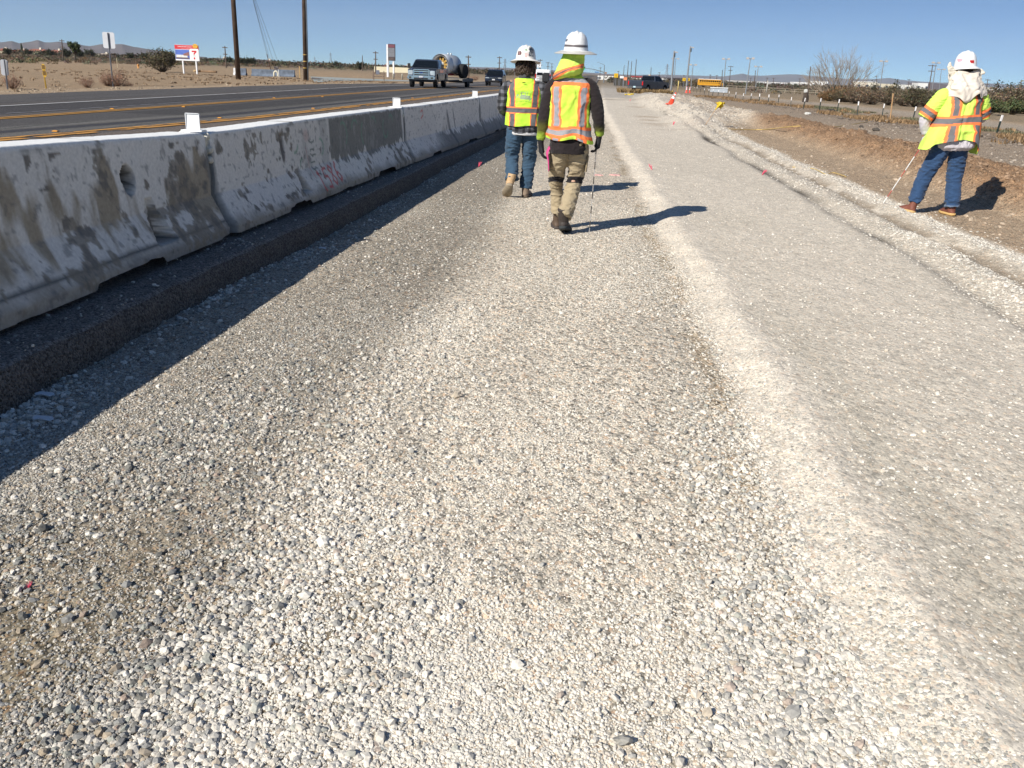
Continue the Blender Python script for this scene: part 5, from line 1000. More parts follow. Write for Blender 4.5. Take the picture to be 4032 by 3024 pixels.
def suv(label, loc, rz, paint):
    p = empty('suv', loc, rz, label, 'suv'); W = 1.92; L = 4.7; fy, ry = -L/2, L/2; wf, wr_ = fy+.9, ry-.95; zb = .34
    out = [(fy+.08, .38), (fy, .55), (fy+.02, .88), (fy+.14, 1.0), (fy+1.2, 1.10), (ry-.1, 1.14), (ry, 1.0), (ry-.02, .45)]+[(wr_+.42*math.cos(a), zb+.42*math.sin(a)) for a in np.linspace(.05, math.pi-.05, 9)]+[(wf+.42*math.cos(a), zb+.42*math.sin(a)) for a in np.linspace(.05, math.pi-.05, 9)]
    car_body(p, out, W, paint); car_body(p, [(fy+1.15, 1.08), (fy+1.95, 1.64), (fy+2.3, 1.72), (ry-.5, 1.70), (ry-.08, 1.12)], W, paint, name='cabin', tumble=lambda z: 1-.2*max(0, z-1.1)/.6)
    gx = lambda z: W/2*(1-.2*(z-1.1)/.6)
    quad(p, 'windscreen', [(-gx(1.15)+.08, fy+1.22, 1.15), (gx(1.15)-.08, fy+1.22, 1.15), (gx(1.6)-.05, fy+1.86, 1.6), (-gx(1.6)+.05, fy+1.86, 1.6)], GLS(), .02)
    for s in (-1, 1):
        for u, v in ((fy+1.65, fy+2.55), (fy+2.65, fy+3.5), (fy+3.6, ry-.45)):
            q = [(s*(gx(1.16)+.004), u, 1.16), (s*(gx(1.16)+.004), v, 1.16), (s*(gx(1.6)+.004), v-.05, 1.6), (s*(gx(1.6)+.004), u+.25 if u == fy+1.65 else u+.02, 1.6)]; quad(p, 'side_window', q if s > 0 else q[::-1], GLS(), .008)
        bx_(p, 'headlight', (s*.68, fy+.06, .84), (.42, .12, .12), flat('lamp_lens', (.62, .64, .66), .12, .6), .02); m_ = bx_(p, 'mirror', (s*(W/2+.1), fy+1.6, 1.17), (.2, .1, .16), paint, .03)
        for y in (wf, wr_): wheel(p, s*(W/2-.13), y, .36, .24)
    g = bx_(p, 'grille', (0, fy+.02, .84), (.94, .08, .14), BLK(), .01)
    for k in range(7): bx_(g, 'grille_slot', (-.39+.13*k, fy-.025, .84), (.085, .012, .11), CHR(), .01)
    bx_(p, 'lower_intake', (0, fy+.0, .55), (1.1, .08, .16), BLK(), .01); pl = bx_(p, 'licence_plate', (0, fy-.03, .66), (.31, .02, .15), flat('plate_white', (.6, .6, .6), .5), .002)
    return p
def van(label, loc, rz):
    wp = flat('white_paint', (.72, .72, .72), .3, coat=.5, var=.04); p = empty('van', loc, rz, label, 'van'); W = 2.0; L = 5.4; fy, ry = -L/2, L/2
    wf, wr_ = fy+.9, ry-1.1; out = [(fy, .45), (fy, 1.0), (fy+.7, 1.2), (fy+1.4, 1.85), (fy+1.8, 2.02), (ry-.12, 2.04), (ry, 1.9), (ry+.02, .5)]+[(wr_+.42*math.cos(a), .38+.4*math.sin(a)) for a in np.linspace(.05, math.pi-.05, 9)]+[(wf+.42*math.cos(a), .38+.4*math.sin(a)) for a in np.linspace(.05, math.pi-.05, 9)]
    car_body(p, out, W, wp, tumble=lambda z: 1-.12*max(0, z-1.1)/.9)
    for s in (-1, 1):
        quad(p, 'rear_window', [(s*.44+.37, ry+.012, 1.32), (s*.44-.37, ry+.012, 1.32), (s*.42-.36, ry-.03, 1.82), (s*.42+.34, ry-.03, 1.82)], GLS(), .02)
        bx_(p, 'tail_light', (s*.93, ry+.0, 1.25), (.12, .08, .5), flat('tail_red', (.5, .015, .015), .25), .01)
        q = [(s*.965, fy+1.3, 1.3), (s*.965, fy+2.2, 1.3), (s*.915, fy+2.1, 1.78), (s*.915, fy+1.7, 1.78)]; quad(p, 'side_window', q if s > 0 else q[::-1], GLS(), .02)
        for y in (wf, wr_): wheel(p, s*.86, y, .37, .24)
    bx_(p, 'rear_bumper', (0, ry+.1, .55), (1.9, .18, .2), BLK(), .02)
    r = empty('cargo_rack', loc, rz, 'dark cargo carrier strapped on the back of the white van', 'cargo carrier')
    bx_(r, 'frame', (0, ry+.45, .62), (1.6, .6, .06), BLK(), .01); bx_(r, 'box', (-.35, ry+.48, 1.12), (.85, .5, .94), flat('dark_box', (.02, .02, .022), .6), .05)
    for k in range(4): bx_(r, 'rail', (.42, ry+.4, .75+.22*k), (.7, .04, .05), BLK(), .005)
    return p
silver = flat('grey_blue_metallic', (.075, .09, .12), .25, .55, var=.04, coat=.6); black = flat('black_paint', (.012, .015, .025), .2, .2, var=.05, coat=.7); dgrey = flat('dark_grey_metallic', (.045, .055, .075), .3, .4, var=.06, coat=.5)
def hz_(x, y): return HZ+float(dip(x, y))
x_, y_ = xU(1655, 62.5, .8), 62.5
pickup('blue grey crew cab pickup with a chrome grille towing a trailer along the highway', (x_, y_+3.1, hz_(x_, y_)), R(1.5), silver)
# flatbed trailer with a big drum machine
tx, ty = xU(1790, 74.5, .6), 74.2
tr = empty('flatbed_trailer', (tx, ty, hz_(tx, ty)), R(1.5), 'flatbed equipment trailer hitched behind the blue grey pickup', 'trailer')
dk_ = flat('trailer_steel', (.05, .05, .055), .6, .3)
bx_(tr, 'deck', (0, 0, .62), (2.35, 7.0, .14), flat('deck_boards', (.22, .20, .17), .85, scale=8), .01)
for s in (-1, 1):
    bx_(tr, 'side_rail', (s*1.19, 0, .56), (.06, 7.1, .2), dk_, .01)
    for y in (.3, 1.25): wheel(tr, s*1.02, y, .38, .24, dk_)
bx_(tr, 'ramp', (0, 3.95, .5), (2.2, 1.1, .08), dk_, .01, rx=-.35); mb = MB(); mb.tube([(0, -5.0, .5), (.9, -3.4, .58)], .06, 8); mb.tube([(0, -5.0, .5), (-.9, -3.4, .58)], .06, 8); mb.build('drawbar', dk_, tr)
sp = empty('drum_machine', (tx-.35, ty, hz_(tx, ty)+.69), R(-20), 'big round metal drum machine with a yellow fan, strapped on the flatbed trailer', 'machine'); MT = flat('galvanised', (.50, .53, .56), .35, .6, var=.1)
cz, rr = 1.04, .82; q = 40
def ringy(y, r, c=(0, 0)): return [(c[0]-.25+r*math.cos(2*math.pi*k/q), y, cz+r*math.sin(2*math.pi*k/q)) for k in range(q)]
mb = MB(); mb.rings([ringy(-1.25, rr*.98), ringy(-1.2, rr), ringy(-.45, rr), ringy(-.4, rr*.97), ringy(-.4, rr*.8), ringy(-1.2, rr*.8), ringy(-1.25, rr*.86)], False); mb.build('front_shroud', flat('white_shroud', (.74, .76, .77), .4, var=.08), sp, True)
mb = MB(); mb.rings([ringy(-.5, rr*.93), ringy(1.0, rr*.93), ringy(1.35, rr*.75), ringy(1.5, rr*.3)]); mb.build('tank', MT, sp, True)
mb = MB()
for k in range(10):
    a = 2*math.pi*k/10; mb.box((-.25+.4*math.cos(a), -1.0+.04, cz+.4*math.sin(a)), (.34, .04, .16), ry=-a)
mb.build('fan_blades', flat('machine_yellow', (.34, .20, .04), .5), sp); mb = MB(); mb.tube([(-.25, -1.12, cz), (-.25, -.6, cz)], [.2, .24], 20); mb.build('fan_hub', flat('hub_pale', (.6, .58, .5), .5), sp, True)
mb = MB(); mb.rings([ringy(-.55, rr*.79), ringy(-.5, rr*.79)]); mb.build('fan_back', flat('fan_dark', (.05, .04, .03), .7), sp)
for s in (-1, 1): mb = MB(); mb.rings([[(-.25+s*(1.0+dx), .9+r*math.cos(a), .58+r*math.sin(a)) for a in np.linspace(0, 2*math.pi, 33)[:-1]] for dx, r in ((-.26, .3), (-.26, .5), (-.2, .57), (.2, .57), (.26, .5), (.26, .3))]); mb.build('tyre', TYR(), sp, True)
bx_(sp, 'chassis', (-.25, -.3, .28), (1.0, 2.8, .16), flat('machine_red', (.25, .02, .02), .5), .02)
mb = MB()
for y in (.1, .5, .8): mb.tube([(-.25, y, cz+rr*.9), (-.25, y, cz+rr+.12)], [.07, .09], 10)
mb.build('filler_cap', MT, sp) if False else None
for y in (.1, .55): mb = MB(); mb.tube([(-.25, y, cz+rr*.88), (-.25, y, cz+rr+.1)], [.06, .09], 10); mb.build('filler_cap', MT, sp, True)
for a, b in (((.1, -1.2, 1.0), (1.0, -.2, .0)), ((-.55, -1.2, .7), (.7, -1.9, .0))): mb = MB(); mb.tube([a, b], [(.05, .01)]*2, 6); mb.build('tie_strap', flat('strap_yellow', (.5, .42, .22), .8), sp)
x_, y_ = xU(1942, 97, .8), 97; suv('black sport utility vehicle following the trailer on the highway', (x_, y_+2.3, hz_(x_, y_)), R(1), black)
x_, y_ = xU(2135, 112, 1.), 112; van('white van seen from behind between the two walking workers', (x_, y_+2.7, hz_(x_, y_)), R(182))
P0 = atg(2540, 362); ram = pickup('dark grey pickup parked at the end of the gravel work area', (xU(2556, 106, .8), 106., gz(4.5, 106)+.0), R(180-37+4), dgrey, front='body', cab='ext', lights=True)
# school bus
def bus():
    y = 335; x = xU(2799, y, 0); p = empty('school_bus', (x, y, gz(x, y)), R(90), 'yellow school bus with a white roof in the far field', 'school bus'); yl = flat('bus_yellow', (.62, .30, .02), .4); L = 9.6; W = 2.4
    car_body(p, [(-L/2, .5), (-L/2, 1.35), (-L/2+1.1, 1.6), (-L/2+1.25, 2.5), (-L/2+1.5, 2.62), (L/2-.1, 2.62), (L/2, 2.5), (L/2, .5)], W, yl)
    bx_(p, 'roof', (0, .7, 2.72), (W-.1, L-1.7, .22), flat('bus_roof', (.75, .75, .72), .5), .08)
    for s in (-1, 1):
        for k in range(10): bx_(p, 'side_window', (s*(W/2+.004), -L/2+1.75+.78*k, 2.1), (.02, .62, .55), GLS(), 0)
        bx_(p, 'rub_rail', (s*(W/2+.02), .5, 1.45), (.04, L-1.6, .07), BLK(), 0)
        for yy in (-L/2+1.2, L/2-2.2): wheel(p, s*(W/2-.15), yy, .48, .28, BLK())
    quad(p, 'windscreen', [(-1.05, -L/2+1.12, 1.65), (1.05, -L/2+1.12, 1.65), (1.0, -L/2+1.2, 2.4), (-1.0, -L/2+1.2, 2.4)], GLS(), .05)
bus()
# ------------------------------------------------------------------ site and street things
RED = flat('cone_orange_red', (.80, .07, .03), .5); WHT = flat('reflective_white', (.78, .76, .74), .45)
def cone(loc, label, tilt=(0, 0), h=.72, grp=None):
    p = empty('traffic_cone', loc, 0, label, 'traffic cone', grp); p.rotation_euler = (tilt[0], tilt[1], .3)
    mb = MB(); mb.prism([(-.18, -.15), (-.15, -.18), (.15, -.18), (.18, -.15), (.18, .15), (.15, .18), (-.15, .18), (-.18, .15)], 'z', 0, .035); mb.build('base', RED, p)
    mb = MB(); mb.lathe([(.145, .035), (.135, .05), (.03, h), (.022, h+.005)], n=24); mb.build('cone', RED, p, True)
    rz_ = lambda z: .137-.105*(z-.05)/(h-.05)
    for z0, z1 in ((h*.50, h*.67), (h*.76, h*.88)): mb = MB(); mb.lathe([(rz_(z0)+.003, z0), (rz_(z1)+.003, z1)], n=24, cap=False); mb.build('collar', WHT, p, True)
    return p
c = at(2637, 418, .25); cone((c[0], c[1], gz(c[0], c[1])-.02), 'leaning orange cone on the pale rubble heap', (R(-6), R(25)), .66)
c = atg(2706, 366); cone((c[0]-.12, c[1], c[2]), 'left upright cone of the pair standing at the end of the stake row', h=.85); cone((c[0]+.35, c[1]+.5, c[2]), 'right upright cone of the pair standing at the end of the stake row', h=.8)
# stakes with white tips
GR = flat('post_dark_green', (.02, .035, .03), .6); ST = []
zs = [(848, 385, 418), (871, 385, 424), (895, 388, 430), (922, 390, 436), (954, 400, 447), (990, 402, 450), (1020, 405, 460), (1062, 410, 467), (1104, 420, 464), (1148, 425, 470), (1200, 428, 490), (1259, 437, 500), (1320, 438, 503), (1388, 440, 516), (1462, 452, 514), (1541, 458, 508), (1637, 470, 543), (1738, 473, 560), (1865, 475, 574), (2005, 483, 590)]
st = [(2300+(x-4)/2.011, 150+a/2.011, 150+b/2.011) for x, a, b in zs]+[(3375, 399, 451), (3471, 408, 464), (3595, 422, 470), (3924, 452, 525)]
for k, (u, v0, v1) in enumerate(st):
    b = atg(u, v1); h = atY(u, v0, b[1])[2]-b[2]; h = min(max(h, .6), .95); rn = random.Random(k)
    p = empty('marker_stake', tuple(b), rn.uniform(0, 3), 'dark stake with white tip, %s from the far left end of the fence row' % ORD[k], 'stake', 'dark stakes with white tips along the dirt track')
    p.rotation_euler = (rn.uniform(-.07, .07), rn.uniform(-.04, .08), rn.uniform(0, 3))
    bx_(p, 'stake', (0, 0, (h-.2)/2-.05), (.05, .035, h-.1), GR, 0); bx_(p, 'white_tip', (0, 0, h-.1), (.06, .045, .2), WHT, 0)
# lath stakes with flags
lw = flat('lath_wood', (.45, .27, .13), .8); YF = flat('yellow_flagging', (.62, .43, .02), .7); PK = flat('pink_flagging', (.85, .12, .20), .6)
def lath(u0, v0, u1, v1, lab, flag=None, w=.035, dy=0):
    a = atg(u0, v0); b = atY(u1, v1, a[1]+dy); p = empty('lath_stake', tuple(a), 0, lab, 'lath stake'); d = Vector(b)-Vector(a)
    mb = MB(); mb.tube([(0, 0, -.1), tuple(d)], [(w/2, .006)]*2, 6); mb.build('lath', lw, p)
    if flag:
        mb = MB(); rn = random.Random(int(u0))
        for j in range(9): mb.tube([tuple(d*rn.uniform(.86, .98)), tuple(d*.93+Vector((rn.uniform(-.1, .14), rn.uniform(-.08, .08), rn.uniform(-.1, .04)))), tuple(d*.9+Vector((rn.uniform(-.2, .25), rn.uniform(-.1, .1), rn.uniform(-.25, .05))))], [(.03, .006), (.07, .01), (.03, .004)], 6, sub=3)
        V, nn, fc = remesh(mb, .02, 0); link('flagging_bunch', rawmesh('flagging_bunch', V, fc, flag, None, True), p)
    return p
lath(2772, 490, 2838, 400, 'lath leaning right with a bunch of yellow flagging on its tip, beside the rubble heap', YF, .04)
lath(2652, 408, 2673, 390, 'short bare lath leaning behind the tilted cone'); lath(3504, 482, 3517, 368, 'tall orange lath standing among the fence stakes', None, .05)
for u, v, lb in ((2588, 360, 'crumpled yellow bag lying left of the paired cones'), (2640, 362, 'small yellow bag at the foot of the light pole beside the dark pickup'), (2475, 375, 'yellow bag in the weeds below the dark pickup tailgate')):
    a = atg(u, v); mb = MB(); rn = random.Random(u)
    for j in range(6): mb.ell((rn.uniform(-.3, .3), rn.uniform(-.15, .15), rn.uniform(.02, .1)), (rn.uniform(.1, .2), .1, rn.uniform(.05, .1)), 8, 6)
    V, nn, fc = remesh(mb, .04, 1); V = V+nn*(.06*(fb3(V[:, 0]*9, V[:, 1]*9, V[:, 2]*9)-.5))[:, None]; o = link('sandbag', rawmesh('sandbag', V, fc, flat('bag_yellow', (.5, .36, .05), .7, var=.3, scale=8), None, True)); o.location = a; tag(o, lb, 'bag')
# pink whiskers and paint spots
def whisker(u, v, lab, h=.12, lean=.06, seed=0):
    a = atg(u, v); p = MB(); rn = random.Random(seed)
    for j in range(11): 
        e = Vector((lean+rn.uniform(-.35, .35)*h, rn.uniform(-.3, .3)*h, h*rn.uniform(.7, 1.1))); p.tube([(0, 0, -.01), tuple(e*.5+Vector((rn.uniform(-.01, .01), 0, 0))*h*8), tuple(e)], [.02*h, .03*h, .025*h], 4)
    o = p.build('pink_whisker', PK); o.location = a; o.data.materials[0] = PK; tag(o, lab, 'survey marker', 'pink survey whiskers on the ground'); return o
for k, (u, v, h, l, lab) in enumerate(((1884, 657, .11, .03, 'pink whisker in the barrier shadow left of the plaid worker'), (2568, 668, .12, -.04, 'pink whisker on the pale surface right of the nearer worker shadow'), (3000, 690, .13, .05, 'pink whisker by the dark strip beside the white windrow'), (2480, 398, .16, .02, 'pink whisker near the far cross trench'), (2650, 492, .15, .03, 'pink whisker beside the far dirty streaks'), (112, 2318, .035, .008, 'tiny pink whisker among the stones at the lower left'))):
    whisker(u, v, lab, h*.72, l, k)
def spot(u, v, s, lab, c, nm='paint_mark', th=.003, seed=0):
    a = atg(u, v); rn = np.random.default_rng(seed); n = 26; an = np.linspace(0, 2*math.pi, n+1)[:-1]; r = s*(.5+.7*rn.random(n)); X_ = a[0]+r*np.cos(an)*1.5; Y_ = a[1]+r*np.sin(an)*1.6
    Z_ = np.array([gz(x, y) for x, y in zip(X_, Y_)])+th+.008; V = [(a[0], a[1], gz(a[0], a[1])+.014+th)]+list(zip(X_, Y_, Z_))+list(zip(X_, Y_, Z_-.02)); F_ = [[0, 1+k, 1+(k+1) % n] for k in range(n)]+[[1+k, 1+n+k, 1+n+(k+1) % n, 1+(k+1) % n] for k in range(n)]
    tag(link(nm, rawmesh(nm, V, F_, c, None, False)), lab, 'paint mark' if nm == 'paint_mark' else 'litter')
pp = flat('pink_paint', (.66, .38, .35), .8, var=.25, scale=30)
spot(2420, 690, .06, 'pink paint mark on the gravel beside the nearer worker shadow', pp, seed=1); spot(2355, 690, .05, 'faint pink paint dab left of the pink paint mark', pp, seed=2)
for k, (u, v, lab) in enumerate(((178, 1566, 'white crumpled scrap in the shadow by the asphalt edge'), (172, 1662, 'flat white scrap below the crumpled one in the shadow'), (1270, 985, 'pale scrap at the shadow edge along the asphalt step'))):
    a = atg(u, v); mb = MB(); rn = random.Random(k+5); mb.rings([[(rn.uniform(.9, 1.1)*.035*math.cos(t)*(1+.4*(k < 2)), .02*math.sin(t), .012+.006*math.sin(3*t)+dz) for t in np.linspace(0, 2*math.pi, 9)[:-1]] for dz in (0, .003)]); o = mb.build('paper_scrap', flat('scrap_white', (.6, .63, .66), .8)); o.location = (a[0], a[1], a[2]+.006); tag(o, lab, 'litter')
# ---- left side of the highway
GV = flat('galvanised_post', (.20, .21, .23), .5, .4); AL = flat('sign_back', (.60, .61, .63), .45, .3, var=.04)
def signpost(ub, vb, ut, vt, pu0, pu1, pv0, pv1, lab, ang=0.):
    a = atg(ub, vb); Y = a[1]; t = atY(ut, vt, Y); d = Vector(t)-Vector(a); p = empty('road_sign', tuple(a), 0, lab, 'road sign')
    mb = MB(); mb.tube([(0, 0, -.1), tuple(d)], .033, 4); mb.build('post', GV, p)
    c = (atY((pu0+pu1)/2, (pv0+pv1)/2, Y)-a); W_ = (pu1-pu0)*Y/F/math.cos(ang)*.97; H_ = (pv1-pv0)*Y/F*.98; mb = MB(); e = .05
    pl = [(-W_/2+e, -H_/2), (W_/2-e, -H_/2), (W_/2, -H_/2+e), (W_/2, H_/2-e), (W_/2-e, H_/2), (-W_/2+e, H_/2), (-W_/2, H_/2-e), (-W_/2, -H_/2+e)]; mb.prism(pl, 'y', .034, .042)
    o = mb.build('sign_panel', AL, p); o.location = tuple(c); o.rotation_euler = (0, -math.atan2(d.x, d.z)*-1 if False else math.atan2(d.x, d.z), ang); return p
signpost(445, 341, 424, 129, 404, 450, 129, 188, 'tall road sign seen from its blank back, weeds round its foot', .15)
signpost(30, 352, 17, 236, 4, 29, 236, 296, 'short blank backed road sign at the left picture edge', .4)
a = atg(182, 348); Yk = a[1]; p = empty('object_marker', tuple(a), 0, 'yellow marker post with two brown round plates', 'marker post')
d = Vector(atY(167, 252, Yk))-Vector(a); mb = MB(); mb.tube([(0, 0, -.1), tuple(d)], .03, 4); mb.build('post', flat('marker_yellow', (.55, .33, .03), .6), p)
for u, v in ((174, 266), (178, 290)):
    c = Vector(atY(u, v, Yk))-Vector(a); mb = MB(); mb.rings([[(c.x+.085*r*math.cos(t), c.y-.035-dy, c.z+.135*r*math.sin(t)) for t in np.linspace(0, 2*math.pi, 17)[:-1]] for r, dy in ((1, 0), (1, .012))]); pl = mb.build('plate', flat('marker_yellow', (.55, .33, .03), .6), p)
    mb = MB()
    for j in range(4): mb.box((c.x, c.y-.052, c.z+.075-.04*j), (.13, .006, .028))
    mb.build('plate_face', flat('marker_brown', (.07, .035, .01), .7), pl)
# billboard
def billboard():
    a = atg(752, 291); Y = a[1]; s = Y/F; p = empty('billboard', tuple(a), R(-4), 'white legged billboard with a red banner, a store picture and an orange oval', 'billboard')
    X_ = lambda u: (u-752)*s; Z_ = lambda v: (291-v)*s
    mw = flat('sign_white', (.72, .72, .72), .5, var=.03); mr = flat('sign_red', (.50, .02, .03), .5, var=.04)
    for u in (722, 777): bx_(p, 'leg', (X_(u), .06, Z_(265)), (.14, .14, 52*s), mw, .01)
    bx_(p, 'panel', (X_(744), 0, Z_(216)), (98*s, .08, 56*s), mw, .01)
    bn = bx_(p, 'banner', (X_(744), -.046, Z_(196)), (98*s, .012, 15*s), mr, 0); text('Lewis Retail Centers', .20, mw, bn, (X_(738), -.054, Z_(194))); text('Available for Lease  909.985.0971', .07, mw, bn, (X_(738), -.054, Z_(200)))
    pc = bx_(p, 'store_picture', (X_(725), -.046, Z_(222)), (58*s, .012, 34*s), flat('picture_sky', (.07, .13, .42), .5, var=.3, scale=1.5), 0)
    bx_(pc, 'pictured_store', (X_(722), -.056, Z_(228)), (46*s, .008, 9*s), flat('picture_white', (.6, .6, .58), .5), 0); bx_(pc, 'pictured_store_wall', (X_(725), -.056, Z_(235)), (54*s, .009, 5*s), flat('picture_dark', (.12, .08, .07), .6), 0)
    mb = MB(); mb.prism([(X_(728), Z_(220)), (X_(752), Z_(212)), (X_(753), Z_(226)), (X_(730), Z_(226))], 'y', -.064, -.056); mb.build('pictured_canopy', flat('picture_brown', (.22, .10, .09), .6), pc)
    w = bx_(p, 'logo_panel', (X_(774), -.046, Z_(221)), (34*s, .014, 41*s), mw, 0)
    mb = MB(); z = lambda v: Z_(v); mb.prism([(X_(764), z(207)), (X_(784), z(207)), (X_(784), z(212)), (X_(779), z(216)), (X_(776), z(221)), (X_(770), z(221)), (X_(772), z(216)), (X_(776), z(212.5)), (X_(764), z(212.5))], 'y', -.064, -.056); mb.build('red_seven', mr, w)
    mb = MB(); mb.prism([(X_(770.5), z(231)), (X_(776.5), z(231)), (X_(776.5), z(238)), (X_(770.5), z(238))], 'y', -.064, -.056); mb.build('red_seven_foot', mr, w)
    text('ELEVEn', .13, flat('sign_green', (.02, .12, .05), .5), w, (X_(774), -.06, z(226)))
    mb = MB(); mb.tube([(X_(781), -.07, z(191)), (X_(781), -.10, z(191))], [(10.5*s, 8*s)]*2, 24); ov = mb.build('oval_plate', flat('oval_orange', (.68, .36, .02), .5), p); text('Opening', .11, flat('plate_ink', (.02, .04, .2), .5), ov, (X_(781), -.106, z(188.5))); text('Soon', .11, flat('plate_ink', (.02, .04, .2), .5), ov, (X_(781), -.106, z(194)))
billboard()
# big roadside poles
WD = flat('pole_wood', (.075, .048, .032), .9, var=.35, scale=2.2, bump=.3)
def bigpole(ub, vb, ut, lab, r=.17, H=12.5, pipe=False):
    a = atg(ub, vb); t = atY(ut, 0, a[1]); d = Vector(t)-Vector(a); d = d*(H/d.z); p = empty('utility_pole', tuple(a), 0, lab, 'utility pole')
    mb = MB(); mb.tube([(0, 0, -.2), tuple(d)], [r*1.12, r*.82], 16); mb.build('pole', WD, p, True)
    if pipe:
        mb = MB(); o_ = Vector((.26, -.06, 0)); mb.tube([tuple(o_+Vector((0, 0, -.1))), tuple(o_*.8+d)], .055, 10); mb.build('conduit', flat('grey_conduit', (.13, .15, .18), .5), p, True)
        for k in range(3): mb = MB(); q0 = d*((1.0+.55*k)/H); mb.tube([tuple(q0), tuple(q0+Vector((0, 0, .06)))], r*1.15, 16); mb.build('yellow_band', flat('band_yellow', (.45, .30, .08), .6), p)
    bx_(p, 'crossarm', tuple(d*.95), (2.6, .12, .14), WD, .01)
    return p, Vector(a), d
p1, A1, D1 = bigpole(939, 313, 918, 'dark wooden pole standing alone right of the billboard')
p2, A2, D2 = bigpole(1203, 316, 1196, 'dark wooden pole with grey conduit and yellow bands at its base', pipe=True, r=.17)
gwm = flat('guy_cable', (.10, .11, .12), .5, .5); grd = flat('guard_rust', (.16, .07, .05), .7)
for k, (ua, va, ug, vg, rust, lb) in enumerate(((1073, 300, 1040, 211, 1, 'thick rust red guard'), (1078, 285, 1064, 219, 0, 'short dark guard'), (1092, 290, 1070, 204, 0, 'tan guard'), (1112, 284, 1095, 225, 0, 'no guard and the steepest slope'))):
    a = atg(ua, max(va, 292)); p = empty('guy_wire', tuple(a), 0, 'guy wire with %s, anchored beyond the lone pole' % lb, 'guy wire', 'guy wires running down from the lone wooden pole'); top = A1+D1*(.98-.05*k)-Vector(a)
    mb = MB(); mb.tube([(0, 0, 0), tuple(top)], .016, 5); mb.build('cable', gwm, p)
    if k < 3: mb = MB(); mb.tube([tuple(top*.01), tuple(top*(.19 if k == 0 else .14))], .045 if k == 0 else .03, 8); mb.build('guard', grd if k == 0 else flat('guard_tan', (.24, .17, .12), .7), p)
# log, hydrant, thin post
a = atg(852, 287); b = atg(792, 284); mb = MB(); mb.tube([(0, 0, .12), tuple(Vector(b)-Vector(a)+Vector((0, 0, .12)))], [.15, .13], 12); o = mb.build('log', flat('log_wood', (.22, .14, .08), .9, var=.3, scale=3), None, True); o.location = a; tag(o, 'long dark brown log lying on the dirt right of the billboard', 'log')
a = atg(792, 284); b = atg(764, 283); mb = MB(); mb.tube([(0, 0, .12), tuple(Vector(b)-Vector(a)+Vector((0, 0, .12)))], [.13, .15], 12); o = mb.build('log', flat('log_pale', (.48, .33, .17), .9, var=.2, scale=3), None, True); o.location = a; tag(o, 'short pale log end lying behind the billboard leg', 'log')
a = atg(545, 269); s = a[1]/F; p = empty('fire_hydrant', tuple(a), 0, 'orange yellow fire hydrant in front of the scrub', 'fire hydrant'); ho = flat('hydrant_orange', (.65, .30, .08), .5)
mb = MB(); mb.lathe([(.16, 0), (.16, .05), (.11, .06), (.11, .42), (.14, .44), (.13, .5), (.07, .58), (.02, .6)], n=16); mb.build('barrel', ho, p, True)
for q_ in (-1, 1): mb = MB(); mb.tube([(q_*.1, 0, .36), (q_*.19, 0, .36)], .06, 10); mb.build('outlet_cap', ho, p)
a = atg(463, 266); o = bx_(None, 'thin_post', (0, 0, .6), (.07, .05, 1.3), flat('post_tan', (.42, .36, .24), .8), 0); o.location = a; tag(o, 'thin pale post standing before the scrub, right of the tall sign', 'post')
# low barriers, valve assembly, stake by the conduit pole
def krail(u0, u1, v0, v1, lab, tint):
    a = atg((u0+u1)/2, v1); s = a[1]/F; L_ = (u1-u0)*s; h = max(.8, (v1-v0)*s*.97); mb = MB(); pr = [(-.3, 0), (-.3, .1), (-.14, .33), (-.1, h), (.1, h), (.14, .33), (.3, .1), (.3, 0)]; mb.prism(pr, 'x', -L_/2, L_/2); o = mb.build('low_barrier', tint, None); o.location = a; tag(o, lab, 'barrier', 'low barriers beyond the highway'); return o
kb = flat('barrier_bluegrey', (.10, .125, .165), .7, var=.35, scale=2.5)
krail(993, 1080, 275, 301, 'longer bluish low barrier left of the guy wire anchors', kb); krail(1082, 1161, 277, 302, 'low barrier right of the guy wire anchors', kb); krail(944, 971, 272, 297, 'short low barrier segment just right of the lone pole', kb)
krail(922, 930, 276, 296, 'white end of a low barrier just left of the lone pole', flat('barrier_white', (.6, .6, .6), .7))
a = atg(1091, 303); p = empty('standpipe', tuple(a), 0, 'pale curved pipe valve with a square post at the guy wire anchors', 'standpipe'); s = a[1]/F
mb = MB(); mb.tube([(-.35, 0, 0), (-.33, 0, .45), (-.12, 0, .62), (.08, 0, .45), (.1, 0, .05)], .09, 10, sub=4); mb.build('pipe', flat('valve_pale', (.6, .57, .45), .6), p, True)
mb = MB(); mb.tube([(.25, 0, -.1), (.21, 0, .85)], .06, 6); mb.build('post', flat('valve_post', (.55, .56, .56), .6), p); bx_(p, 'box', (-.08, .1, .95), (.5, .12, .4), flat('valve_box', (.12, .10, .10), .8), .01)
a = atg(1181, 308); o = bx_(None, 'wooden_stake', (0, 0, .6), (.09, .04, 1.3), flat('stake_yellow', (.42, .28, .12), .8), 0); o.location = a; tag(o, 'thin yellowish wooden stake left of the conduit pole', 'stake')
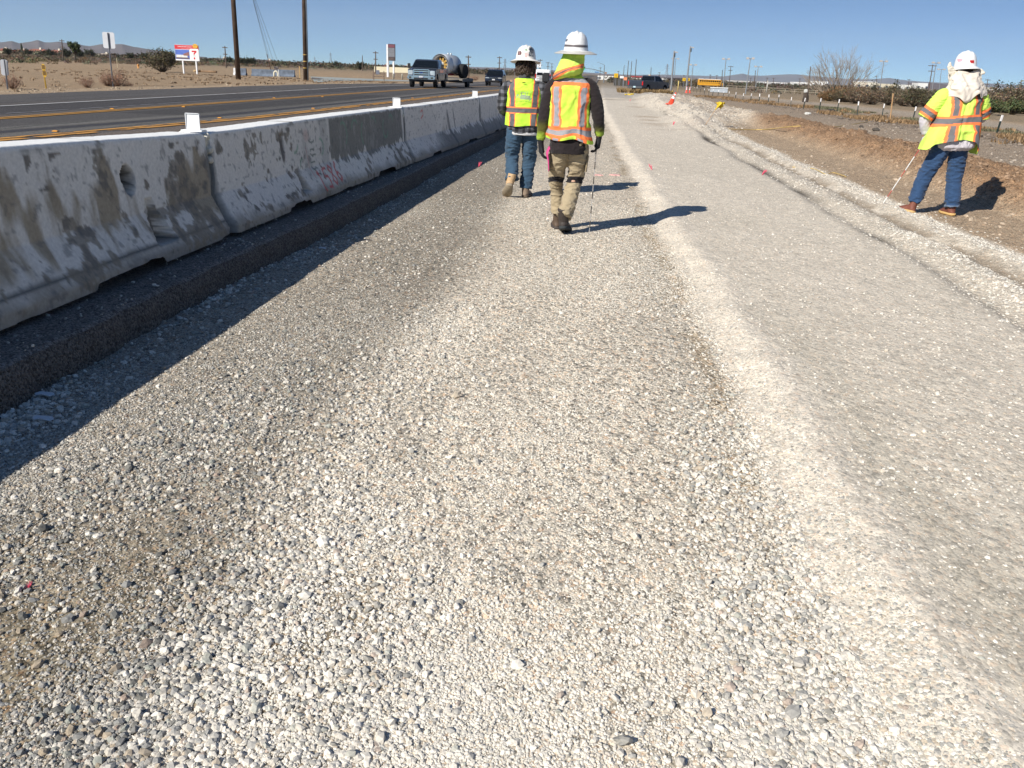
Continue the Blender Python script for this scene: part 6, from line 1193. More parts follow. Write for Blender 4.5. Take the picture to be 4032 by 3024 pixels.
# pipe gate with a box, and second short post
a = atg(1492, 317); s = a[1]/F; p = empty('pipe_gate', tuple(a), R(12), 'brown two rail pipe gate with a grey box hung on it', 'gate'); gb = flat('gate_brown', (.16, .11, .08), .7); Wg = 38*s
for x in (-Wg/2, Wg/2): mb = MB(); mb.tube([(x, 0, -.1), (x, 0, 34*s)], .05, 8); mb.build('post', gb, p)
for z in (24*s, 14*s): mb = MB(); mb.tube([(-Wg/2, 0, z), (Wg/2, 0, z)], .035, 8); mb.build('rail', gb, p)
bx_(p, 'box', (-.1*Wg, -.1, 29*s), (.42, .1, 15*s), flat('box_grey', (.16, .17, .21), .6), .01)
a = atg(1469, 311); o = bx_(None, 'square_post', (0, 0, .4), (.1, .1, .9), gb, 0); o.location = a; tag(o, 'brown post left of the pipe gate', 'post')
for k, u in enumerate((1549, 1584)):
    a = atg(u, 313); mb = MB(); mb.lathe([(.11, -.1), (.11, .72), (.09, .77), (.01, .79)], n=16); o = mb.build('bollard', flat('bollard_concrete', (.36, .34, .28), .85), None, True); o.location = a; tag(o, ['concrete bollard under the right leg of the tall white sign', 'concrete bollard just left of the blue grey pickup'][k], 'bollard', 'round concrete bollards')
# monument sign
a = atg(1541, 304); s = a[1]/F; p = empty('pylon_sign', tuple(a), R(0), 'tall two legged white sign with a dark maroon and grey panel', 'pylon sign'); mw = flat('sign_white', (.72, .72, .72), .5, var=.03)
bx_(p, 'leg', (-13.5*s, .1, 57*s), (7*s, .5, 115*s), mw, .01); bx_(p, 'leg', (8.5*s, .1, 28*s), (5.5*s, .3, 58*s), mw, .01); pn = bx_(p, 'panel', (2.2*s, 0, 87*s), (27*s, .3, 58*s), flat('panel_frame_dark', (.06, .045, .055), .6), .01)
bx_(pn, 'maroon_face', (2*s, -.156, 109*s), (24*s, .012, 10*s), flat('panel_maroon', (.16, .05, .07), .6), 0); gf = bx_(pn, 'grey_face', (2*s, -.156, 87*s), (24*s, .012, 31*s), flat('panel_grey2', (.17, .18, .20), .6), 0); bx_(pn, 'lower_face', (2*s, -.156, 64*s), (24*s, .012, 10*s), flat('panel_brown2', (.09, .07, .065), .6, var=.4, scale=3), 0)
dm = flat('sign_letters', (.07, .075, .09), .6)
text('COMING SOON', .17, dm, gf, (2*s, -.165, 95*s), name='lettering'); text('FOR LEASE', .17, dm, gf, (2*s, -.165, 88*s), name='lettering')
# concrete driveway apron and brown strip (ground markings)
def patch_(name, pts, mat, kind='structure', dz=.03):
    P_ = [atg(u, v) for u, v in pts]; n = len(P_); mb = MB(); mb.add([(q[0], q[1], q[2]+dz) for q in P_]+[(q[0], q[1], q[2]-.3) for q in P_], [list(range(n))]+[(k, n+k, n+(k+1) % n, (k+1) % n) for k in range(n)]); tag(mb.build(name, mat), kind=kind)
patch_('driveway', [(1222, 301), (1330, 306), (1460, 311), (1612, 317), (1612, 321), (1470, 318), (1330, 318), (1240, 326)], flat('apron_concrete', (.30, .32, .30), .85, var=.08, scale=.7), dz=.022)
patch_('side_road', [(1228, 305), (1320, 309), (1400, 316), (1330, 319), (1225, 313)], flat('side_asphalt', (.10, .09, .085), .9), dz=.035)
# ---- signs and signals at the far junction
def sign_arrows():
    Y = 118; x = xU(2124, Y, 3); g = gz(x, Y); p = empty('keep_right_sign', (x, Y, g), 0, 'white sign with a black island symbol and curved arrow above the white van', 'road sign'); s = Y/F
    mb = MB(); zt = atY(2124, 242, Y)[2]-g; mb.tube([(0, .05, 0), (0, .05, zt)], .05, 6); mb.build('post', GV, p); zc = atY(2124, 255, Y)[2]-g; pn = bx_(p, 'panel', (0, 0, zc), (14*s, .02, 19*s), mw, .005)
    bk = flat('sign_black', (.012, .012, .012), .6); mb = MB(); mb.prism([(-.16, zc+.27), (-.03, zc+.27), (-.03, zc+.08), (-.095, zc-.02), (-.16, zc+.08)], 'y', -.022, -.012); mb.build('island_symbol', bk, pn)
    mb = MB(); mb.tube([(-.04, -.016, zc-.27), (-.02, -.016, zc-.14), (.07, -.016, zc-.02), (.08, -.016, zc+.16)], [(.03, .005)]*4, 6, sub=4); mb.prism([(0.01, zc+.14), (.15, zc+.14), (.08, zc+.28)], 'y', -.022, -.012); mb.build('arrow_symbol', bk, pn)
sign_arrows()
def signal():
    Y = 330; x = xU(2378, Y, 0); g = gz(x, Y); s = Y/F; p = empty('traffic_signal', (x, Y, g), 0, 'long armed traffic signal pole with a street lamp and a green light', 'traffic signal'); G_ = flat('signal_pole', (.20, .22, .24), .5, .4)
    Q = lambda u, v: tuple(atY(u, v, Y)-np.array([x, Y, g])); mb = MB(); mb.tube([(0, 0, 0), Q(2380, 255)], [.2, .12], 10); mb.build('pole', G_, p)
    mb = MB(); mb.tube([Q(2378, 285), Q(2345, 275), Q(2310, 269), Q(2284, 267)], [.14, .12, .1, .08], 8, sub=3); mb.build('mast_arm', G_, p); mb = MB(); mb.tube([Q(2380, 256), Q(2366, 250), Q(2352, 244)], .07, 6); mb.build('lamp_arm', G_, p)
    c = Q(2301, 269); sg = bx_(p, 'signal_head', (c[0], c[1]-.15, c[2]), (.5, .3, 1.1), flat('signal_black', (.012, .02, .016), .6), .05); m_, nt_, b_ = nmat('green_light'); b_.inputs['Base Color'].default_value = (.02, .4, .2, 1); b_.inputs['Emission Color'].default_value = (.03, .9, .45, 1); b_.inputs['Emission Strength'].default_value = 1.2
    mb = MB(); mb.tube([(c[0], c[1]-.3, c[2]-.3), (c[0], c[1]-.34, c[2]-.3)], .16, 12); mb.build('green_lamp', m_, sg); c = Q(2350, 284); bx_(p, 'street_name_sign', c, (1.5, .05, .35), flat('sign_blue', (.05, .16, .4), .5), 0)
    c = Q(2383, 287); bx_(p, 'pedestrian_head', (c[0]+.2, c[1]-.2, c[2]), (.8, .3, .7), flat('signal_tan', (.3, .2, .15), .6), .03)
signal()
def diamond(u, v, Y, lab, sz=.9):
    x = xU(u, Y, 0); g = gz(x, Y); zc = atY(u, v, Y)[2]-g; p = empty('warning_sign', (x, Y, g), 0, lab, 'warning sign'); mb = MB(); mb.tube([(0, .05, 0), (0, .05, zc+.3)], .06, 6); mb.build('post', GV, p)
    mb = MB(); mb.box((0, 0, zc), (sz*.9, .03, sz*.9)); pn = mb.build('panel', flat('warning_yellow', (.65, .40, .01), .5), p); bx_(pn, 'symbol', (0, -.02, zc), (.12, .02, .5), flat('sign_black', (.012, .012, .012), .6), 0)
diamond(2424, 297, 230, 'yellow warning sign left of the dark grey pickup', 1.1); diamond(2692, 313, 260, 'left yellow sign of the two by the shade canopy', .95); diamond(2709, 313, 262, 'right yellow sign of the two by the shade canopy', .85)
def panel_sign(u0, u1, v0, v1, vb, Y, lab, col, nm='roadside_board'):
    x = xU((u0+u1)/2, Y, 0); g = gz(x, Y); z0 = atY(u0, v1, Y)[2]-g; z1 = atY(u0, v0, Y)[2]-g; p = empty(nm, (x, Y, g), 0, lab, 'sign board'); W_ = (u1-u0)*Y/F; bx_(p, 'panel', (0, 0, (z0+z1)/2), (W_, .08, z1-z0), flat('board_'+nm+str(u0), col, .6), 0)
    for q_ in (-1, 1): bx_(p, 'leg', (q_*W_*.4, .08, z0/2+.1), (.1, .08, z0+.2), GV, 0)
panel_sign(2440, 2454, 299, 308, 325, 240, 'white sign board left of the dark grey pickup', (.7, .7, .7)); panel_sign(2455, 2467, 304, 316, 330, 200, 'orange sign board beside the white one near the dark fence', (.7, .25, .12)); panel_sign(2024, 2043, 271, 281, 290, 260, 'dark red sign board behind the plaid worker neck', (.09, .02, .03))
# yellow bollard pipe post by light pole
a = atg(2668, 361); h = atY(2670, 318, a[1])[2]-a[2]; mb = MB(); mb.tube([(0, 0, -.1), (.02, 0, h)], .07, 8); o = mb.build('yellow_post', flat('post_yellow', (.6, .45, .15), .6), None, True); o.location = a; tag(o, 'slim yellow post right of the dark grey pickup', 'post')
# light poles, utility poles
GP = flat('pole_grey', (.23, .24, .25), .5, .3); WP = flat('far_pole_wood', (.10, .075, .06), .9)
def lightpole(ut, vt, ub, Y, kind, lab):
    x = xU(ub, Y, 0); g = gz(x, Y); p = empty('light_pole' if kind in ('single', 'double') else 'utility_pole', (x, Y, g), 0, lab, 'light pole' if kind in ('single', 'double') else 'utility pole', {'single': 'single headed light poles', 'double': 'double headed light poles', 'wood': 'far wooden utility poles', 'bare': 'far wooden utility poles'}[kind])
    t = Vector(atY(ut, vt, Y))-Vector((x, Y, g)); r = .11 if kind in ('single', 'double') else .13; mb = MB(); mb.tube([(0, 0, -.3), tuple(t)], [r*1.3, r*.75], 8); mb.build('pole', GP if kind in ('single', 'double') else WP, p)
    s = Y/F
    if kind == 'single': bx_(p, 'lamp_head', (t.x+7*s, t.y, t.z-.15), (13*s, .4, .12), flat('lamp_head', (.42, .40, .38), .6), .02, ry=.15); bx_(p, 'lamp_bracket', (t.x+4*s, t.y, t.z-.5), (2.5*s, .2, .5), BLK(), .02)
    if kind == 'double':
        mb = MB(); mb.tube([(t.x-11*s, t.y, t.z-.05), (t.x+12*s, t.y, t.z-.05)], .06, 6); mb.build('crossbar', GP, p)
        for q_ in (-1, 1): bx_(p, 'lamp_head', (t.x+q_*9.5*s, t.y, t.z+.0), (9*s, .6, .4), flat('lamp_head', (.42, .40, .38), .6), .02)
    if kind == 'wood':
        for j, (dz, w_) in enumerate(((.3, 2.6), (1.6, 2.0))): bx_(p, 'crossarm', (t.x-t.x*dz/t.z, t.y, t.z-dz), (min(w_, t.z*.26*w_/2.6), .12, .16), WP, 0)
    return p
L_ = [(2655, 200, 2642, 112, 'single', 'single headed light pole with a yellow bag at its foot, beside the dark pickup'), (2719, 182, 2702, 128, 'single', 'tallest single headed light pole, behind the paired cones'),
 (2660, 231, 2655, 300, 'double', 'double headed light pole just behind the dark pickup pole'), (2729, 255, 2722, 260, 'double', 'short double headed light pole right of the paired cones'), (2859, 232, 2849, 230, 'double', 'double headed light pole right of the school bus'),
 (2955, 230, 2938, 190, 'double', 'nearest double headed light pole on a concrete footing'), (2986, 262, 2976, 260, 'double', 'double headed light pole just right of the nearest one'), (3480, 241, 3464, 230, 'double', 'double headed light pole above the dark shrubs right of the bare tree'),
 (3686, 247, 3669, 240, 'double', 'double headed light pole left of the cloth hatted worker'), (3707, 273, 3698, 330, 'double', 'lower double headed light pole closest to the cloth hatted worker'), (2878, 259, 2872, 330, 'wood', 'two armed wooden pole right of the school bus'),
 (3673, 254, 3655, 240, 'wood', 'two armed wooden pole left of the cloth hatted worker'), (3192, 262, 3184, 190, 'bare', 'bare wooden pole inside the leafless tree'), (3580, 311, 3575, 420, 'wood', 'small wooden pole in front of the dark distant hill'), (3890, 311, 3882, 300, 'wood', 'wooden pole right of the cloth hatted worker'),
 (2475, 239, 2469, 330, 'bare', 'left tall mast behind the dark pickup tailgate'), (2488, 241, 2482, 340, 'bare', 'second tall mast behind the dark pickup tailgate'), (2506, 234, 2500, 320, 'bare', 'third tall mast behind the dark pickup bed'), (2458, 257, 2454, 400, 'bare', 'shorter mast left of the pickup masts'), (2564, 265, 2562, 330, 'bare', 'thin pole above the dark pickup cab'),
 (2435, 279, 2434, 420, 'wood', 'small pole above the yellow warning sign'), (2364, 265, 2362, 430, 'wood', 'wooden pole beside the traffic signal'), (2975, 277, 2970, 300, 'bare', 'thin mast between two double headed light poles'), (2845, 275, 2842, 300, 'bare', 'thin mast above the school bus'),
 (1479, 202, 1479, 190, 'wood', 'two armed wooden pole left of the tall white sign'), (1844, 218, 1846, 170, 'wood', 'two armed wooden pole right of the trailer'), (1967, 222, 1965, 230, 'wood', 'wooden pole above the black sport utility vehicle'), (1427, 218, 1427, 260, 'bare', 'bare wooden pole left of the two armed one'),
 (885, 181, 891, 180, 'wood', 'wooden pole between the billboard and the lone pole'), (243, 155, 248, 190, 'wood', 'wooden pole left of the spiky tree'), (2127, 233, 2127, 260, 'wood', 'wooden pole above the keep right sign'), (2158, 244, 2157, 330, 'wood', 'wooden pole right of the white van'), (2173, 249, 2173, 420, 'wood', 'farther wooden pole right of the white van'), (2112, 238, 2112, 200, 'bare', 'thin pole left of the keep right sign')]
for k, (u, v) in enumerate(((2797, 293), (2823, 295), (2693, 295), (3021, 305), (3046, 306), (3150, 308), (2956, 305), (2775, 307), (2596, 284), (3452, 300), (3516, 262))): L_.append((u, v, u-1, 430 if k != 10 else 400, 'wood', 'distant wooden pole on the right plain, %s of eleven by drawing order' % ORD[k]))
L_ = L_[:-11]+[(u, v, u-1, 430, 'wood', lb) for u, v, lb in ((2797, 293, 'distant wooden pole above the school bus roof'), (2823, 295, 'distant wooden pole above the right end of the school bus'), (2693, 295, 'distant wooden pole above the left yellow sign'), (3021, 305, 'distant wooden pole right of the bright far buildings'), (3046, 306, 'distant wooden pole midway to the bare tree'), (3150, 308, 'distant wooden pole just left of the bare tree'), (2956, 305, 'distant wooden pole behind the nearest double headed light pole'), (2775, 307, 'distant wooden pole above the bus hood'), (2596, 284, 'small pole above the dark pickup hood'), (3452, 300, 'wooden pole right of the bare tree among the shrubs'))]
for t_ in L_: lightpole(*t_)
# transmission towers
def tower(ut, vt, vb, Y, lab):
    x = xU(ut, Y, 0); g = gz(x, Y); H = atY(ut, vt, Y)[2]-g; p = empty('transmission_tower', (x, Y, g), .4, lab, 'transmission tower', 'steel lattice transmission towers'); mb = MB(); w0, w1 = H*.13, H*.025; r = max(.12, Y/F*.35)
    W_ = lambda z: w0+(w1-w0)*min(1, z/(H*.7))
    for q_ in range(4):
        sx, sy = (1, 1, -1, -1)[q_], (1, -1, -1, 1)[q_]; mb.tube([(sx*w0, sy*w0, 0), (sx*w1, sy*w1, H*.7), (sx*w1*.6, sy*w1*.6, H)], r, 4)
    for k in range(6):
        z0, z1 = H*.7*k/6, H*.7*(k+1)/6
        for (ax, ay), (bx2, by2) in (((1, 1), (1, -1)), ((1, -1), (-1, -1)), ((-1, -1), (-1, 1)), ((-1, 1), (1, 1))): mb.tube([(ax*W_(z0), ay*W_(z0), z0), (bx2*W_(z1), by2*W_(z1), z1)], r*.55, 4)
    mb.build('lattice', flat('tower_steel', (.20, .21, .24), .6, .3), p)
    for z, w_ in ((.74, .16), (.84, .13), (.93, .10)): mb = MB(); mb.tube([(-H*w_, 0, H*z), (0, 0, H*z+H*.02), (H*w_, 0, H*z)], r*.8, 4); mb.build('arm', flat('tower_steel', (.20, .21, .24), .6, .3), p)
for t_ in ((1303, 207, 262, 900, 'tallest lattice tower left of the tall white sign'), (1240, 225, 255, 1500, 'small lattice tower right of the conduit pole'), (1320, 238, 262, 1900, 'tiny lattice tower just right of the tallest left one'), (1172, 238, 255, 2000, 'tiny lattice tower left of the conduit pole'), (1987, 232, 300, 700, 'lattice tower between the black vehicle and the plaid worker'), (2623, 252, 310, 800, 'lattice tower above the dark grey pickup hood'), (868, 218, 240, 2200, 'tiny lattice tower right of the billboard')): tower(*t_)
# pipe rail fence across the far field, white tank, walls
rf = flat('rail_tan', (.42, .36, .27), .7)
pts = [atg(u, v) for u, v in ((2745, 352), (2860, 352), (2975, 357), (3090, 366), (3210, 374), (3330, 381))]
p = empty('rail_fence', tuple(pts[0]), 0, 'tan pipe rail fence crossing the field behind the stakes', 'fence')
for a_, b_ in zip(pts[:-1], pts[1:]):
    a_, b_ = Vector(a_)-Vector(pts[0]), Vector(b_)-Vector(pts[0])
    for z in (.55, 1.1): mb = MB(); mb.tube([tuple(a_+Vector((0, 0, z))), tuple(b_+Vector((0, 0, z)))], .05, 6); mb.build('rail', rf, p)
    for k in range(3): q0 = a_.lerp(b_, k/3); mb = MB(); mb.tube([tuple(q0-Vector((0, 0, .2))), tuple(q0+Vector((0, 0, 1.15)))], .055, 6); mb.build('post', rf, p)
a = atg(2830, 364); s = a[1]/F; p = empty('storage_tank', tuple(a), R(-8), 'low white topped box in the field left of the stake row', 'storage box'); bx_(p, 'body', (0, 0, 7*s), (62*s, 1.6, 14*s), flat('box_greywhite', (.36, .40, .44), .6), .03); bx_(p, 'lid', (0, 0, 16*s), (64*s, 1.9, 3*s), flat('lid_white', (.66, .68, .68), .5), .03)
a = atg(3017, 367); h = atY(3024, 317, a[1])[2]-a[2]; mb = MB(); mb.tube([(0, 0, -.2), (0, 0, h)], .16, 10); o = mb.build('concrete_post', flat('post_pale', (.40, .38, .34), .8), None, True); o.location = a; tag(o, 'thick pale post left of the bare tree behind the stakes', 'post')
# buildings
def block(u0, u1, vt, Y, lab, wall, roof=None, name='building', depth=18, ph=.0, extra=None):
    x0, x1 = xU(u0, Y, 0), xU(u1, Y, 0); g = gz((x0+x1)/2, Y); zt = atY((u0+u1)/2, vt, Y)[2]; H = max(2.2, zt-g); p = empty(name, ((x0+x1)/2, Y+depth/2, g), 0, lab, 'house' if name == 'house' else name.replace('_', ' ')); W_ = x1-x0
    if name == 'house':
        rh = min(1.7, H*.42); bx_(p, 'wall', (0, 0, (H-rh)/2-.2), (W_*.94, depth*.9, H-rh+.4), flat('w_%d' % u0, wall, .85), 0)
        mb = MB(); hw, hd = W_/2, depth/2; z0 = H-rh; mb.add([(-hw, -hd, z0), (hw, -hd, z0), (hw, hd, z0), (-hw, hd, z0), (-hw*.62, 0, H), (hw*.62, 0, H)], [(0, 1, 5, 4), (1, 2, 5), (2, 3, 4, 5), (3, 0, 4), (3, 2, 1, 0)]); rr_ = mb.build('roof', flat('r_%d' % u0, roof, .85, var=.15, scale=.6), p)
        bx_(rr_, 'chimney', (hw*.25, -.5, H+.1), (1.0, .9, 1.1), flat('chimney_pale', (.6, .55, .45), .8), 0)
        n = max(2, int(W_/4))
        for k in range(n): bx_(p, 'window', (-W_*.38+W_*.76*k/(n-1), -depth*.45-.02, z0*.55), (1.2, .08, 1.1), flat('window_dark', (.05, .06, .08), .2), 0)
    else:
        bx_(p, 'wall', (0, 0, H/2-.2), (W_, depth, H+.4), flat('w_%d' % u0, wall, .8, var=.08, scale=.15), 0)
        if roof is not None: bx_(p, 'roof', (0, 0, H+.25), (W_*1.02, depth*1.04, .7), flat('r_%d' % u0, roof, .7), 0)
        n = max(2, min(14, int(W_/6)))
        for k in range(n): bx_(p, 'window' if k % 3 else 'door', (-W_*.42+W_*.84*k/(n-1), -depth/2-.04, H*.42), (min(2.4, W_/n*.5), .1, H*.35), flat('window_dark', (.05, .06, .08), .2), 0)
    return p
for t_ in ((-20, 22, 190, 'red roofed house cut by the left picture edge', (.42, .36, .26), (.30, .11, .07)), (40, 98, 195, 'long red roofed house second from the left', (.42, .36, .26), (.27, .07, .06)), (98, 172, 192, 'red roofed house with cream gable walls', (.60, .54, .38), (.30, .12, .08)), (182, 240, 196, 'low red roofed house left of the wooden pole', (.40, .34, .26), (.28, .12, .08))):
    block(t_[0], t_[1], t_[2], 430, t_[3], t_[4], t_[5], 'house', 9)
for t_ in ((1500, 1526, 256, 'reddish roofed house left of the tall sign legs', (.5, .42, .3), (.22, .10, .09)), (1530, 1550, 253, 'reddish roofed house between the tall sign legs', (.5, .42, .32), (.22, .09, .08)), (1578, 1612, 260, 'reddish roofed house left of the blue grey pickup', (.52, .42, .34), (.22, .11, .10)), (375, 425, 216, 'pale low house behind the tall sign', (.55, .50, .42), (.40, .34, .28)), (690, 720, 222, 'low house behind the billboard', (.4, .35, .28), (.3, .2, .15)), (860, 880, 236, 'small grey house right of the billboard', (.36, .34, .3), (.3, .27, .24)), (1030, 1066, 244, 'low brown house behind the guy wires', (.32, .25, .2), (.16, .13, .12))):
    block(t_[0], t_[1], t_[2], 460, t_[3], t_[4], t_[5], 'house', 9)
x0, x1 = xU(1456, 240, 0), xU(1640, 250, 0); g = gz(x0, 245); zt = atY(1540, 264, 245)[2]; o = bx_(None, 'garden_wall', (0, 0, (zt-g)/2), (x1-x0, .4, zt-g), flat('wall_cream', (.62, .56, .40), .85, var=.05, scale=.3), 0); o.location = ((x0+x1)/2, 245, g); tag(o, 'long cream garden wall behind the tall white sign', 'wall')
for t_ in ((2353, 2419, 303, 520, 'white low building behind the traffic signal', (.7, .69, .66), None), (2488, 2545, 305, 520, 'white building with a red roof edge behind the dark pickup', (.66, .64, .6), (.30, .04, .04)), (2606, 2628, 313, 480, 'white box building right of the dark pickup cab', (.66, .66, .64), None), (2990, 3100, 325, 1000, 'long white far building left of the bare tree', (.62, .62, .62), None), (3125, 3210, 324, 900, 'white far building behind the bare tree', (.66, .66, .64), None), (3205, 3258, 320, 950, 'taller white far building behind the bare tree', (.7, .7, .68), None),
           (3375, 3450, 323, 900, 'white and beige far building left of the spiky shrub', (.62, .58, .48), (.66, .66, .64)), (3452, 3530, 330, 900, 'beige far building right of the spiky shrub', (.55, .50, .38), None), (3535, 3610, 334, 950, 'pale far building below the dark hill', (.6, .6, .56), None), (3612, 3650, 327, 900, 'tallest white far building left of the worker on the dirt', (.66, .66, .63), None), (3850, 3935, 345, 900, 'pale far building right of the cloth hatted worker', (.58, .56, .5), None), (3960, 4050, 350, 900, 'pale far building near the right picture edge', (.5, .48, .44), None), (2870, 2960, 326, 1000, 'far pale sheds behind the light poles', (.55, .54, .52), None)):
    block(t_[0], t_[1], t_[2], t_[3], t_[4], t_[5], t_[6], 'building')
# shade canopy and dark screened fence
Y = 300; x0, x1 = xU(2612, Y), xU(2692, Y); g = gz(x0, Y); zt = atY(2650, 309, Y)[2]-g; p = empty('shade_canopy', ((x0+x1)/2, Y, g), 0, 'dark flat shade canopy on posts behind the light poles', 'canopy'); bx_(p, 'roof', (0, 0, zt), (x1-x0, 5, .4), flat('canopy_dark', (.05, .045, .05), .8), 0)
for k in range(5): bx_(p, 'post', (-(x1-x0)*.45+(x1-x0)*.225*k, -2, zt/2), (.3, .3, zt), flat('canopy_dark', (.05, .045, .05), .8), 0)
Y = 260; x0, x1 = xU(2418, Y), xU(2530, Y); g = gz(x0, Y); zt = atY(2450, 312, Y)[2]-g; p = empty('screen_fence', ((x0+x1)/2, Y, g), 0, 'dark screened fence behind the dark grey pickup', 'fence'); bx_(p, 'screen', (0, 0, zt/2), (x1-x0, .1, zt), flat('screen_dark', (.06, .055, .045), .9), 0)
for k in range(7): bx_(p, 'post', (-(x1-x0)/2+(x1-x0)*k/6, -.1, zt/2), (.12, .12, zt+.2), GV, 0)
# ------------------------------------------------------------------ plants
def leafmat(name, col, var=.4): 
    return vcol(name, .9, 30, .15, 0, spec=.1)
def quads(P, s, rng_, flatz=1.):
    n = len(P); a = rng_.normal(size=(n, 3)); a /= np.linalg.norm(a, axis=1)[:, None]; b = rng_.normal(size=(n, 3)); b -= a*(a*b).sum(1)[:, None]; b /= np.linalg.norm(b, axis=1)[:, None]
    s = np.asarray(s)[:, None]*np.ones((n, 1)); V = np.stack([P-a*s-b*s*.45, P+a*s-b*s*.45, P+a*s+b*s*.45, P-a*s+b*s*.45], 1).reshape(-1, 3); return V, np.arange(4*n).reshape(n, 4)
def bush_mesh(name, seed, w, h, n, stems, lcol, scol, ls=.05, up=.5, stem_r=.012):
    r_ = np.random.default_rng(seed); mb = MB(); tips = []
    for k in range(stems):
        a = r_.uniform(0, 6.28); t = r_.uniform(.25, 1)**.7; e = Vector((math.cos(a)*w/2*t, math.sin(a)*w/2*t, h*(1-.45*t*t)*r_.uniform(.65, 1.05))); m = e*.5+Vector((0, 0, -h*.08))+Vector(r_.normal(0, .05*h, 3)); mb.tube([(0, 0, -.05), tuple(m), tuple(e)], [stem_r*1.6, stem_r, stem_r*.4], 4); tips.append((m, e))
        for j in range(3):
            e2 = m.lerp(e, r_.uniform(.2, .9)); f = e2+Vector(r_.normal(0, .13*h, 3))+Vector((0, 0, .08*h)); mb.tube([tuple(e2), tuple(f)], [stem_r*.6, stem_r*.25], 3); tips.append((e2, f))
    P = []; 
    per = max(1, n//len(tips))
    for m, e in tips:
        t = r_.uniform(up, 1.05, per); P.append(np.array(m)[None]*(1-t[:, None])+np.array(e)[None]*t[:, None]+r_.normal(0, .045*max(w, h), (per, 3)))
    P = np.concatenate(P) if n else np.zeros((0, 3)); P = P[P[:, 2] > .02] if len(P) else P
    V, Fq = quads(P, ls*r_.uniform(.6, 1.4, len(P)), r_); cl = np.repeat(np.array(lcol)[None]*r_.uniform(.55, 1.5, (len(P), 1))*(1+.25*r_.normal(size=(len(P), 3))*np.array([.6, .2, .5])), 4, 0)
    sm = rawmesh(name+'_stems', mb.V, mb.F, flat(name+'_stem', scol, .9), None, True)
    lm = rawmesh(name+'_leaves', V, Fq, leafmat('foliage', None), None, False, np.clip(cl, .005, 1)) if n else None
    return sm, lm
def plant(name, meshes, loc, rz, sc_, lab, cat, grp=None, parts=('stems', 'leaves')):
    p = empty(name, tuple(loc), rz, lab, cat, grp); p.scale = (sc_,)*3 if np.isscalar(sc_) else sc_
    for m, nm in zip(meshes, parts):
        if m: link(nm, m, p)
    return p
OL = (.062, .060, .028); BR = (.085, .065, .042); DG = (.032, .042, .018)
big = [bush_mesh('creosote%d' % k, 10+k, 2.6, 1.9, (1500, 3000, 1150)[k], 70, ((.125, .105, .065), (.10, .09, .055), (.175, .13, .088))[k], (.10, .075, .055), .05, .35) for k in range(3)]
b_ = atg(640, 284); s = b_[1]/F*135/2.6; plant('creosote_bush', big[1], b_, .3, (s, s, s*.92), 'largest dark green bush, left of the billboard', 'bush')
# near shrubs on the right beyond the track
rn = random.Random(4); k = 0
spots = [(3310, 402, 1.), (3370, 408, 1.1), (3430, 412, 1.1), (3500, 415, 1.), (3555, 418, .95), (3600, 421, 1.0), (3860, 438, 1.1), (3920, 443, 1.3), (3985, 446, 1.2), (4040, 449, 1.3), (3800, 433, 1.0), (3350, 398, 1.), (3470, 403, 1.1), (3580, 409, 1.05), (3900, 428, 1.2), (3965, 432, 1.25), (4030, 436, 1.3), (3640, 420, 1.), (3410, 401, 1.), (3530, 407, 1.), (3845, 426, 1.1), (4060, 440, 1.2), (3250, 394, .8), (3290, 396, .9)]
for u, v, sc_ in spots:
    b = atg(u, v); b = atg(u, v); plant('desert_shrub', big[(0, 2, 2, 0, 2, 1)[k % 6]], b, rn.uniform(0, 6), (sc_*rn.uniform(.85, 1.2), sc_*rn.uniform(.85, 1.2), sc_*rn.uniform(.72, 1.02)), 'grey brown twiggy desert shrub in the dense row beyond the dirt track on the right', 'shrub', 'desert shrubs beyond the dirt track'); k += 1
grn = bush_mesh('greenshrub', 77, 1.8, 1.0, 1600, 30, (.085, .10, .045), (.1, .08, .05), .05, .3)
for u, v, lb in ((3985, 452, 'low green shrub at the right edge before the shrub row'), (3890, 452, 'low green shrub right of the cloth hatted worker')): plant('green_shrub', grn, atg(u, v), 1., 1., lb, 'shrub')
# stalks poking above the row
stalk = bush_mesh('stalk', 5, .9, 2.6, 260, 7, (.04, .045, .025), (.09, .07, .05), .06, .8, .02)
for k, (u, v) in enumerate(((3515, 412), (3420, 405), (3895, 436), (3945, 440), (4000, 442), (3970, 440))): plant('yucca_stalk', stalk, atg(u, v), k, (1, 1, (1.15, 1.1, 1.15, 1.0, .95, 1.05)[k]), 'tall thin tufted stalk rising above the shrub row on the right', 'plant', 'tufted stalks above the shrub row')
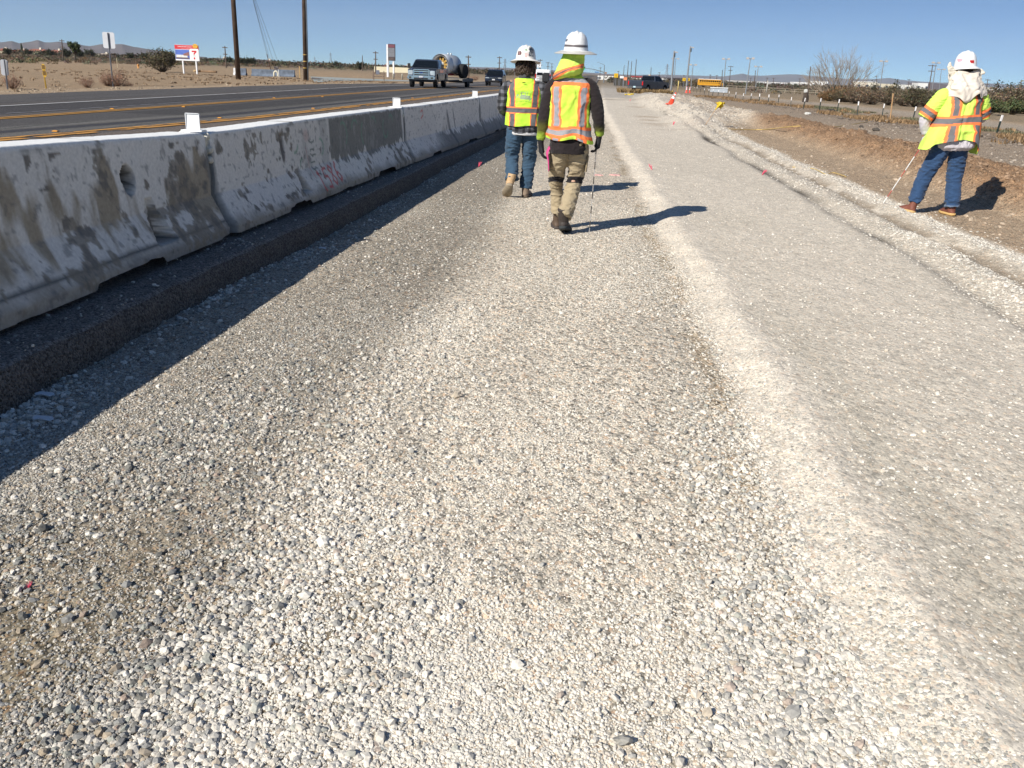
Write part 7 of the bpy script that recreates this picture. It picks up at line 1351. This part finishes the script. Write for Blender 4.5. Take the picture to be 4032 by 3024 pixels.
# leafless tree
def bare_tree():
    b = atg(3290, 399); s = b[1]/F; p = empty('bare_tree', tuple(b), 0, 'leafless spreading tree with brown brush round its foot', 'tree'); r_ = np.random.default_rng(3)
    def grow(mb, a, d, L, r, depth):
        d = d.normalized(); m = a+d*L*.5+Vector(r_.normal(0, .05*L, 3)); e = a+d*L+Vector((0, 0, .06*L)); mb.tube([tuple(a), tuple(m), tuple(e)], [r, r*.8, r*.6], 5 if depth > 1 else 3)
        if depth:
            for _ in range(3 if depth > 1 else 4): grow(mb, m.lerp(e, r_.uniform(.1, 1)), d+Vector(r_.normal(0, .33, 3))+Vector((-.05, 0, .16)), L*r_.uniform(.55, .8), r*.55, depth-1)
    W_ = 235*s; H = 170*s
    for k in range(17):
        fx = -.6+1.25*k/16; mb = MB(); d = Vector((fx*1.45-.15, r_.normal(0, .25), .75)); grow(mb, Vector((.25*W_*fx*.5, 0, 0)), d, H*.40*(.8+.35*r_.random()), .06, 4); mb.build('limb', flat('bare_bark', (.24, .195, .15), .9, var=.2), p)
    mb = MB(); mb.tube([(-.2, 0, -.2), (.3, 0, .4), (1.2, .1, .5)], [.22, .2, .12], 8, sub=3); mb.build('trunk', flat('bare_bark', (.24, .195, .15), .9, var=.2), p, True)
    return b, s
B_, s_ = bare_tree()
brush = bush_mesh('brush', 31, 3.4, 1.5, 2600, 90, (.17, .105, .05), (.16, .11, .07), .06, .1)
for k, (u, v, sc_) in enumerate(((3330, 402, 1.15), (3400, 404, 1.0), (3262, 398, .8))): plant('brush_pile', brush, atg(u, v), k*1.3, sc_, ['biggest heap of rusty brown brush under the leafless tree', 'rusty brown brush right of the leafless tree', 'small brown brush left under the leafless tree'][k], 'brush')
# stump with pale top, twisted dead branch
b = atg(3168, 402); mb = MB(); mb.tube([(0, 0, -.2), (.05, 0, .4), (-.05, 0, .85)], [.34, .26, .2], 10, sub=3); V, nn, fc = remesh(mb, .05, 1); V = V+nn*(.12*(fb3(V[:, 0]*4, V[:, 1]*4, V[:, 2]*3, 2)-.5))[:, None]; p = empty('tree_stump', tuple(b), 0, 'dark ragged stump with a white cap left of the leafless tree', 'stump'); link('wood', rawmesh('wood', V, fc, flat('stump_dark', (.06, .045, .035), .9, var=.4, scale=3), None, True), p); bx_(p, 'cap', (-.05, 0, .98), (.3, .3, .32), flat('cap_white', (.55, .55, .52), .7), .05)
b = atg(3424, 402); mb = MB(); mb.tube([(-.4, 0, -.1), (-.1, 0, .4), (.05, 0, .9), (.25, 0, 1.3)], [.1, .09, .09, .05], 8, sub=3); mb.tube([(.0, 0, .7), (-.3, 0, .8)], [.07, .03], 6); o = mb.build('dead_branch', flat('bare_bark', (.24, .195, .15), .9, var=.2), None, True); o.location = b; tag(o, 'twisted dead branch sticking up right of the brown brush', 'branch')
# joshua tree
def joshua():
    Y = 170; x = xU(298, Y); g = gz(x, Y); H = atY(290, 166, Y)[2]-g; p = empty('joshua_tree', (x, Y, g), 0, 'spiky tree with thick forked arms left of the tall sign', 'tree'); r_ = np.random.default_rng(12); mb = MB(); mb.tube([(0, 0, -.2), (-.05, 0, H*.45)], [.22, .16], 8); tips = []
    for k in range(13):
        a = r_.uniform(0, 6.28); t = r_.uniform(.2, 1); e = Vector((-.35+math.cos(a)*H*.34*t, math.sin(a)*H*.3*t, H*r_.uniform(.62, .98))); m = Vector((0, 0, H*.42)).lerp(e, .5)+Vector((math.cos(a)*.2, math.sin(a)*.2, -.15)); mb.tube([(0, 0, H*.4), tuple(m), tuple(e)], [.13, .11, .1], 6); tips.append((m, e))
    mb.build('trunk', flat('joshua_bark', (.07, .06, .045), .9), p, True); P = np.concatenate([np.array(m)[None]*(1-t[:, None])+np.array(e)[None]*t[:, None]+r_.normal(0, .17, (90, 3)) for m, e in tips for t in [r_.uniform(.35, 1.08, 90)]])
    V, Fq = quads(P, .16*r_.uniform(.6, 1.2, len(P)), r_); c = np.repeat(np.array([.075, .09, .04])[None]*r_.uniform(.4, 1.7, (len(P), 1)), 4, 0); link('crown', rawmesh('crown', V, Fq, leafmat('foliage', None), None, False, c), p)
joshua()
# far round trees
ft = bush_mesh('fartree', 55, 3.6, 3.4, 1500, 22, (.05, .055, .032), (.06, .045, .035), .13, .2, .05)
for u, v, Y, s, lb in ((263, 193, 300, 1., 'dark round tree between the pole and the spiky tree'), (316, 200, 330, .9, 'dark round tree right of the spiky tree'), (358, 205, 350, 1.0, 'dark tree left of the tall sign post'), (516, 212, 340, .8, 'dark tree midway between tall sign and billboard'), (573, 210, 330, .95, 'dark tree left of the largest bush'), (672, 205, 300, 1.2, 'dark tree touching the left edge of the billboard'), (112, 190, 330, .8, 'dark tree behind the cream gabled house'), (200, 195, 320, .9, 'bushy tree above the low red roofed house'), (30, 192, 300, .8, 'dark tree between the two leftmost houses'), (900, 228, 340, .8, 'dark tree left of the lone pole'), (953, 232, 300, .8, 'dark tree just right of the lone pole'), (968, 232, 310, .8, 'second dark tree right of the lone pole'), (993, 233, 330, .9, 'dark tree above the longer low barrier'), (1418, 252, 300, .9, 'dark tree by the bare wooden pole'), (1321, 255, 360, .8, 'dark tree under the tallest left lattice tower')):
    x = xU(u, Y); g = gz(x, Y); plant('far_tree', ft, (x, Y, g), u, s*(1. if Y < 340 else 1.1), lb, 'tree', parts=('trunk', 'crown'))
cy = MB(); cy.lathe([(.3, 0), (.5, .8), (.42, 2.6), (.1, 4.0)], n=10); x = xU(89, 420); o = cy.build('cypress', flat('cypress_green', (.02, .028, .015), .9, var=.4, scale=2), None, True); o.location = (x, 420, gz(x, 420)); o.scale = (1.2, 1.2, 1.35); tag(o, 'thin dark cypress beside the cream gabled house', 'tree')
# tumbleweeds along the left roadside
tw = bush_mesh('tumble', 91, 1.3, .85, 500, 60, (.26, .15, .10), (.25, .155, .11), .02, .1, .008)
for u, v, s, lb in ((455, 341, 1.05, 'dry reddish weed round the foot of the tall sign'), (345, 345, .6, 'small dry weed left of the tall sign'), (425, 338, .7, 'small dry weed just left of the tall sign post'), (500, 342, .5, 'flat dry weed right of the tall sign'), (52, 350, .7, 'dry weed right of the short sign'), (1872, 317, 1.1, 'dry bush right of the trailer ramp'), (1850, 317, .9, 'dry bush beside the trailer ramp')): plant('dry_weed', tw, atg(u, v), u, s, lb, 'weed')
wd = bush_mesh('weed', 92, .9, .4, 260, 26, (.30, .21, .09), (.28, .2, .1), .03, .0, .01)
P_ = []
r_ = np.random.default_rng(9)
# low dry grass and weeds as stuff
def ground_z(x, y): return ground(x, y)[0]
def tufts(name, lab, cat, X_, Y_, h, col, per=9):
    Z_ = ground_z(X_, Y_); n = len(X_); h = np.asarray(h)*np.ones(n); base = np.repeat(np.stack([X_, Y_, Z_], 1), per, 0); hh = np.repeat(h, per)*r_.uniform(.5, 1.2, n*per); a = r_.uniform(0, 6.28, n*per); sp = hh*r_.uniform(.1, .8, n*per)
    b0 = base+np.stack([r_.normal(0, .06, n*per), r_.normal(0, .06, n*per), np.zeros(n*per)], 1); tip = b0+np.stack([np.cos(a)*sp, np.sin(a)*sp, hh], 1); wv = np.stack([-np.sin(a), np.cos(a), 0*a], 1)*(.012+.0006*base[:, 1:2])
    V = np.stack([b0-wv, b0+wv, tip], 1).reshape(-1, 3); Fq = np.arange(len(V)).reshape(-1, 3); c = np.repeat(np.array(col)[None]*r_.uniform(.5, 1.4, (n*per, 1)), 3, 0); o = link(name, rawmesh(name, V, Fq, leafmat('foliage', None), None, False, c)); tag(o, lab, cat, kind='stuff')
y = r_.uniform(18, 95, 5200); x = 13.2-(y-40)*.03+r_.normal(0, .8, 5200); kk = vn2(x*.9, y*.35, 3) > .62; x, y = x[kk], y[kk]; tufts('dry_grass', 'dry golden grass along the row of dark stakes', 'grass', x, y, .15, (.27, .18, .10), 9)
y = r_.uniform(30, 62, 900); x = 14.8+r_.normal(0, .6, 900); kk = vn2(x*.7, y*.4, 8) > .5; x, y = x[kk], y[kk]; tufts('green_weeds', 'low green weeds behind the dark stakes', 'weeds', x, y, .10, (.15, .145, .09), 10)
y = r_.uniform(24, 95, 1500); x = -20.5-r_.random(1500)**1.5*34; kk = vn2(x*.5, y*.2, 13) > .45; tufts('dry_grass', 'sparse dry weeds scattered over the dirt lot beyond the highway', 'weeds', x[kk], y[kk], .09, (.27, .19, .12), 7)
y = r_.uniform(100, 108, 200); x = r_.uniform(2, 8, 200); tufts('roadside_weeds', 'dry weeds in front of the dark grey pickup', 'weeds', x, y-1.5, .45, (.26, .18, .09), 14)
# rocks in front of the pickup, dark clods
for k, (u, v, s, c, lb) in enumerate(((2522, 365, .42, (.5, .46, .4), 'pale rock in front of the pickup rear wheel'), (2565, 366, .5, (.5, .46, .4), 'pale rock in front of the pickup door'), (2603, 366, .4, (.5, .46, .4), 'pale rock in front of the pickup front wheel'), (3272, 440, .22, (.03, .028, .03), 'black rag like lump beside the stakes'), (3178, 452, .2, (.55, .54, .5), 'white lump at the foot of a stake'), (3365, 462, .2, (.12, .10, .09), 'dark flat rock in front of the stake row'), (3448, 516, .16, (.07, .06, .05), 'dark clod on the dirt track edge, right one'), (3395, 503, .13, (.07, .06, .05), 'dark clod on the dirt track edge, left one'), (3495, 480, .16, (.62, .6, .57), 'white scrap at the orange lath'))):
    a = atg(u, v); mb = MB(); rn = random.Random(k); 
    for j in range(4): mb.ell((rn.uniform(-.5, .5), rn.uniform(-.3, .3), rn.uniform(.1, .35)), (rn.uniform(.4, .7), .4, rn.uniform(.25, .45)), 10, 7)
    V, nn, fc = remesh(mb, .09, 1); V = V+nn*(.25*(fb3(V[:, 0]*3, V[:, 1]*3, V[:, 2]*3, k)-.5))[:, None]; o = link('rock', rawmesh('rock', V*s, fc, flat('rock_%d' % int(c[0]*100), c, .9, var=.3, scale=4, bump=.4), None, False)); o.location = a; tag(o, lb, 'rock')
# sagging yellow rope on the dirt
q = [atg(u, v) for u, v in ((2870, 512), (3000, 514), (3150, 508), (3300, 500), (3440, 476))]; mb = MB(); mb.tube([tuple(v+np.array([0, 0, .03])) for v in q], .012, 5, sub=6); tag(mb.build('rope', flat('rope_yellow', (.5, .36, .12), .8)), 'thin yellow rope lying across the dirt toward the stakes', 'rope')
q = [atg(u, v) for u, v in ((3120, 662), (3200, 668), (3250, 690), (3280, 684), (3330, 700))]; mb = MB(); mb.tube([tuple(v+np.array([0, 0, .02])) for v in q], .008, 5, sub=6); tag(mb.build('rope', flat('rope_yellow', (.5, .36, .12), .8)), 'short curl of yellow line by the white windrow', 'rope')
# scrubland: one mass
def scrub(name, lab, n, sel, size, col, per=60):
    P = []; X_, Y_ = sel(n); Z_ = ground_z(X_, Y_); S = size*r_.uniform(.6, 1.5, len(X_)); d = r_.normal(size=(len(X_), per, 3)); d /= np.linalg.norm(d, axis=2)[..., None]; d *= r_.uniform(.3, 1, (len(X_), per, 1))**.5; d[..., 2] = np.abs(d[..., 2])*.95
    P = np.stack([X_, Y_, Z_], 1)[:, None]+d*S[:, None, None]*np.array([1.1, 1.1, 1]); c = np.array(col)[None, None]*r_.uniform(.45, 1.4, (len(X_), 1, 1))*(1+.35*r_.normal(size=(len(X_), 1, 3))*np.array([.5, .25, .4]))*r_.uniform(.65, 1.35, (len(X_), per, 1)); P = P.reshape(-1, 3); c = c.reshape(-1, 3)
    V, Fq = quads(P, .16*np.repeat(S, per)*r_.uniform(.5, 1.2, len(P)), r_); o = link(name, rawmesh(name, V, Fq, leafmat('foliage', None), None, False, np.clip(np.repeat(c, 4, 0), .004, 1))); tag(o, lab, 'scrub', kind='stuff')
E1, E2, E3 = at(-100, 243, -.1), at(1000, 266, -.3), at(1650, 290, -.3)
def left_sel(n):
    t = r_.random(n)**.8; u = r_.random(n); ex = np.interp(u, [0, .6, 1], [E1[0], E2[0], E3[0]]); ey = np.interp(u, [0, .6, 1], [E1[1], E2[1], E3[1]]); k = 1+t*2.6; return ex*k, ey*k
scrub('desert_scrub', 'grey brown desert scrub covering the plain beyond the dirt lot', 5200, left_sel, .55, (.17, .135, .095))
def right_sel(n):
    y = 1/(1/70+(1/420-1/70)*r_.random(n)); x = r_.uniform(22, 330, n)*y/200+12; k = (x > 24+.0*y) & ((y > 230) | (x > .42*y)); return x[k], y[k]
scrub('desert_scrub', 'olive brown desert scrub on the plain at the right', 5200, right_sel, .9, (.15, .12, .08), 50)
def far_sel(n):
    y = 1/(1/330+(1/1500-1/330)*r_.random(n)); x = r_.uniform(-1, 1, n)*y*.75+.05*y; k = ~((x > -22) & (x < 3)); return x[k], y[k]
scrub('desert_scrub', 'far dark scrub below the hills', 6500, far_sel, 1.8, (.10, .085, .06), 24)
# ------------------------------------------------------------------ hills
def hills(name, Y, pts, col, seed, depth=.35, det=1.):
    pts = np.array(pts, float); U_ = np.linspace(pts[0, 0], pts[-1, 0], 420); Vv = np.interp(U_, pts[:, 0], pts[:, 1]); hz = 196+SL*U_; Hh = np.maximum((hz-Vv), .3)*Y/F; X_ = np.array([xU(u, Y, 60) for u in U_[::10]]); X_ = np.interp(U_, U_[::10], X_)
    rows = 46; rr_ = np.linspace(-1, 1, rows); XX = X_[None, :]*(1+rr_[:, None]*depth*.5); YY = Y*(1+rr_[:, None]*depth*.5)+0*X_[None, :]
    n = fb2(XX/Y*28*det, YY/Y*40, seed, 5); n = 1-np.abs(2*n-1); prof = np.cos(rr_*math.pi/2)[:, None]**.8
    ZZ = Hh[None, :]*prof*(1-.55*(1-prof)*(1-n))*(1+.10*(fb2(XX/Y*90, YY/Y*90, seed+5, 3)-.5)) - 6
    c = mixc(np.array(col)*.85, np.array(col)*1.15, fb2(XX/Y*40, YY/Y*60, seed+9, 3)); o = link(name, rawmesh(name, np.stack([XX, YY, ZZ], -1).reshape(-1, 3), grid_faces(rows, len(U_)), vcol('hill_soil', .95, .002, .1, 0, spec=.1), None, True, c.reshape(-1, 3))); tag(o, kind='structure')
hills('hills', 5200, [(-900, 170), (-300, 166), (-60, 168), (20, 163), (45, 160), (75, 168), (100, 165), (130, 162), (150, 157), (175, 165), (200, 166), (230, 163), (262, 168), (300, 170), (330, 177), (350, 180), (380, 176), (400, 172), (425, 176), (455, 174), (480, 172), (520, 182), (560, 188), (610, 196), (650, 200), (690, 208), (760, 216), (850, 224)], (.13, .105, .10), 3)
hills('hills', 6500, [(600, 214), (760, 222), (860, 226), (920, 231), (960, 230), (985, 227), (1010, 229), (1060, 234), (1120, 240), (1180, 245), (1260, 249), (1340, 250), (1400, 248), (1470, 250), (1500, 252), (1600, 258), (1700, 257), (1800, 259), (1900, 262), (2000, 265), (2100, 270), (2250, 278), (2400, 288), (2600, 296), (2800, 303)], (.17, .14, .14), 4)
hills('hills', 9500, [(2300, 290), (2500, 293), (2600, 292), (2700, 295), (2760, 297), (2850, 300), (2900, 294), (2925, 291), (2950, 297), (3000, 299), (3060, 296), (3110, 294), (3180, 299), (3240, 304), (3330, 311), (3420, 314), (3470, 311), (3500, 309), (3550, 316), (3620, 322), (3700, 326), (3800, 326), (3900, 331), (4000, 336), (4100, 342), (4700, 362)], (.17, .16, .17), 6)
hills('hills', 4200, [(3540, 336), (3570, 330), (3590, 323), (3610, 320), (3630, 325), (3650, 327), (3680, 324), (3720, 328), (3770, 334), (3830, 340), (3880, 342), (3920, 345), (4060, 350), (4200, 360)], (.13, .10, .095), 8, det=2)
# ------------------------------------------------------------------ haze
mb = MB(); mb.box((600, 5500, 298), (26000, 14400, 604)); m = bpy.data.materials.new('haze'); m.use_nodes = True; nt = m.node_tree; nt.nodes.clear(); o_ = N(nt, 'ShaderNodeOutputMaterial'); pv = N(nt, 'ShaderNodeVolumePrincipled'); pv.inputs['Color'].default_value = (.72, .86, 1, 1); pv.inputs['Density'].default_value = 4.5e-5; pv.inputs['Anisotropy'].default_value = 0
nt.links.new(pv.outputs[0], o_.inputs['Volume']); h_ = mb.build('haze', m); tag(h_, kind='stuff'); h_['label'] = 'thin pale blue haze over the desert plain'; h_['category'] = 'haze'
